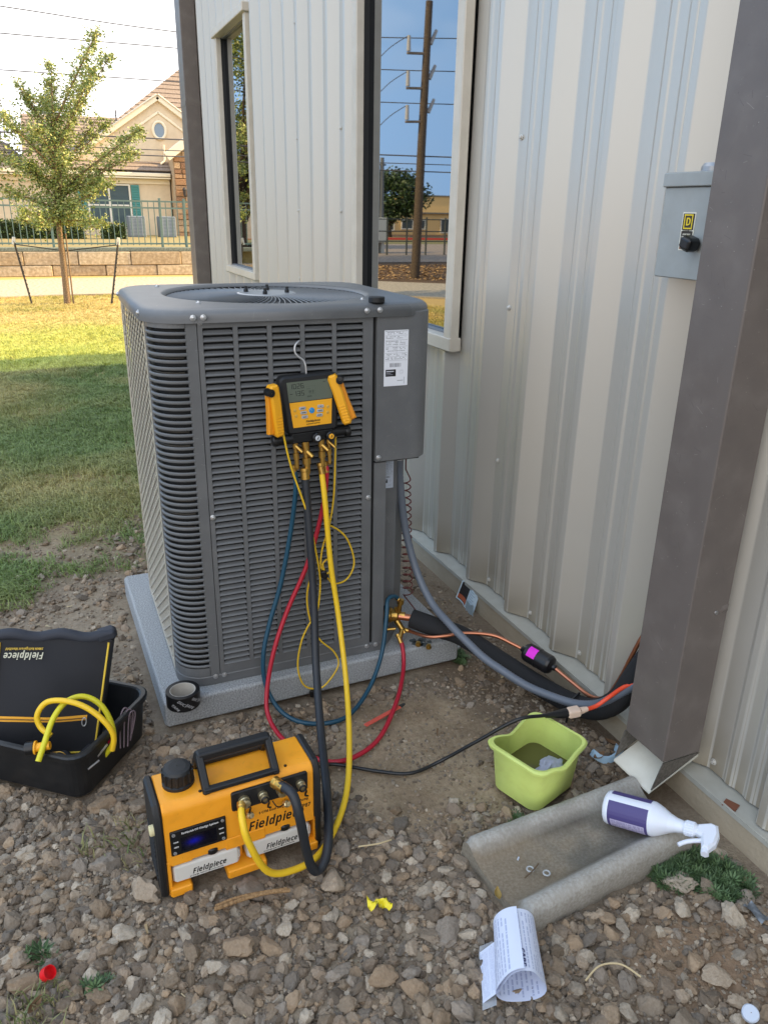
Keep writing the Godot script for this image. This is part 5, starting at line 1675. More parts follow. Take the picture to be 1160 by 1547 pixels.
	for k in 20: h1.tube([Vector3(cos(TAU * k / 20) * 0.0178, 0.199, sin(TAU * k / 20) * 0.0178), Vector3(cos(TAU * k / 20) * 0.0178, 0.219, sin(TAU * k / 20) * 0.0178)], 0.0012, 4)
	part("collar", h1, white, hd)
	var h2 := Geo.new()
	h2.prism(PackedVector2Array([Vector2(-0.014, 0.222), Vector2(0.012, 0.222), Vector2(0.016, 0.238), Vector2(0.048, 0.246), Vector2(0.050, 0.262), Vector2(0.030, 0.274), Vector2(0.0, 0.276), Vector2(-0.024, 0.268), Vector2(-0.028, 0.252)]), 0.024, 0.006, Transform3D(Basis(), Vector3(0, 0, -0.012)))
	part("shroud", h2, white, hd)
	var h3 := Geo.new()
	h3.tube(spline([Vector3(0.024, 0.242, 0), Vector3(0.030, 0.226, 0), Vector3(0.040, 0.208, 0), Vector3(0.054, 0.194, 0)], 4), 0.0055, 8)
	part("trigger", h3, white, hd)
	var h4 := Geo.new()
	h4.tube([Vector3(0.046, 0.254, 0), Vector3(0.060, 0.256, 0)], [0.010, 0.010], 6)
	part("nozzle", h4, white, hd)
	# green basin
	var gp = mat("basin_green", Color.WHITE, 0.38, 0.0, {"sss": 0.02, "tex": "worn_green", "tri": 4.0})
	var t := thing("green_basin", "lime green plastic basin half full of dirty water on the dirt", "basin", Vector3(1.098, 0.0, -1.442), deg_to_rad(19.0))
	var rings := []
	var lvl = [[0.086, 0.072, 0.004, 0], [0.091, 0.077, 0.010, 0], [0.102, 0.087, 0.128, 1], [0.111, 0.096, 0.130, 1], [0.113, 0.098, 0.139, 1], [0.109, 0.094, 0.144, 1], [0.102, 0.087, 0.143, 1], [0.098, 0.083, 0.137, 1], [0.089, 0.076, 0.018, 0]]
	for l in lvl:
		var o := []
		for p in rrect(l[0] * 2, l[1] * 2, 0.03, 6):
			var dip = 0.0
			if l[3]: dip = -0.018 * exp(-pow(p.x / 0.045, 2)) * (1.0 if absf(p.y) > l[1] * 0.7 else 0.0) + 0.012 * clampf(absf(p.x) / 0.1, 0, 1)
			o.append(Vector3(p.x, l[2] + dip, p.y))
		# insert extra points along the long sides so that the dip is smooth
		var o2 := []
		for k in o.size():
			o2.append(o[k])
			var nx = o[(k + 1) % o.size()]
			if o[k].distance_to(nx) > 0.05:
				for s in range(1, 12):
					var p = o[k].lerp(nx, s / 12.0)
					p.y = l[2]
					if l[3]: p.y += -0.018 * exp(-pow(p.x / 0.045, 2)) * (1.0 if absf(p.z) > l[1] * 0.7 else 0.0) + 0.012 * clampf(absf(p.x) / 0.1, 0, 1)
					o2.append(p)
			elif o[k].distance_to(nx) > 1.0: pass
		rings.append(o2)
	var g := Geo.new()
	var cnt = rings[0].size()
	for k in rings.size() - 1:
		cnt = mini(rings[k].size(), rings[k + 1].size())
		for i in cnt:
			var j = (i + 1) % cnt
			var n1 = (rings[k][i] - Vector3(0, rings[k][i].y, 0)).normalized(); var n2 = (rings[k][j] - Vector3(0, rings[k][j].y, 0)).normalized()
			var inside = -1.0 if k >= 6 else 1.0
			if k == 4 or k == 5: n1 = (n1 * (1.0 - (k - 4) * 1.2) + Vector3.UP * 1.5).normalized(); n2 = (n2 * (1.0 - (k - 4) * 1.2) + Vector3.UP * 1.5).normalized(); inside = 1.0
			var i0 = g.vert(rings[k][i], n1 * inside); var i1 = g.vert(rings[k][j], n2 * inside); var i2 = g.vert(rings[k + 1][j], n2 * inside); var i3 = g.vert(rings[k + 1][i], n1 * inside)
			g.face(i0, i2, i1); g.face(i0, i3, i2)
	for i in cnt:
		var j = (i + 1) % cnt
		g.tri(rings[0][i], rings[0][j], Vector3(0, 0.004, 0))
		g.tri(rings[8][j], rings[8][i], Vector3(0, 0.018, 0))
	part("shell", g, gp, t)
	var wt := Geo.new()
	var wr = rrect(0.184, 0.158, 0.026, 6)
	for i in wr.size():
		var p = wr[i]; var q = wr[(i + 1) % wr.size()]
		wt.tri(Vector3(0, 0.066, 0), Vector3(q.x, 0.066, q.y), Vector3(p.x, 0.066, p.y))
	var wo = solo("water", wt, mat("dirty_water", S(86, 84, 44), 0.06, 0.0, {}), "murky olive water standing in the lime green basin", "water")
	wo.transform = t.transform
	wo.set_meta("kind", "stuff")
	var rg := Geo.new()   # crumpled rag
	rg.sheet(22, 22, func(i, j):
		var a = i / 21.0 * TAU; var b = j / 21.0 * PI
		var r = 1.0 + 0.35 * hn.get_noise_3d(cos(a) * sin(b) * 16, cos(b) * 16, sin(a) * sin(b) * 16)
		var k = 1.0 + 0.3 * sin(a * 3 + cos(b) * 4) * sin(b)
		return Vector3(cos(a) * sin(b) * 0.050 * r * k, 0.076 - cos(b) * 0.026 * r, -sin(a) * sin(b) * 0.028 * r * k))
	var ro = solo("rag", rg, mat("rag", S(168, 172, 190), 0.9, 0.0, {"bump": "grain_n", "tri": 20.0, "bs": 1.0}), "crumpled pale blue rag soaking in the lime green basin", "rag")
	ro.position = Vector3(1.118, 0.0, -1.410)
	ro.rotation.y = 0.35

func scrap(pts: Array, called: String, m: Material, label: String, cat: String) -> void:
	var g := Geo.new()
	for k in range(1, pts.size() - 1): g.tri(pts[0], pts[k], pts[k + 1])
	for k in range(1, pts.size() - 1): g.tri(pts[0] - Vector3(0, 0.001, 0), pts[k + 1] - Vector3(0, 0.001, 0), pts[k] - Vector3(0, 0.001, 0))
	solo(called, g, m, label, cat)

func small_things() -> void:
	var black = mat("black_plastic", S(20, 21, 23), 0.35)
	# roll of tape on the pad corner
	var tp := thing("tape_roll", "roll of black printed duct tape on the left front corner of the pad", "tape", Vector3(0.243, 0.0955, -2.062), 0.4)
	var g := Geo.new()
	g.lathe([Vector2(0.0385, 0.0), Vector2(0.050, 0.0), Vector2(0.0505, 0.001), Vector2(0.0505, 0.047), Vector2(0.050, 0.048), Vector2(0.0385, 0.048)], 40)
	part("tape", g, mat("tape_black", S(22, 22, 24), 0.3), tp)
	var co := Geo.new()
	co.lathe([Vector2(0.0385, 0.0475), Vector2(0.0385, 0.0005)], 36)
	co.lathe([Vector2(0.0365, 0.0005), Vector2(0.0365, 0.0475), Vector2(0.0385, 0.0475)], 36)
	part("core", co, mat("cardboard", S(176, 172, 164), 0.8), tp)
	for k in 7:
		var a = -2.6 + k * 0.42
		var le = part("lettering", lettering(["TAPE", "DUCT"][k % 2], 0.009, true, 0.3), mat("tape_print", S(150, 150, 152), 0.5), tp)
		le.transform = Transform3D(Basis(Vector3.UP, a + PI / 2) * Basis(Vector3(0, 0, 1), -0.7), Vector3(cos(a) * 0.0508, 0.030 if k % 2 else 0.016, -sin(a) * 0.0508))
	# dark cap on top of the condenser
	var cp := Geo.new()
	cp.lathe([Vector2(0.001, 0), Vector2(0.023, 0.0), Vector2(0.024, 0.002), Vector2(0.024, 0.014), Vector2(0.022, 0.016), Vector2(0.001, 0.0165)], 24)
	var co2 = solo("round_cap", cp, mat("rubber", S(24, 25, 27), 0.55), "round black cap lying on the top edge of the condenser unit", "cap")
	co2.position = Vector3(0.895, 1.2555, -2.145)
	# brass caps and a damp patch by the service valve
	var wet := Geo.new()
	for p in [[1.06, -2.118, 0.022], [1.085, -2.135, 0.016], [1.05, -2.14, 0.014], [1.075, -2.10, 0.015], [1.10, -2.112, 0.010]]:
		var pts := []
		for k in 12: pts.append(Vector3(p[0] + cos(TAU * k / 12) * p[2] * (0.7 + 0.5 * absf(sin(k * 2.3))), 0.0962, p[1] - sin(TAU * k / 12) * p[2] * (0.6 + 0.5 * absf(cos(k * 1.7)))))
		for k in 12: wet.tri(Vector3(p[0], 0.0962, p[1]), pts[k], pts[(k + 1) % 12])
	var ws = solo("oil_stain", wet, mat("wet", S(52, 60, 62), 0.25), "dark wet spots on the pad below the brass service valve", "stain")
	ws.set_meta("kind", "stuff")
	for p in [[1.052, 0.0955, -2.105, "small brass cap standing on the pad under the copper pipe"], [1.078, 0.0955, -2.075, "small brass cap lying at the front edge of the pad"]]:
		var bc := Geo.new()
		bc.lathe([Vector2(0.001, 0.0), Vector2(0.010, 0.0), Vector2(0.010, 0.008), Vector2(0.0075, 0.009), Vector2(0.0075, 0.014), Vector2(0.001, 0.0145)], 8)
		var o = solo("brass_cap", bc, mat("brass", S(190, 152, 78), 0.28, 0.9), p[3], "cap", "small brass caps on the pad")
		o.position = Vector3(p[0], p[1], p[2])
	var cc := Geo.new()
	cc.lathe([Vector2(0.001, 0.026), Vector2(0.016, 0.026), Vector2(0.019, 0.022), Vector2(0.020, 0.0)], 18)
	var cco = solo("plastic_litter", cc, mat("clear_cap", S(210, 216, 220), 0.3, 0.0, {"sss": 0.02}), "clear plastic cup on the dirt beside the right end of the pad", "litter")
	cco.position = Vector3(1.236, 0.012, -2.17); cco.rotation = Vector3(0.5, 0, 0.4)
	# red marker pencil
	var pe := thing("marker_pencil", "flat red carpenter pencil lying on the dirt in front of the pad", "pencil", Vector3(0.755, 0.010, -1.856), atan2(0.058, 0.161))
	var pg := Geo.new()
	pg.rbox(Vector3(0.075, 0.004, 0), Vector3(0.15, 0.006, 0.015), 0.002)
	part("wood", pg, mat("pencil_red", S(214, 92, 76), 0.5), pe)
	var pt := Geo.new()
	pt.tube([Vector3(0.148, 0.004, 0), Vector3(0.172, 0.004, 0)], [0.007, 0.0035], 8)
	part("tip", pt, mat("tip_dark", S(48, 50, 48), 0.6), pe)
	# stick in front of the pump
	var st := Geo.new()
	st.tube(spline([Vector3(0.186, 0.012, -1.356), Vector3(0.245, 0.020, -1.352), Vector3(0.30, 0.024, -1.346), Vector3(0.358, 0.022, -1.334)], 5), 0.0052, 6)
	st.tube(spline([Vector3(0.19, 0.016, -1.361), Vector3(0.25, 0.025, -1.357), Vector3(0.352, 0.027, -1.337)], 4), 0.0036, 5)
	solo("stick", st, mat("dry_wood", S(214, 184, 142), 0.85, 0.0, {"tex": "bark", "tri": 12.0}), "split dry stick lying on the gravel in front of the pump", "stick")
	# red cap bottom left
	var rc := Geo.new()
	rc.lathe([Vector2(0.001, 0.0), Vector2(0.014, 0.0), Vector2(0.0145, 0.002), Vector2(0.0145, 0.017), Vector2(0.013, 0.017), Vector2(0.0125, 0.003), Vector2(0.001, 0.003)], 20)
	var rco = solo("red_cap", rc, mat("cap_red", S(222, 26, 34), 0.35), "small red plastic cap on the gravel at the lower left", "cap")
	rco.position = Vector3(-0.170, 0.012, -1.326); rco.rotation = Vector3(0.7, 0.3, -0.5)
	var wc := Geo.new()
	wc.lathe([Vector2(0.016, 0.0), Vector2(0.017, 0.010), Vector2(0.0145, 0.013), Vector2(0.001, 0.013)], 20)
	var wco = solo("bottle_cap", wc, mat("cap_white", S(196, 206, 222), 0.4), "pale white bottle cap on the stones at the lower right edge", "cap")
	wco.position = Vector3(1.123, 0.012, -0.702); wco.rotation = Vector3(0.3, 0, 0.2)
	# yellow scrap, face mask, foil, leaflet
	var ys := Geo.new()
	ys.sheet(9, 5, func(i, j):
		var s = i / 8.0; var q = j / 4.0 - 0.5
		return Vector3(0.512 + s * 0.052 + q * 0.006, 0.020 + 0.010 * sin(s * 9 + q * 5) + 0.006 * cos(s * 17), -1.235 + s * 0.026 - q * 0.026 * (1.0 - 0.5 * s)))
	solo("yellow_scrap", ys, mat("scrap_yellow", S(232, 214, 40), 0.4), "crumpled yellow plastic scrap on the gravel in the foreground", "litter")
	var mk := Geo.new()
	mk.sheet(13, 5, func(i, j):
		var s = i / 12.0; var q = j / 4.0
		var a = PI * (1.15 - 1.3 * s)
		return Vector3(1.372 + cos(a) * (0.036 + 0.020 * q) , 0.012 + 0.020 * q * (1 - q) * 4 + 0.006 * sin(s * 12), -1.468 + sin(a) * (0.018 + 0.018 * q)))
	solo("face_mask", mk, mat("mask_blue", S(160, 190, 212), 0.7), "torn pale blue face mask scrap on leaves behind the green basin", "litter")
	var fo := Geo.new()
	fo.sheet(5, 6, func(i, j): return Vector3(1.318 + i / 4.0 * 0.026 + j * 0.001, 0.013 + 0.005 * sin(i * 2.0 + j), -0.905 + j / 5.0 * 0.052))
	solo("foil_packet", fo, mat("foil", S(120, 126, 132), 0.35, 0.5), "small grey foil packet on the dirt at the right edge", "litter")
	var im := Image.create(96, 64, false, Image.FORMAT_RGB8)
	im.fill(S(196, 214, 226))
	im.fill_rect(Rect2i(4, 4, 42, 56), S(40, 36, 36)); im.fill_rect(Rect2i(4, 44, 42, 14), S(176, 92, 62))
	for y in range(8, 58, 6): im.fill_rect(Rect2i(52, y, 34 - (y * 7) % 12, 2), S(150, 172, 188))
	pic("leaflet", im)
	var lf := thing("leaflet", "torn hazard leaflet propped against the kerb behind the conduit", "leaflet")
	var lg := Geo.new()
	var q0 = Vector3(1.425, 0.012, -2.52); var q1 = Vector3(1.44, 0.004, -2.40)
	lg.sheet(7, 5, func(i, j):
		var s = i / 6.0; var q = j / 4.0
		return q0.lerp(q1, s) + Vector3(0.028 * q + 0.008 * sin(s * 6), 0.075 * q - 0.03 * s * (1 - q), 0.0))
	part("sheet", lg, mat("leaflet", Color.WHITE, 0.6, 0.0, {"tex": "leaflet"}), lf)
	var l2 := Geo.new()
	l2.sheet(6, 5, func(i, j):
		var s = i / 5.0; var q = j / 4.0
		return Vector3(1.424 - 0.01 * q, -0.004 + 0.055 * q + 0.006 * sin(s * 9), -2.43 + s * 0.06 + 0.015 * q))
	part("torn_wrap", l2, mat("leaflet_wrap", S(190, 214, 230), 0.4), lf)
	# rolled instructions in a clear sleeve
	var im2 := Image.create(256, 256, false, Image.FORMAT_RGB8)
	im2.fill(S(216, 224, 244))
	var r4 := RandomNumberGenerator.new(); r4.seed = 21
	for x in range(14, 244, 6):
		var y = 14
		if x > 118 and x < 136: continue
		while y < 236:
			var w = r4.randi_range(5, 26)
			if r4.randf() < 0.82: im2.fill_rect(Rect2i(x, y, 2, mini(w, 240 - y)), S(170, 180, 212))
			y += w + 3
	im2.fill_rect(Rect2i(60, 210, 26, 40), S(216, 224, 244))
	for a in 80:
		im2.set_pixel(int(72 + 9 * cos(a * TAU / 80)), int(228 + 16 * sin(a * TAU / 80)), S(96, 104, 140))
	pic("manual", im2)
	var rl := thing("rolled_manual", "rolled white instruction sheets in a clear sleeve on the gravel in the foreground", "paper roll")
	var a0 = Vector3(0.782, 0.052, -1.040); var a1 = Vector3(0.716, 0.046, -0.905)
	var fr = facing(a1 - a0)
	rl.transform = Transform3D(fr, a0)
	var len = a0.distance_to(a1)
	var pg2 := Geo.new()
	var dn = fr.inverse() * Vector3.DOWN
	var lf2 = fr.inverse() * Vector3(-1, 0, -0.4).normalized()
	pg2.sheet(44, 12, func(i, j):
		var s = i / 43.0; var q = j / 11.0
		var w = s * TAU * 1.35
		var r = 0.047 - 0.010 * s + 0.003 * sin(w * 2 + 1.0) + 0.004 * q
		r *= 1.0 + 0.10 * cos(3 * w) * q
		return (-dn) * cos(w) * r * 0.92 + lf2 * sin(w) * r * 1.12 + Vector3(0, q * len + 0.004 * sin(w), 0))
	part("paper", pg2, mat("manual", Color.WHITE, 0.55, 0.0, {"tex": "manual", "back": Color(0.1, 0.1, 0.11)}), rl)
	var tab := Geo.new()   # loose page edge
	tab.sheet(4, 8, func(i, j): return lf2 * (0.044 + i * 0.011) + dn * (0.010 + 0.012 * i) + Vector3(0, len * (0.25 + 0.75 * j / 7.0), 0))
	part("loose_page", tab, mm["manual"], rl)
	var slv := Geo.new()
	slv.sheet(5, 9, func(i, j): return lf2 * (0.048 + i * 0.007) + dn * (0.030 + 0.004 * i) + Vector3(0, len * (0.15 + 0.95 * j / 8.0), 0.003 * sin(j)))
	var sm = mat("clear_sleeve", Color(0.85, 0.88, 0.92, 0.35), 0.12)
	sm.transparency = BaseMaterial3D.TRANSPARENCY_ALPHA
	part("sleeve", slv, sm, rl)
	part("lettering", lettering("CARE", 0.012, true, 0.2), mat("print_navy", S(60, 66, 110), 0.6), rl).transform = Transform3D(Basis(Vector3(0, 1, 0), -dn.cross(Vector3(0, 1, 0)), -dn).orthonormalized(), -dn * 0.047 + Vector3(0, len * 0.8, 0))
	# bits lying in the splash block
	for p in [[0.905, 0.032, -1.165, "clear plastic ring in the silt of the splash block, the left one"], [0.935, 0.032, -1.140, "clear plastic ring in the silt of the splash block, the right one"]]:
		var rg := Geo.new()
		var rp := []
		for k in 13: rp.append(Vector3(cos(TAU * k / 12) * 0.008, 0.003, sin(TAU * k / 12) * 0.008))
		rg.tube(rp, 0.0022, 6, false)
		var o = solo("plastic_ring", rg, mat("clear_ring", S(176, 180, 182), 0.25), p[3], "litter", "plastic rings in the splash block")
		o.position = Vector3(p[0], p[1], p[2])
	var tw := Geo.new()
	tw.tube(spline([Vector3(0.878, 0.034, -1.148), Vector3(0.905, 0.038, -1.156), Vector3(0.930, 0.040, -1.168)], 4), 0.0016, 5)
	solo("twig", tw, mat("twig", S(96, 78, 58), 0.85), "thin brown twig lying in the splash block silt", "twig")
	var ph := Geo.new()
	ph.tube([Vector3(0.892, 0.036, -1.200), Vector3(0.899, 0.036, -1.206)], 0.0022, 6)
	solo("white_peg", ph, mat("cap_white", S(196, 206, 222), 0.4), "tiny white plastic peg in the splash block trough", "litter")
	var dlf = mat("dry_leaf", S(150, 126, 66), 0.7, 0.0, {"back": Color(0.1, 0.08, 0.03)})
	for p in [[0.800, 0.020, -1.140, 0.035, 1.2, "yellow dry leaf beside the open end of the splash block"], [1.330, 0.022, -1.455, 0.045, 0.2, "brown dry leaf beside the face mask scrap"], [1.405, 0.02, -1.49, 0.05, 2.2, "curled brown leaf behind the face mask scrap"], [-0.19, 0.012, -1.26, 0.04, 0.9, "tan dry leaf on the weeds at the lower left"]]:
		var lv := Geo.new()
		lv.sheet(7, 5, func(i, j):
			var s = i / 6.0; var q = (j / 4.0 - 0.5) * sin(PI * clampf(s, 0.05, 0.97)) * 0.5
			return Vector3((s - 0.5) * p[3], 0.010 * (s - 0.5) * (s - 0.5) * 4 + absf(q) * p[3] * 0.7, -q * p[3]))
		var o = solo("dry_leaf", lv, dlf if p[3] < 0.04 else mat("brown_leaf", S(112, 84, 58), 0.75), p[5], "leaf", "fallen dry leaves")
		o.position = Vector3(p[0], p[1], p[2]); o.rotation = Vector3(0.2, p[4], 0.1)
	# roots and straws
	for p in [[[Vector3(0.860, 0.018, -0.885), Vector3(0.905, 0.024, -0.898), Vector3(0.950, 0.022, -0.885), Vector3(0.975, 0.014, -0.850)], "pale curved root lying on the dirt at the lower right"], [[Vector3(-0.265, 0.03, -1.25), Vector3(-0.262, 0.024, -1.22), Vector3(-0.266, 0.018, -1.18)], "pale straw at the left edge of the gravel"], [[Vector3(0.555, 0.02, -1.40), Vector3(0.60, 0.026, -1.385), Vector3(0.64, 0.02, -1.39)], "thin pale straw to the right of the pump"]]:
		solo("root", hose(p[0], 0.0022, 5, 5), mat("straw", S(196, 178, 140), 0.8), p[1], "root")

# ---------------------------------------------------------------- gravel
func rock_mesh(sd: int, sub: int) -> ArrayMesh:
	var t = (1.0 + sqrt(5.0)) / 2.0
	var vs := [Vector3(-1, t, 0), Vector3(1, t, 0), Vector3(-1, -t, 0), Vector3(1, -t, 0), Vector3(0, -1, t), Vector3(0, 1, t), Vector3(0, -1, -t), Vector3(0, 1, -t), Vector3(t, 0, -1), Vector3(t, 0, 1), Vector3(-t, 0, -1), Vector3(-t, 0, 1)]
	var fs := [[0, 11, 5], [0, 5, 1], [0, 1, 7], [0, 7, 10], [0, 10, 11], [1, 5, 9], [5, 11, 4], [11, 10, 2], [10, 7, 6], [7, 1, 8], [3, 9, 4], [3, 4, 2], [3, 2, 6], [3, 6, 8], [3, 8, 9], [4, 9, 5], [2, 4, 11], [6, 2, 10], [8, 6, 7], [9, 8, 1]]
	for k in vs.size(): vs[k] = vs[k].normalized()
	for s in sub:
		var nf := []; var cache := {}
		for f in fs:
			var m := []
			for e in 3:
				var a: int = f[e]; var b: int = f[(e + 1) % 3]
				var key = mini(a, b) * 10000 + maxi(a, b)
				if not cache.has(key):
					cache[key] = vs.size()
					vs.append((vs[a] + vs[b]).normalized())
				m.append(cache[key])
			nf.append([f[0], m[0], m[2]]); nf.append([f[1], m[1], m[0]]); nf.append([f[2], m[2], m[1]]); nf.append([m[0], m[1], m[2]])
		fs = nf
	var nz := FastNoiseLite.new()
	nz.seed = sd; nz.frequency = 0.9; nz.fractal_octaves = 3
	var r5 := RandomNumberGenerator.new(); r5.seed = sd * 31
	var cuts := []
	for k in 10: cuts.append([Vector3(r5.randf_range(-1, 1), r5.randf_range(-1, 1), r5.randf_range(-1, 1)).normalized(), r5.randf_range(0.50, 0.82)])
	for k in vs.size():
		var p: Vector3 = vs[k]
		var q = p * (1.0 + 0.32 * nz.get_noise_3d(p.x, p.y, p.z))
		for c in cuts:
			var d = q.dot(c[0])
			if d > c[1]: q -= c[0] * (d - c[1]) * 0.9
		q *= 1.0 + 0.26 * nz.get_noise_3d(p.x * 3.2, p.y * 3.2, p.z * 3.2)
		vs[k] = q * Vector3(1.08, 0.8, 0.95)
	var nrm := []
	for k in vs.size(): nrm.append(Vector3.ZERO)
	for f in fs:
		var nn = (vs[f[1]] - vs[f[0]]).cross(vs[f[2]] - vs[f[0]])
		for e in 3: nrm[f[e]] += nn
	var g := Geo.new()
	for f in fs:
		var fn = (vs[f[1]] - vs[f[0]]).cross(vs[f[2]] - vs[f[0]]).normalized()
		var id := []
		for e in 3: id.append(g.vert(vs[f[e]], fn.lerp(nrm[f[e]].normalized(), 0.35)))
		g.face(id[0], id[1], id[2])
	return g.mesh()

func stone_colour() -> Color:
	var c = [SL(168, 151, 132), SL(186, 170, 150), SL(148, 134, 118), SL(184, 162, 136), SL(160, 150, 138), SL(170, 152, 130), SL(206, 194, 176)][rng.randi_range(0, 6)]
	return c * rng.randf_range(0.48, 0.94)

func stone_label(x: float, z: float, r: float, c: Color, wide: float, tall: float) -> String:
	var marks := [[0.28, -1.44, "pump"], [-0.06, -1.85, "black tub"], [0.55, -1.22, "yellow scrap"], [0.75, -0.95, "paper roll"], [0.82, -1.17, "open end of the splash block"], [0.26, -1.35, "dry stick"], [-0.17, -1.33, "red cap"], [0.92, -0.87, "pale root"], [1.12, -0.70, "white bottle cap"], [0.60, -1.75, "red hose"], [0.24, -2.05, "tape roll"], [1.28, -1.05, "green weeds"], [1.33, -0.88, "foil packet"], [1.06, -1.42, "green basin"], [0.1, -0.75, "bottom edge of the view"]]
	var best = marks[0]
	for m in marks:
		if Vector2(m[0] - x, m[1] - z).length() < Vector2(best[0] - x, best[1] - z).length(): best = m
	var d = Vector2(x - best[0], z - best[1])
	var far = d.length()
	var side = ("right of" if d.x > 0 else "left of") if absf(d.x) > absf(d.y) else ("in front of" if d.y > 0 else "behind")
	var big = "small" if r < 0.0185 else "fist-sized" if r > 0.030 else "middling" if r < 0.024 else "large"
	var lum = c.get_luminance()
	var tone = "dark" if lum < 0.26 else "pale" if lum > 0.40 else "medium"
	var hue = "grey" if c.r - c.b < 0.10 else "brown" if c.r - c.b > 0.17 else "grey-brown"
	var form = ("flat " if tall < 0.84 else "") + ("long" if wide > 1.2 else "squat" if wide < 1.02 else "lumpy")
	return "%s %s %s %s stone %s %s the %s" % [big, form, tone, hue, "touching distance" if far < 0.07 else "close" if far < 0.14 else "a step" if far < 0.24 else "some way" if far < 0.36 else "well", side, best[2]]

func free_spot(x: float, z: float, r: float) -> bool:   # keeps stones out of things that stand on the ground
	if x > 1.44 - r: return false
	if x > 0.155 - r and x < 1.215 + r and z < -2.07 + r and z > -3.08: return false
	var lp = Vector2(x - 0.097, z + 1.437)
	if lp.x > -0.02 - r * 0.5 and lp.x < 0.385 + r * 0.5 and lp.y < 0.012 + r * 0.5 and lp.y > -0.15 - r * 0.5: return false
	if Vector2(x - 1.10, z + 1.445).length() < 0.085 + r: return false
	var sx = x - 0.806
	if sx > -0.01 - r and sx < 0.62 and absf(z + 1.172 + sx * 0.07) < 0.135 + r: return false
	var u = Vector2(0.216, -0.264).normalized(); var w = Vector2(-0.264, -0.216).normalized()
	var q = Vector2(x + 0.064, z + 1.82)
	if q.dot(u) > 0.02 - r and q.dot(u) < 0.33 + r and q.dot(w) > 0.02 - r and q.dot(w) < 0.50 + r: return false
	if x > 0.62 - r and x < 0.86 + r and z > -1.08 - r and z < -0.87 + r and r > 0.012: return false
	return true

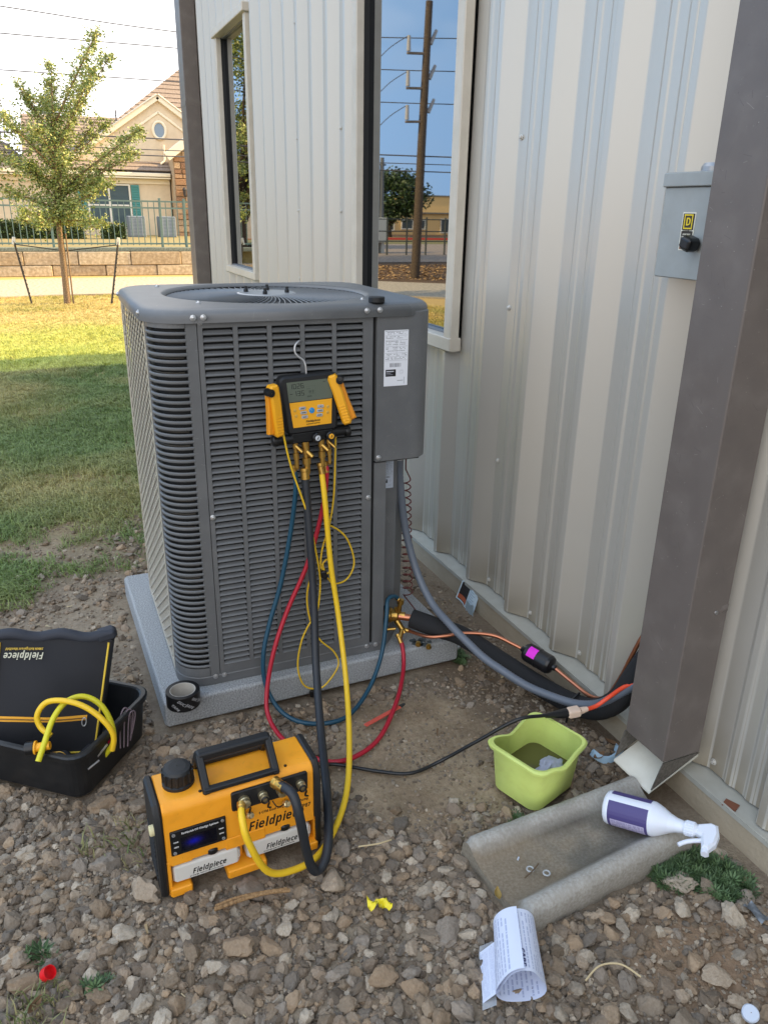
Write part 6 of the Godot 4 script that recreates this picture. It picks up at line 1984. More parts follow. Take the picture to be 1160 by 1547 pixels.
func stones() -> void:
	var m = mat("stone", Color.WHITE, 0.92, 0.0, {"vc": 1, "tex": "soil", "tri": 9.0, "bump": "stone_n", "bs": 0.9})
	var kinds := []
	for k in 6: kinds.append(rock_mesh(k + 3, 2))
	var fine := []
	for k in 5: fine.append(rock_mesh(k + 40, 2))
	# the largest stones, each on its own
	var count = 0; var tries = 0
	var taken := []
	while count < 240 and tries < 20000:
		tries += 1
		var z = rng.randf_range(-2.45, -0.62); var x = rng.randf_range(-0.75, 1.36)
		var r = lerpf(0.016, 0.037, pow(rng.randf(), 2.4))
		if rng.randf() > gravelly(x, z) * (1.0 if z > -1.9 else 0.5): continue
		if not free_spot(x, z, r): continue
		var ok = true
		for t in taken:
			if Vector2(t.x - x, t.y - z).length() < (t.z + r) * 0.95:
				ok = false; break
		if not ok: continue
		taken.append(Vector3(x, z, r))
		var g := Geo.new()
		var o := MeshInstance3D.new()
		o.name = numbered("stone")
		o.mesh = fine[rng.randi_range(0, 4)]
		var c = stone_colour()
		var key = "stone_%d" % (count % 12)
		if not mm.has(key):
			mat(key, c.linear_to_srgb(), 0.92, 0.0, {"tex": "soil", "tri": 9.0, "bump": "stone_n", "bs": 0.9})
		o.material_override = mm[key]
		add_child(o)
		var wide = rng.randf_range(0.9, 1.35); var tall = rng.randf_range(0.75, 1.0)
		o.transform = Transform3D(Basis.from_euler(Vector3(rng.randf_range(-0.5, 0.5), rng.randf() * TAU, rng.randf_range(-0.5, 0.5))).scaled_local(Vector3(r * wide, r * tall, r)), Vector3(x, rise(x, z) + r * rng.randf_range(0.0, 0.3), z))
		tag(o, stone_label(x, z, r, c, wide, tall), "stone", "larger loose stones in the gravel")
		count += 1
	# a few slabs with a look of their own
	for p in [[0.985, -0.725, 0.050, "large angular grey stone at the right of the paper roll"], [0.90, -0.735, 0.045, "squarish grey-brown stone at the lower edge beside the paper roll"], [1.235, -1.02, 0.034, "pale flat stone below the green weeds"], [1.135, -0.80, 0.030, "dark grey flat stone half sunk in the dirt at the lower right"], [0.66, -1.12, 0.036, "big rough stone left of the splash block corner"], [0.09, -1.02, 0.042, "wide cracked stone in the left foreground gravel"], [-0.30, -1.60, 0.040, "pair-sized pale stone left of the pump"]]:
		var o := MeshInstance3D.new()
		o.name = numbered("stone")
		o.mesh = fine[rng.randi_range(0, 4)]
		o.material_override = mm["stone_%d" % rng.randi_range(0, 11)]
		add_child(o)
		o.transform = Transform3D(Basis(Vector3.UP, rng.randf() * TAU).scaled_local(Vector3(p[2] * 1.2, p[2] * 0.6, p[2])), Vector3(p[0], rise(p[0], p[1]) + p[2] * 0.22, p[1]))
		tag(o, p[3], "stone")
		taken.append(Vector3(p[0], p[1], p[2]))
	# everything smaller
	var xs := []; var cs := []
	for k in 6: xs.append([]); cs.append([])
	var n = 0; tries = 0
	while n < 82000 and tries < 1200000:
		tries += 1
		var z = rng.randf_range(-4.2, -0.52); var x = rng.randf_range(-1.35, 1.42)
		if x < -0.90 + (z + 0.5) * 0.12: continue
		var d = gravelly(x, z)
		var p = rng.randf()
		var r: float
		if p < 0.76: r = rng.randf_range(0.0020, 0.0060)
		elif p < 0.925: r = rng.randf_range(0.006, 0.012)
		else: r = rng.randf_range(0.010, 0.021)
		var want = d if r > 0.006 else d * 0.75 + 0.20
		if z < -2.4: want *= 0.35
		want *= 0.45 + 0.55 * smoothstep(-0.25, 0.2, hn.get_noise_2d(x * 28 + 11, z * 28))
		if rng.randf() > want: continue
		if not free_spot(x, z, r * 0.6): continue
		if r > 0.006:
			var ok = true
			for t in taken:
				if absf(t.x - x) < t.z and absf(t.y - z) < t.z:
					ok = false; break
			if not ok: continue
		var k = rng.randi_range(0, 5)
		xs[k].append(Transform3D(Basis.from_euler(Vector3(rng.randf_range(-0.6, 0.6), rng.randf() * TAU, rng.randf_range(-0.6, 0.6))).scaled_local(Vector3(r * rng.randf_range(0.9, 1.5), r * rng.randf_range(0.7, 1.05), r)), Vector3(x, rise(x, z) + r * rng.randf_range(-0.1, 0.5), z)))
		cs[k].append(stone_colour())
		n += 1
	for k in 6:
		var o = many("gravel", kinds[k], m, xs[k], cs[k])
		tag(o, "grey-brown gravel and clods covering the ground round the pad", "gravel", "gravel")
	# leaf litter and straw along the wall and among the stones
	var lf := Geo.new()
	lf.quad(Vector3(-0.5, 0.02, 0.18), Vector3(0.5, 0.10, 0.12), Vector3(0.5, 0.04, -0.14), Vector3(-0.5, 0.14, -0.18))
	var lx := []; var lc := []
	for k in 1500:
		var z = rng.randf_range(-4.2, -0.6); var x = rng.randf_range(-0.7, 1.43)
		var near_wall = smoothstep(0.9, 1.35, x) * smoothstep(-1.2, -1.5, z)
		if rng.randf() > 0.10 + near_wall * 0.9 + (0.5 if z < -2.6 else 0.0): continue
		if not free_spot(x, z, 0.0): continue
		var l = rng.randf_range(0.008, 0.028)
		lx.append(Transform3D(Basis.from_euler(Vector3(rng.randf_range(-0.4, 0.4), rng.randf() * TAU, rng.randf_range(-0.4, 0.4))).scaled_local(Vector3(l, l, l * rng.randf_range(0.15, 1.0))), Vector3(x, rise(x, z) + 0.006, z)))
		lc.append([SL(120, 96, 70), SL(92, 74, 56), SL(158, 138, 104), SL(136, 116, 84), SL(180, 164, 130)][rng.randi_range(0, 4)])
	tag(many("leaf_litter", lf.mesh(), mat("litter", Color.WHITE, 0.85, 0.0, {"vc": 1}), lx, lc), "dry leaf and straw litter on the dirt along the kerb", "leaf litter")

# ---------------------------------------------------------------- grass and weeds
func tuft(blades: int, h: float, spread: float, wd: float, sd: int) -> ArrayMesh:
	var r6 := RandomNumberGenerator.new(); r6.seed = sd
	var g := Geo.new()
	for k in blades:
		var a = r6.randf() * TAU; var rr = spread * sqrt(r6.randf())
		var p = Vector3(cos(a) * rr, 0, sin(a) * rr)
		var dir = r6.randf() * TAU
		var lean = Vector3(cos(dir), 0, sin(dir)) * r6.randf_range(0.3, 1.1) * h
		var side = Vector3(-sin(dir + 0.6), 0, cos(dir + 0.6)) * wd
		var hh = h * r6.randf_range(0.5, 1.0)
		var mid = p + lean * 0.35 + Vector3(0, hh * 0.7, 0); var tip = p + lean + Vector3(0, hh * 0.85, 0)
		var sh = r6.randf_range(0.55, 1.25)
		g.col = Color(sh, sh, sh)
		g.quad(p - side, p + side, mid + side * 0.7, mid - side * 0.7)
		g.tri(mid - side * 0.7, mid + side * 0.7, tip)
	return g.mesh()

func lawn() -> void:
	var gm = mat("grass_blade", Color.WHITE, 0.6, 0.0, {"vc": 1, "back": Color(0.25, 0.25, 0.1)})
	var t1 := []
	for k in 3: t1.append(tuft(11, 0.050, 0.035, 0.0021, 70 + k))
	var xs := [[], [], []]; var cs := [[], [], []]
	var n = 0; var tries = 0
	while n < 82000 and tries < 200000:
		tries += 1
		var z = -3.0 - 11.8 * pow(rng.randf(), 1.25)
		var x = rng.randf_range(-1.7, 1.5)
		if x < -0.75 + z * 0.075: continue
		if z < -8.0 and x > 1.5: continue
		if x > 0.10 and z > -3.15: continue
		var k0 = hn.get_noise_2d(x * 9, z * 9 + 40)
		var cover = smoothstep(-2.9, -4.6, z + k0 * 1.4 + (x + 0.3) * 0.5) * (0.35 + 0.65 * smoothstep(-0.35, 0.25, -k0))
		if rng.randf() > cover: continue
		var dry = clampf(0.34 + 1.0 * hn.get_noise_2d(x * 6 + 70, z * 6) + smoothstep(-8.5, -13.0, z) * 0.75, 0, 1)
		var c = SL(98, 126, 62).lerp(SL(130, 154, 84), rng.randf()).lerp(SL(196, 178, 116), dry * rng.randf_range(0.5, 1.0))
		if z < -8.2: c = c.lerp(SL(226, 234, 116).lerp(SL(240, 218, 144), smoothstep(-10.0, -12.5, z + k0)), 0.65)
		var s = rng.randf_range(0.6, 1.25) * (1.0 + 0.25 * smoothstep(-6, -12, z))
		var q = rng.randi_range(0, 2)
		xs[q].append(Transform3D(Basis(Vector3.UP, rng.randf() * TAU).scaled_local(Vector3(s, s * rng.randf_range(0.6, 1.0), s)), Vector3(x, rise(x, z) - 0.002, z)))
		cs[q].append(c)
		n += 1
	# wider, thinner beyond
	for k in 26000:
		var z = rng.randf_range(-15.2, -7.0); var x = rng.randf_range(-5.0, 4.5)
		if x > 1.3 and z > -8.3: continue
		if x > -1.0 and x < 1.5 and z > -13: continue
		if z < -13.2 + maxf(0.0, -1.5 - x) * 0.6 and x < -1.5: continue
		var dry = clampf(0.55 + hn.get_noise_2d(x * 6 + 70, z * 6), 0, 1)
		var q = rng.randi_range(0, 2)
		xs[q].append(Transform3D(Basis(Vector3.UP, rng.randf() * TAU).scaled_local(Vector3.ONE * rng.randf_range(1.0, 1.7)), Vector3(x, rise(x, z), z)))
		cs[q].append(SL(170, 170, 84).lerp(SL(228, 200, 124), dry))
	for k in 3:
		tag(many("grass", t1[k], gm, xs[k], cs[k]), "mown lawn, green in the shade and dry yellow towards the street", "grass", "grass of the lawn")
	# low weeds
	var w := Geo.new()
	for k in 9:
		var a = TAU * k / 9.0
		var d = Vector3(cos(a), 0.55, sin(a)); var s = Vector3(-sin(a), 0, cos(a))
		w.quad(d * 0.004, d * 0.014 + s * 0.0035, d * 0.028, d * 0.014 - s * 0.0035)
	var wm = mat("weed_leaf", Color.WHITE, 0.6, 0.0, {"vc": 1, "back": Color(0.1, 0.14, 0.05)})
	var wmesh = w.mesh()
	for p in [[1.285, -1.055, 0.090, 0.060, 800, "green feathery weeds under the head of the spray bottle", 0], [1.345, -0.985, 0.065, 0.065, 420, "dark green weed tuft at the kerb right of the spray bottle", 0], [-0.185, -1.395, 0.028, 0.025, 14, "small broad green weed above the red cap", 1], [-0.075, -1.275, 0.025, 0.025, 26, "dark weed tuft right of the red cap", 0], [1.225, -2.13, 0.03, 0.05, 50, "small green weeds at the right end of the pad", 0], [1.37, -1.92, 0.03, 0.04, 40, "small green weeds below the copper pipe", 0], [1.0, -1.325, 0.05, 0.05, 60, "low dark weeds between the basin and the splash block", 0], [-0.20, -1.235, 0.07, 0.08, 10, "thin grassy weeds in the lower left corner", 2], [0.02, -1.66, 0.09, 0.08, 7, "sparse grass sprigs left of the pump", 2]]:
		var th := thing("weed_clump", p[5], "weeds")
		var wx := []; var wc := []
		for k in p[4]:
			var a = rng.randf() * TAU; var rr = sqrt(rng.randf())
			var x = p[0] + cos(a) * p[2] * rr; var z = p[1] + sin(a) * p[3] * rr
			var s = rng.randf_range(0.35, 0.8) * (1.4 if p[6] == 1 else 1.0)
			if p[6] == 2: s = rng.randf_range(0.6, 1.2)
			wx.append(Transform3D(Basis.from_euler(Vector3(rng.randf_range(-0.5, 0.5), rng.randf() * TAU, rng.randf_range(-0.5, 0.5))).scaled_local(Vector3.ONE * s), Vector3(x, rise(x, z) + rng.randf_range(0.0, 0.024) * (1.0 - rr * 0.6), z)))
			wc.append(SL(56, 80, 50).lerp(SL(92, 118, 74), rng.randf()) if p[6] != 2 else SL(96, 116, 60).lerp(SL(170, 156, 110), rng.randf()))
		many("leaves", wmesh if p[6] != 2 else t1[0], wm, wx, wc, th)

# ---------------------------------------------------------------- leaf crowns
func leaf_mesh() -> ArrayMesh:
	var g := Geo.new()
	g.quad(Vector3(-0.5, 0, 0), Vector3(0, 0.06, 0.26), Vector3(0.5, 0, 0), Vector3(0, 0.06, -0.26))
	return g.mesh()

func leaves(called: String, spots: Array, size: float, cols: Array, parent: Node, m: Material, label := "") -> void:
	var xs := []; var cs := []
	for p in spots:
		var s = size * rng.randf_range(0.6, 1.3)
		xs.append(Transform3D(Basis.from_euler(Vector3(rng.randf() * TAU, rng.randf() * TAU, rng.randf() * TAU)).scaled_local(Vector3.ONE * s), p))
		cs.append(cols[rng.randi_range(0, cols.size() - 1)] * rng.randf_range(0.8, 1.15))
	many(called, leaf_mesh(), m, xs, cs, parent)

func big_tree(called: String, label: String, at: Vector3, h: float, rad: Vector3, crown_y: float, count: int, size: float, cols: Array, group := "") -> void:
	var t := thing(called, label, "tree", at, 0, group)
	var tr := Geo.new()
	tr.tube(spline([Vector3(0, -0.1, 0), Vector3(0.05, h * 0.25, 0.04), Vector3(-0.06, h * 0.5, 0.0)], 4), [0.24, 0.21, 0.19, 0.18, 0.17, 0.16, 0.15, 0.14, 0.13], 9)
	var clumps := []
	for k in 26:
		var a = rng.randf() * TAU; var e = rng.randf_range(-0.75, 1.0)
		var q = sqrt(1.0 - minf(e * e, 1.0)) * rng.randf_range(0.45, 1.0)
		var c = Vector3(cos(a) * rad.x * q, crown_y + e * rad.y * 0.85, sin(a) * rad.z * q)
		clumps.append([c, rng.randf_range(0.22, 0.42) * rad.x])
		tr.tube(spline([Vector3(0, h * 0.3, 0), Vector3(c.x * 0.4, lerpf(h * 0.35, c.y, 0.5), c.z * 0.4), c], 4), [0.10, 0.085, 0.07, 0.06, 0.05, 0.04, 0.03, 0.02, 0.012], 6)
	part("trunk", tr, mat("bark_grey", S(96, 84, 72), 0.9, 0.0, {"tex": "bark", "tri": 3.0}), t)
	var sp := []
	for k in count:
		var c = clumps[rng.randi_range(0, clumps.size() - 1)]
		var d = (Vector3(rng.randfn(), rng.randfn() * 0.8, rng.randfn()) * 0.55).limit_length(1.15)
		sp.append(c[0] + d * c[1])
	leaves("crown", sp, size, cols, t, mat("leaf", Color.WHITE, 0.55, 0.0, {"vc": 1, "back": Color(0.28, 0.30, 0.10)}))

func sapling() -> void:
	var t := thing("young_oak", "slender young oak tree with airy yellow-green leaves tied to two stakes", "tree", Vector3(0.38, 0, -13.9))
	var tr := Geo.new()
	tr.tube(spline([Vector3(0, -0.05, 0), Vector3(0.015, 0.6, 0), Vector3(0.02, 1.3, 0), Vector3(0.06, 2.0, 0.03), Vector3(0.12, 2.8, 0)], 4), [0.062, 0.057, 0.054, 0.052, 0.051, 0.05, 0.048, 0.046, 0.044, 0.042, 0.038, 0.035, 0.031, 0.027, 0.022, 0.018, 0.013], 10)
	tr.tube([Vector3(0.09, 0.0, 0.02), Vector3(0.10, 1.1, 0.02)], [0.013, 0.012], 7)
	var sp := []
	var limbs := []
	# (start height, tip) of limbs, in the plane of the photograph and in depth
	for p in [[1.25, -0.50, 1.35], [1.3, 0.62, 1.30], [1.4, 0.85, 1.75], [1.45, -0.62, 1.75], [1.6, 1.15, 2.35], [1.7, 1.40, 2.60], [1.8, -0.60, 2.15], [1.9, 0.85, 2.75], [2.0, -0.52, 2.65], [2.2, 0.70, 3.25], [2.3, 0.95, 3.55], [2.4, -0.30, 3.05], [2.5, 0.20, 3.35], [2.6, 0.86, 3.88], [2.7, 0.05, 3.1], [1.5, 0.2, 2.2], [1.5, -0.3, 2.0], [1.9, 0.3, 2.6], [1.35, 0.3, 1.5], [1.35, -0.25, 1.3], [2.2, -0.2, 2.5], [1.7, 0.6, 1.9]]:
		for d in 2:
			var depth = rng.randf_range(-0.75, 0.75)
			var tip = Vector3(p[1] + rng.randf_range(-0.08, 0.08), p[2] + rng.randf_range(-0.1, 0.08), depth)
			var base = Vector3(0.04 + (p[0] - 1.2) * 0.05, p[0], 0)
			var mid = base.lerp(tip, 0.5) + Vector3(0, 0.02, 0)
			var pts = spline([base, mid, tip], 6)
			var rr := []
			for k in pts.size(): rr.append(lerpf(0.018, 0.003, float(k) / pts.size()))
			tr.tube(pts, rr, 5)
			limbs.append(pts)
			var reach = base.distance_to(tip)
			for k in int(46 * reach + 30):
				var s = pow(rng.randf(), 0.75)
				var a = pts[mini(int(s * pts.size()), pts.size() - 1)]
				var tw = a + Vector3(rng.randfn() * 0.13, rng.randfn() * 0.10 + 0.02, rng.randfn() * 0.13) * (1.15 - s * 0.7)
				if k % 3 == 0: tr.tube([a, tw], [0.004, 0.0015], 4, false)
				for q in 10: sp.append(a.lerp(tw, rng.randf_range(0.3, 1.15)) + Vector3(rng.randfn(), rng.randfn(), rng.randfn()) * 0.022)
	part("trunk", tr, mat("bark_pale", S(196, 178, 156), 0.9, 0.0, {"tex": "bark", "tri": 4.0}), t)
	leaves("crown", sp, 0.042, [SL(128, 146, 76), SL(148, 160, 92), SL(106, 126, 64), SL(172, 174, 112)], t, mat("leaf", Color.WHITE, 0.55, 0.0, {"vc": 1, "back": Color(0.28, 0.30, 0.10)}))
	for p in [[Vector3(-0.14, -0.05, -14.1), Vector3(-0.285, 0.98, -14.15), "dark metal tree stake left of the young oak leaning outward"], [Vector3(1.036, -0.05, -13.8), Vector3(1.255, 0.985, -13.85), "dark metal tree stake right of the young oak leaning outward"]]:
		var s := thing("tree_stake", p[2], "stake", Vector3.ZERO, 0, "stakes of the young oak")
		var g := Geo.new()
		g.tube([p[0], p[1]], 0.017, 6)
		for k in 12:
			var q = p[0].lerp(p[1], 0.1 + k * 0.065)
			g.box(q + Vector3(0.014, 0, 0.012), Vector3(0.012, 0.018, 0.012))
		part("post", g, mat("stake_dark", S(66, 62, 58), 0.6, 0.3), s)
		var c := Geo.new()
		c.rbox(p[1], Vector3(0.05, 0.12, 0.03), 0.008, Basis(Vector3(0, 0, 1), -0.15))
		part("cap", c, mat("stake_cap", S(222, 220, 212), 0.5), s)
		var wv := Geo.new()
		wv.tube(spline([p[1] + Vector3(0, -0.05, 0), p[1].lerp(Vector3(0.44, 0.85, -13.9), 0.5) + Vector3(0, -0.03, 0), Vector3(0.44, 0.84, -13.9)], 4), 0.008, 5)
		part("tie", wv, mat("rubber", S(24, 25, 27), 0.55), s)

# ---------------------------------------------------------------- street, terrace wall, fence, house
func street_and_house() -> void:
	var near := [Vector3(80, 0, -15.6), Vector3(6, 0, -15.4), Vector3(0.4, 0, -15.5), Vector3(-1.4, 0, -15.1), Vector3(-2.8, 0, -14.2), Vector3(-4.2, 0, -13.2), Vector3(-14, 0, -6.5), Vector3(-60, 0, 24)]
	var far := [Vector3(80, 0, -19.7), Vector3(6, 0, -19.3), Vector3(0.4, 0, -19.45), Vector3(-2.2, 0, -18.7), Vector3(-4.2, 0, -17.3), Vector3(-6.0, 0, -16.0), Vector3(-16, 0, -9.3), Vector3(-62, 0, 21)]
	var g := Geo.new()
	for k in near.size() - 1:
		g.quad(near[k + 1], near[k], far[k], far[k + 1])
	var so = structure("street", g, mat("street", S(214, 200, 176), 0.9, 0.0, {"tex": "concrete", "tri": 0.6}))
	so.position.y = 0.002
	# pale kerb edge on the lawn side
	var kb := Geo.new()
	for k in range(0, near.size() - 1):
		var a: Vector3 = near[k]; var b: Vector3 = near[k + 1]
		var d = (b - a).normalized()
		kb.box((a + b) / 2 + Vector3(0, 0.0, 0), Vector3(0.12, 0.05, a.distance_to(b)), Basis(Vector3.UP, atan2(d.x, d.z)))
	structure("kerb", kb, mat("kerb", S(190, 178, 158), 0.9, 0.0, {"tex": "concrete", "tri": 2.0}))
	# terrace behind the retaining wall
	var te := Geo.new()
	te.box(Vector3(18.9, 0.25, -40.0), Vector3(41.8, 0.52, 39.2))
	structure("terrace", te, mat("terrace", S(150, 140, 96), 0.95, 0.0, {"tex": "soil", "tri": 0.5}))
	var rw := thing("retaining_wall", "low retaining wall of big tan limestone blocks across the street", "wall")
	for c in 2:
		for k in 9:
			var lenb = 1.16
			var x = -2.0 + k * lenb + (0.58 if c else 0.0)
			var b := Geo.new()
			b.rbox(Vector3(0, 0, 0), Vector3(lenb - 0.012, [0.235, 0.29][c], 0.36), 0.018)
			for i in b.v.size(): b.v[i] += Vector3(0, 0, hn.get_noise_2d(b.v[i].x * 30 + k * 9, b.v[i].y * 30 + c * 50) * 0.02)
			part("block", b, mat("limestone%d" % ((k * 2 + c) % 3), [S(206, 188, 160), S(194, 175, 146), S(214, 198, 170)][(k * 2 + c) % 3], 0.95, 0.0, {"tex": "rock", "tri": 1.2, "bump": "stone_n", "bs": 0.8}), rw, Vector3(x + lenb / 2, [0.115, 0.385][c], -20.15 + rng.randf_range(-0.02, 0.02)))
	var cp := Geo.new()
	cp.rbox(Vector3(3.2, 0.575, -20.22), Vector3(10.4, 0.09, 0.30), 0.015)
	part("coping", cp, mat("coping", S(140, 150, 138), 0.8, 0.0, {"tex": "concrete", "tri": 1.0}), rw)
	var fe := thing("picket_fence", "grey-green metal picket fence on top of the limestone retaining wall", "fence")
	var fm = mat("fence_paint", S(98, 120, 114), 0.5, 0.2)
	var pk := Geo.new()
	pk.box(Vector3(0, 1.155, 0), Vector3(0.018, 0.99, 0.018))
	var pkm = pk.mesh()
	for k in 70:
		var x = -2.0 + k * 0.135
		if x > 7.2: break
		part("picket", pkm, fm, fe, Vector3(x, 0, -20.3))
	for y in [1.645, 1.50, 0.70]:
		var r := Geo.new()
		r.box(Vector3(2.6, y, -20.3), Vector3(9.4, 0.035, 0.03))
		part("rail", r, fm, fe)
	for x in [-2.05, 0.42, 2.86, 3.43, 5.8]:
		var r := Geo.new()
		r.rbox(Vector3(x, 1.17, -20.3), Vector3(0.055, 1.10, 0.055), 0.006)
		part("post", r, fm, fe)
	# hedges
	for p in [[-3.4, 1.62, 0.55, "clipped dark green hedge left of the young oak behind the fence"], [2.08, 2.92, 0.47, "short clipped hedge under the house window behind the fence"]]:
		var h := thing("hedge", p[3], "hedge", Vector3(0, 0.5, -29.0))
		var c := Geo.new()
		c.box(Vector3((p[0] + p[1]) / 2, p[2] * 0.46, 0), Vector3(p[1] - p[0] - 0.1, p[2] * 0.86, 0.55))
		part("stems", c, mat("hedge_core", S(40, 50, 26), 0.95), h)
		var sp := []
		for k in int(2600 * (p[1] - p[0]) / 2.0):
			var q = Vector3(rng.randf_range(p[0], p[1]), rng.randf_range(0, p[2]), rng.randf_range(-0.32, 0.34))
			if rng.randf() < 0.5: q.z = 0.32 + rng.randfn() * 0.03
			elif rng.randf() < 0.5: q.y = p[2] + rng.randfn() * 0.03
			sp.append(q)
		leaves("foliage", sp, 0.07, [SL(56, 78, 34), SL(76, 98, 44), SL(44, 62, 28)], h, mat("leaf", Color.WHITE, 0.55, 0.0, {"vc": 1, "back": Color(0.28, 0.30, 0.10)}))
	for p in [[3.49, "left one of two small grey air conditioners by the far house"], [4.56, "right one of two small grey air conditioners by the far house"]]:
		var a := thing("house_condenser", p[1], "air conditioner", Vector3(p[0], 0.5, -31.0), 0, "air conditioners by the far house")
		var b := Geo.new()
		b.rbox(Vector3(0, 0.36, 0), Vector3(0.60, 0.72, 0.6), 0.03)
		part("case", b, mat("house_ac", S(112, 122, 132), 0.6), a)
		var gr := Geo.new()
		for k in 12: gr.box(Vector3(0, 0.09 + k * 0.048, 0.305), Vector3(0.52, 0.018, 0.012))
		for x in [-0.17, 0.0, 0.17]: gr.box(Vector3(x, 0.36, 0.314), Vector3(0.02, 0.6, 0.01))
		part("grille", gr, mat("house_ac_grille", S(150, 160, 168), 0.6), a)
	house()
	# overhead wires: six, from the pole in the mirror side past the house
	var wy = [[5.20, 5.12, 5.05], [4.55, 4.66, 4.75], [3.88, 4.02, 4.10], [2.75, 2.90, 2.95], [2.58, 2.68, 2.72], [2.42, 2.56, 2.60]]
	for k in 6:
		var pz = -18.4 if k < 3 else -18.2
		var pts = spline([Vector3(-40, wy[k][0] + 0.6, 2.0), Vector3(-18, wy[k][0] - 0.15, -10.2), Vector3(-5.5, wy[k][0], pz), Vector3(0, wy[k][1], -19.2), Vector3(4, wy[k][2], -19.6), Vector3(14, wy[k][2] + 0.1, -20.4), Vector3(40, wy[k][2] + 0.5, -22)], 8)
		var w := Geo.new()
		w.tube(pts, [0.011, 0.011, 0.011, 0.015, 0.010, 0.013][k], 5, false)
		solo("power_line", w, mat("wire_dark", S(70, 70, 76), 0.6), ["topmost thin power line crossing the white sky over the house", "second power line from the top crossing the white sky", "third power line from the top above the house roof", "thick dark cable crossing in front of the house gable", "thin cable just under the thick one in front of the house", "lowest cable crossing in front of the house wall"][k], "power line", "power lines along the street")

func house() -> void:
	var h := thing("stucco_house", "beige stucco house with tall gable, oval window and stone corner behind the fence", "house", Vector3(0, 0.45, -33.0))
	var st = mat("stucco", S(226, 208, 180), 0.92, 0.0, {"tex": "grime", "tri": 0.6})
	var cream = mat("cream_trim", S(238, 226, 200), 0.8)
	var sh = mat("shingle", S(162, 148, 138), 0.95, 0.0, {"tex": "rock", "tri": 1.4})
	var shd = mat("shingle_dark", S(112, 106, 104), 0.95, 0.0, {"tex": "rock", "tri": 1.4})
	var Yo = -0.45
	var w := Geo.new()
	w.box(Vector3(-1.5, 1.1, -3.0), Vector3(13.2, 2.3, 6.0))
	w.box(Vector3(9.0, 1.4, -3.2), Vector3(7.6, 2.9, 6.0))
	part("wall", w, st, h)
	# roofs: stepped shingle courses
	var course = func(a: Vector3, b: Vector3, c: Vector3, d: Vector3, n: int) -> Geo:   # a-b eave, d-c ridge
		var g := Geo.new()
		var nn = (b - a).cross(d - a).normalized()
		for k in n:
			var s = float(k) / n; var e = float(k + 1) / n
			var p0 = a.lerp(d, s) + nn * 0.03; var p1 = b.lerp(c, s) + nn * 0.03; var p2 = b.lerp(c, e); var p3 = a.lerp(d, e)
			g.quad(p0, p1, p2, p3)
			g.quad(p0 - nn * 0.03, p1 - nn * 0.03, p1, p0)
		return g
	var rf = part("roof", course.call(Vector3(0.0, 2.35, 0.25), Vector3(8.5, 2.35, 0.25), Vector3(7.5, 4.55, -4.2), Vector3(0.15, 4.45, -4.2), 16), sh, h)
	part("roof", course.call(Vector3(-8.2, 2.25, 0.3), Vector3(0.5, 2.25, 0.3), Vector3(-0.6, 3.35, -3.0), Vector3(-7.5, 3.35, -3.0), 9), shd, h)
	part("roof", course.call(Vector3(3.2, 4.0, -4.6), Vector3(12.5, 4.0, -4.6), Vector3(9.5, 7.2, -8.0), Vector3(7.4, 7.2, -8.0), 16), sh, h)
	part("roof", course.call(Vector3(3.55, 2.22, 0.34), Vector3(5.16, 2.22, 0.34), Vector3(5.16, 2.62, -0.35), Vector3(3.4, 2.62, -0.35), 4), shd, h)
	var pb := Geo.new()
	pb.prism(PackedVector2Array([Vector2(0.15, 2.2), Vector2(8.4, 2.2), Vector2(7.4, 4.4), Vector2(0.3, 4.3)]), 0.2, 0.0, Transform3D(Basis(), Vector3(0, 0, -4.5)))
	part("wall", pb, st, h)
	var vt := Geo.new()
	for p in [[2.55, 4.42, -3.6], [3.75, 4.75, -3.9]]: vt.tube([Vector3(p[0], p[1] - 0.4, p[2]), Vector3(p[0], p[1], p[2])], 0.03, 6)
	part("vent_pipe", vt, mat("wire_dark", S(70, 70, 76), 0.6), rf)
	# fascia and eave
	var fs := Geo.new()
	fs.rbox(Vector3(-1.5, 2.21, 0.33), Vector3(13.2, 0.13, 0.10), 0.02)
	fs.rbox(Vector3(-1.5, 2.10, 0.20), Vector3(13.2, 0.05, 0.30), 0.01)
	fs.rbox(Vector3(-1.5, 1.98, 0.03), Vector3(13.2, 0.18, 0.06), 0.01)
	part("fascia", fs, cream, h)
	# big gable
	var ga := Geo.new()
	ga.prism(PackedVector2Array([Vector2(1.65, 2.62), Vector2(8.2, 2.62), Vector2(4.93, 4.83)]), 0.3, 0.0, Transform3D(Basis(), Vector3(0, 0, -0.75)))
	part("gable", ga, st, h)
	var rk := Geo.new()
	for s in [-1.0, 1.0]:
		for q in [[0.0, 0.22, -0.38, 0.16], [0.42, 0.09, -0.425, 0.05]]:
			var a = Vector3(4.93, 4.93 - q[0] * 1.2, q[2]); var b = Vector3(4.93 + s * (3.55 - q[0] * 1.8), 2.53, q[2])
			var dd = b - a
			rk.rbox((a + b) / 2, Vector3(dd.length() + 0.06, q[1], q[3]), 0.02, Basis(Vector3(0, 0, 1), atan2(dd.y, dd.x)))
	part("rake_trim", rk, cream, h)
	var go := Geo.new()   # gable roof running back
	go.quad(Vector3(4.93, 5.0, -0.25), Vector3(4.93, 5.0, -5), Vector3(1.3, 2.6, -5), Vector3(1.3, 2.6, -0.25))
	go.quad(Vector3(8.56, 2.6, -0.25), Vector3(8.56, 2.6, -5), Vector3(4.93, 5.0, -5), Vector3(4.93, 5.0, -0.25))
	part("roof", go, sh, h)
	var ov := Node3D.new()
	ov.name = "oval_window"
	h.add_child(ov)
	ov.position = Vector3(4.92, 3.80, -0.44)
	var rg := Geo.new()
	var rp := []
	for k in 29: rp.append(Vector3(cos(TAU * k / 28) * 0.235, sin(TAU * k / 28) * 0.295, 0.03))
	rg.tube(rp, 0.055, 6, false)
	part("frame", rg, cream, ov)
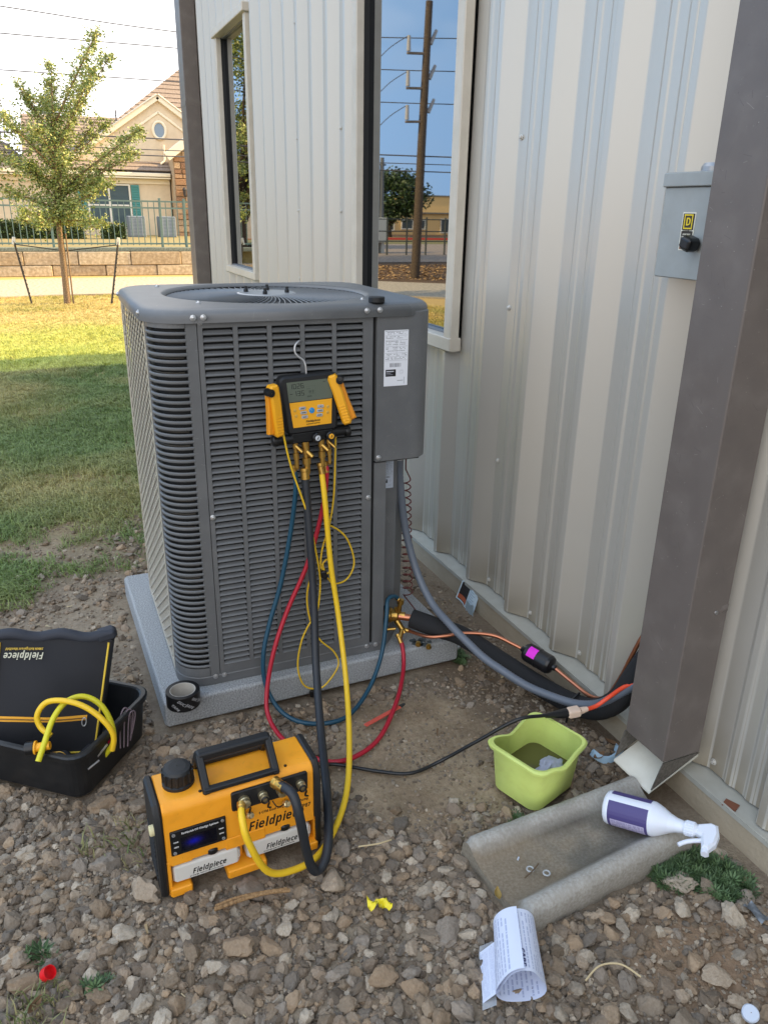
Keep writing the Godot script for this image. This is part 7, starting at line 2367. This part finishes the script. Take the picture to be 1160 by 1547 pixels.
	var pn := Geo.new()
	for k in 28: pn.tri(Vector3(0, 0, 0.02), Vector3(cos(TAU * k / 28) * 0.2, sin(TAU * k / 28) * 0.26, 0.02), Vector3(cos(TAU * (k + 1) / 28) * 0.2, sin(TAU * (k + 1) / 28) * 0.26, 0.02))
	part("pane", pn, mat("house_glass", S(120, 134, 146), 0.1, 0.3), ov)
	# window with teal shutters
	var wn := Node3D.new()
	wn.name = "window"
	h.add_child(wn)
	wn.position = Vector3(2.83, 1.12, 0.02)
	var wp := Geo.new()
	wp.box(Vector3(0, 0, 0.0), Vector3(1.46, 1.40, 0.03))
	part("pane", wp, mat("house_glass_dark", S(92, 110, 118), 0.08, 0.4), wn)
	var wf := Geo.new()
	for x in [-0.75, 0.0, 0.75]: wf.rbox(Vector3(x, 0, 0.03), Vector3(0.07, 1.46, 0.06), 0.01)
	for y in [-0.72, 0.0, 0.72]: wf.rbox(Vector3(0, y, 0.032), Vector3(1.5, 0.06, 0.05), 0.01)
	part("frame", wf, mat("frame_white", S(222, 218, 206), 0.6), wn)
	for x in [1.88, 3.79]:
		var su := Geo.new()
		su.rbox(Vector3(x, 1.12, 0.03), Vector3(0.30, 1.46, 0.05), 0.01)
		for k in 16: su.box(Vector3(x, 0.48 + k * 0.085, 0.058), Vector3(0.22, 0.05, 0.012), Basis(Vector3(1, 0, 0), 0.4))
		part("shutter", su, mat("teal", S(74, 140, 138), 0.6), h)
	var gd := Geo.new()
	gd.box(Vector3(-2.0, 1.0, 0.02), Vector3(1.6, 1.9, 0.03)); 
	part("garage_door", gd, mat("door_tan", S(170, 140, 100), 0.8), h)
	# stone corner bay of coursed blocks
	var by := Geo.new()
	by.box(Vector3(7.1, 1.4, 0.30), Vector3(3.9, 2.8, 1.0))
	by.prism(PackedVector2Array([Vector2(5.15, 2.8), Vector2(9.05, 2.8), Vector2(7.1, 4.25)]), 0.6, 0.0, Transform3D(Basis(), Vector3(0, 0, 0.18)))
	var bay = part("bay_wall", by, mat("mortar", S(190, 168, 138), 0.95), h)
	var cols := [S(204, 164, 126), S(188, 146, 110), S(214, 182, 146), S(172, 132, 102), S(196, 170, 140)]
	var y = 0.0
	var row = 0
	while y < 3.4:
		var bh = rng.randf_range(0.16, 0.25)
		var x = 5.16
		while x < 7.0:
			var bw = rng.randf_range(0.24, 0.50)
			if x + bw > 7.1: bw = 7.1 - x
			if bw > 0.08 and y + bh < 2.8 + (x + bw * 0.3 - 5.15) * 0.74:
				var b := Geo.new()
				b.rbox(Vector3.ZERO, Vector3(bw - 0.02, bh - 0.02, 0.12), 0.02)
				var k = rng.randi_range(0, 4)
				part("stone_block", b, mat("bay_stone%d" % k, cols[k], 0.95, 0.0, {"tex": "rock", "tri": 2.0, "bump": "stone_n", "bs": 0.8}), bay, Vector3(x + bw / 2, y + bh / 2, 0.82 + rng.randf_range(-0.015, 0.015)))
			x += bw
		y += bh; row += 1
	var r2 := Geo.new()
	for s in [-1.0, 1.0]:
		var a = Vector3(7.1, 4.45, 0.95); var b = Vector3(7.1 + s * 2.2, 2.80, 0.95)
		var dd = b - a
		r2.rbox((a + b) / 2, Vector3(dd.length(), 0.30, 0.25), 0.02, Basis(Vector3(0, 0, 1), atan2(dd.y, dd.x)))
	part("rake_trim", r2, cream, h)
	var cy := Geo.new()
	cy.rbox(Vector3(6.35, 1.92, 1.15), Vector3(0.8, 0.14, 0.7), 0.02, Basis(Vector3(0, 0, 1), 0.55))
	cy.rbox(Vector3(6.28, 0.85, 0.93), Vector3(0.12, 1.8, 0.12), 0.02)
	part("door_canopy", cy, cream, h)
	var lp := Geo.new()
	lp.lathe([Vector2(0.02, -0.16), Vector2(0.05, -0.13), Vector2(0.075, 0.08), Vector2(0.09, 0.09), Vector2(0.03, 0.17), Vector2(0.001, 0.18)], 8)
	lp.box(Vector3(0, 0.02, -0.09), Vector3(0.05, 0.1, 0.08))
	part("wall_lamp", lp, mat("lamp_dark", S(60, 56, 56), 0.5), h, Vector3(5.47, 1.62, 1.03))
	var dsp := Geo.new()
	dsp.tube(spline([Vector3(5.02, 3.3, -0.30), Vector3(5.02, 3.0, -0.30), Vector3(5.0, 2.75, -0.25), Vector3(4.85, 2.62, -0.2)], 4), 0.045, 6)
	part("gutter_pipe", dsp, cream, h)

# ---------------------------------------------------------------- what the windows mirror
func mirrored_side() -> void:
	var p := thing("utility_pole", "tall weathered wooden utility pole with three arms, mirrored in the big window", "utility pole", Vector3(-5.45, 0, -18.0))
	var g := Geo.new()
	g.tube([Vector3(0, -0.2, 0), Vector3(-0.07, 3.0, 0), Vector3(-0.15, 5.85, 0)], [0.112, 0.098, 0.078], 12)
	part("post", g, mat("pole_wood", S(112, 104, 98), 0.9, 0.0, {"tex": "bark", "tri": 2.0}), p)
	for k in 3:
		var y = [4.85, 4.16, 3.48][k]
		var a := Geo.new()
		a.rbox(Vector3(0.14, y - 0.03, 0.02), Vector3(0.46, 0.05, 0.06), 0.01, Basis(Vector3(0, 0, 1), -0.05))
		var arm = part("arm", a, mat("arm_wood", S(110, 100, 92), 0.8), p)
		var ins := Geo.new()
		ins.tube([Vector3(0.33, y, 0.02), Vector3(0.33, y + 0.30, 0.02)], [0.05, 0.04], 8)
		ins.tube([Vector3(-0.20, y + 0.18, 0.02), Vector3(-0.34, y + 0.46, 0.02)], [0.05, 0.035], 8)
		part("insulator", ins, mat("insulator", S(150, 152, 158), 0.5), arm)
		var jw := Geo.new()
		jw.tube(spline([Vector3(0.33, y + 0.3, 0.02), Vector3(0.75, y + 0.05, 0.0), Vector3(1.35, y - 0.42, 0.0), Vector3(2.3, y - 0.75, 0.0)], 5), 0.009, 5)
		part("jumper_wire", jw, mat("wire_dark", S(70, 70, 76), 0.6), arm)
	# cluster of steel poles and a cabinet further off
	for k in 3:
		var s := thing("steel_pole", ["pale steel pole leaning left in the mirrored pole cluster", "tallest pale steel pole in the middle of the mirrored cluster", "dark steel pole on the right of the mirrored cluster"][k], "pole", Vector3([-9.05, -9.3, -9.6][k], 0, -30.0), 0, "steel poles mirrored in the big window")
		var q := Geo.new()
		q.tube([Vector3([0.55, 0.30, 0.02][k], 0, 0), Vector3(0, [2.9, 3.3, 3.45][k], 0)], [0.13, 0.08], 8)
		part("post", q, mat("steel%d" % k, [S(196, 196, 192), S(216, 216, 212), S(96, 100, 104)][k], 0.5, 0.3), s)
		var c := Geo.new()
		c.box(Vector3(0.2, [2.8, 3.2, 3.2][k], 0), Vector3(0.7, 0.06, 0.06))
		part("bracket", c, mat("steel2", S(96, 100, 104), 0.5, 0.3), s)
	var tb := thing("transformer_cabinet", "pale grey transformer cabinet below the mirrored steel poles", "cabinet", Vector3(-8.9, 0, -29.6))
	var tg := Geo.new()
	tg.rbox(Vector3(0, 0.85, 0), Vector3(1.3, 0.9, 0.8), 0.03)
	part("case", tg, mat("cabinet", S(176, 180, 178), 0.6), tb)
	var tl := Geo.new()
	for x in [-0.5, -0.2, 0.15, 0.45]: tl.rbox(Vector3(x, 0.2, 0.1), Vector3(0.14, 0.42, 0.3), 0.02)
	part("leg", tl, mat("cabinet", S(176, 180, 178), 0.6), tb)
	var fe := thing("pipe_fence", "dark pipe rail fence mirrored behind the utility pole", "fence")
	var fm = mat("fence_dark", S(66, 72, 70), 0.6, 0.3)
	for k in 9:
		var q := Geo.new()
		var x = -8.2 - k * 0.8
		q.tube([Vector3(x, 0, -28), Vector3(x, 1.35, -28)], 0.035, 6)
		part("post", q, fm, fe)
	for y in [0.5, 0.85, 1.27]:
		var q := Geo.new()
		q.tube([Vector3(-8.0, y, -28), Vector3(-15, y, -28)], 0.02, 5)
		part("rail", q, fm, fe)
	# tan flat-roofed building
	var b := thing("tan_building", "tan flat roofed building with dark windows mirrored behind the utility pole", "building", Vector3(0, 0, -55))
	var w := Geo.new()
	w.box(Vector3(-29.0, 0.73, -3), Vector3(16.2, 1.5, 6)); w.box(Vector3(-30.6, 1.4, -4.5), Vector3(13.2, 2.65, 4))
	part("wall", w, mat("tan_wall", S(222, 186, 128), 0.9), b)
	var rr := Geo.new()
	rr.box(Vector3(-29.0, 1.5, -2.9), Vector3(16.5, 0.09, 6.2)); rr.box(Vector3(-30.6, 2.74, -4.5), Vector3(13.4, 0.08, 4.2))
	part("roof", rr, mat("tan_roof", S(120, 118, 112), 0.8), b)
	for q in [[-22.2, 0.7, 0.9, 0.62], [-23.4, 0.7, 0.5, 0.62], [-25.6, 0.62, 1.3, 0.95], [-20.9, 0.55, 0.5, 0.5], [-28.0, 0.65, 1.5, 0.8]]:
		var wn := Node3D.new()
		wn.name = "window"
		b.add_child(wn, true)
		wn.position = Vector3(q[0], q[1], 0.02)
		var pg := Geo.new()
		pg.box(Vector3(0, 0, 0), Vector3(q[2], q[3], 0.04))
		part("pane", pg, mat("far_glass", S(62, 74, 78), 0.1), wn)
		var fg := Geo.new()
		for x in [-q[2] / 2, q[2] / 2]: fg.box(Vector3(x, 0, 0.03), Vector3(0.06, q[3] + 0.1, 0.06))
		for y in [-q[3] / 2, q[3] / 2]: fg.box(Vector3(0, y, 0.03), Vector3(q[2], 0.06, 0.05))
		part("frame", fg, mat("frame_white", S(222, 218, 206), 0.6), wn)
	var rc := Geo.new()
	rc.box(Vector3(-22, 0.06, -44), Vector3(34, 0.12, 0.3))
	structure("red_kerb", rc, mat("kerb_red", S(200, 70, 60), 0.8))
	var lot := Geo.new()
	lot.quad(Vector3(-40, 0.004, -38), Vector3(-4, 0.004, -38), Vector3(-4, 0.004, -24), Vector3(-40, 0.004, -24))
	structure("parking_lot", lot, mat("lot", S(176, 160, 146), 0.9, 0.0, {"tex": "concrete", "tri": 0.3}))
	var strip := Geo.new()
	strip.quad(Vector3(-40, 0.004, -50), Vector3(-4, 0.004, -50), Vector3(-4, 0.004, -38), Vector3(-40, 0.004, -38))
	structure("grass_strip", strip, mat("strip", S(120, 118, 70), 0.95, 0.0, {"tex": "soil", "tri": 0.4}))
	big_tree("broad_tree", "round dark green tree mirrored left of the utility pole", Vector3(-18.2, 0, -49.0), 2.0, Vector3(2.2, 1.35, 2.0), 2.3, 9000, 0.22, [SL(44, 66, 32), SL(60, 82, 40), SL(34, 52, 26)])
	big_tree("live_oak", "large live oak at the left edge of the lawn view, mirrored in the narrow window", Vector3(-2.75, 0, -24.5), 3.6, Vector3(3.1, 2.4, 2.6), 4.1, 34000, 0.10, [SL(84, 100, 40), SL(106, 120, 50), SL(66, 82, 34), SL(130, 134, 62)])
	var mx := []; var mc := []
	var cl := Geo.new()
	cl.quad(Vector3(-0.5, 0.02, 0.2), Vector3(0.5, 0.12, 0.15), Vector3(0.5, 0.05, -0.2), Vector3(-0.5, 0.1, -0.2))
	for k in 5000:
		var x = rng.randf_range(-11, -3.2); var z = rng.randf_range(-22.5, -15.5)
		if z > -18.2 - (x + 3.4) * 0.62 - 0.2: continue
		var s = rng.randf_range(0.03, 0.10)
		mx.append(Transform3D(Basis.from_euler(Vector3(rng.randf_range(-0.6, 0.6), rng.randf() * TAU, rng.randf_range(-0.5, 0.5))).scaled_local(Vector3.ONE * s), Vector3(x, 0.02, z)))
		mc.append(SL(112, 84, 56).lerp(SL(186, 150, 98), rng.randf()))
	tag(many("mulch", cl.mesh(), mat("litter", Color.WHITE, 0.85, 0.0, {"vc": 1}), mx, mc), "brown mulch and leaves round the foot of the utility pole", "mulch")
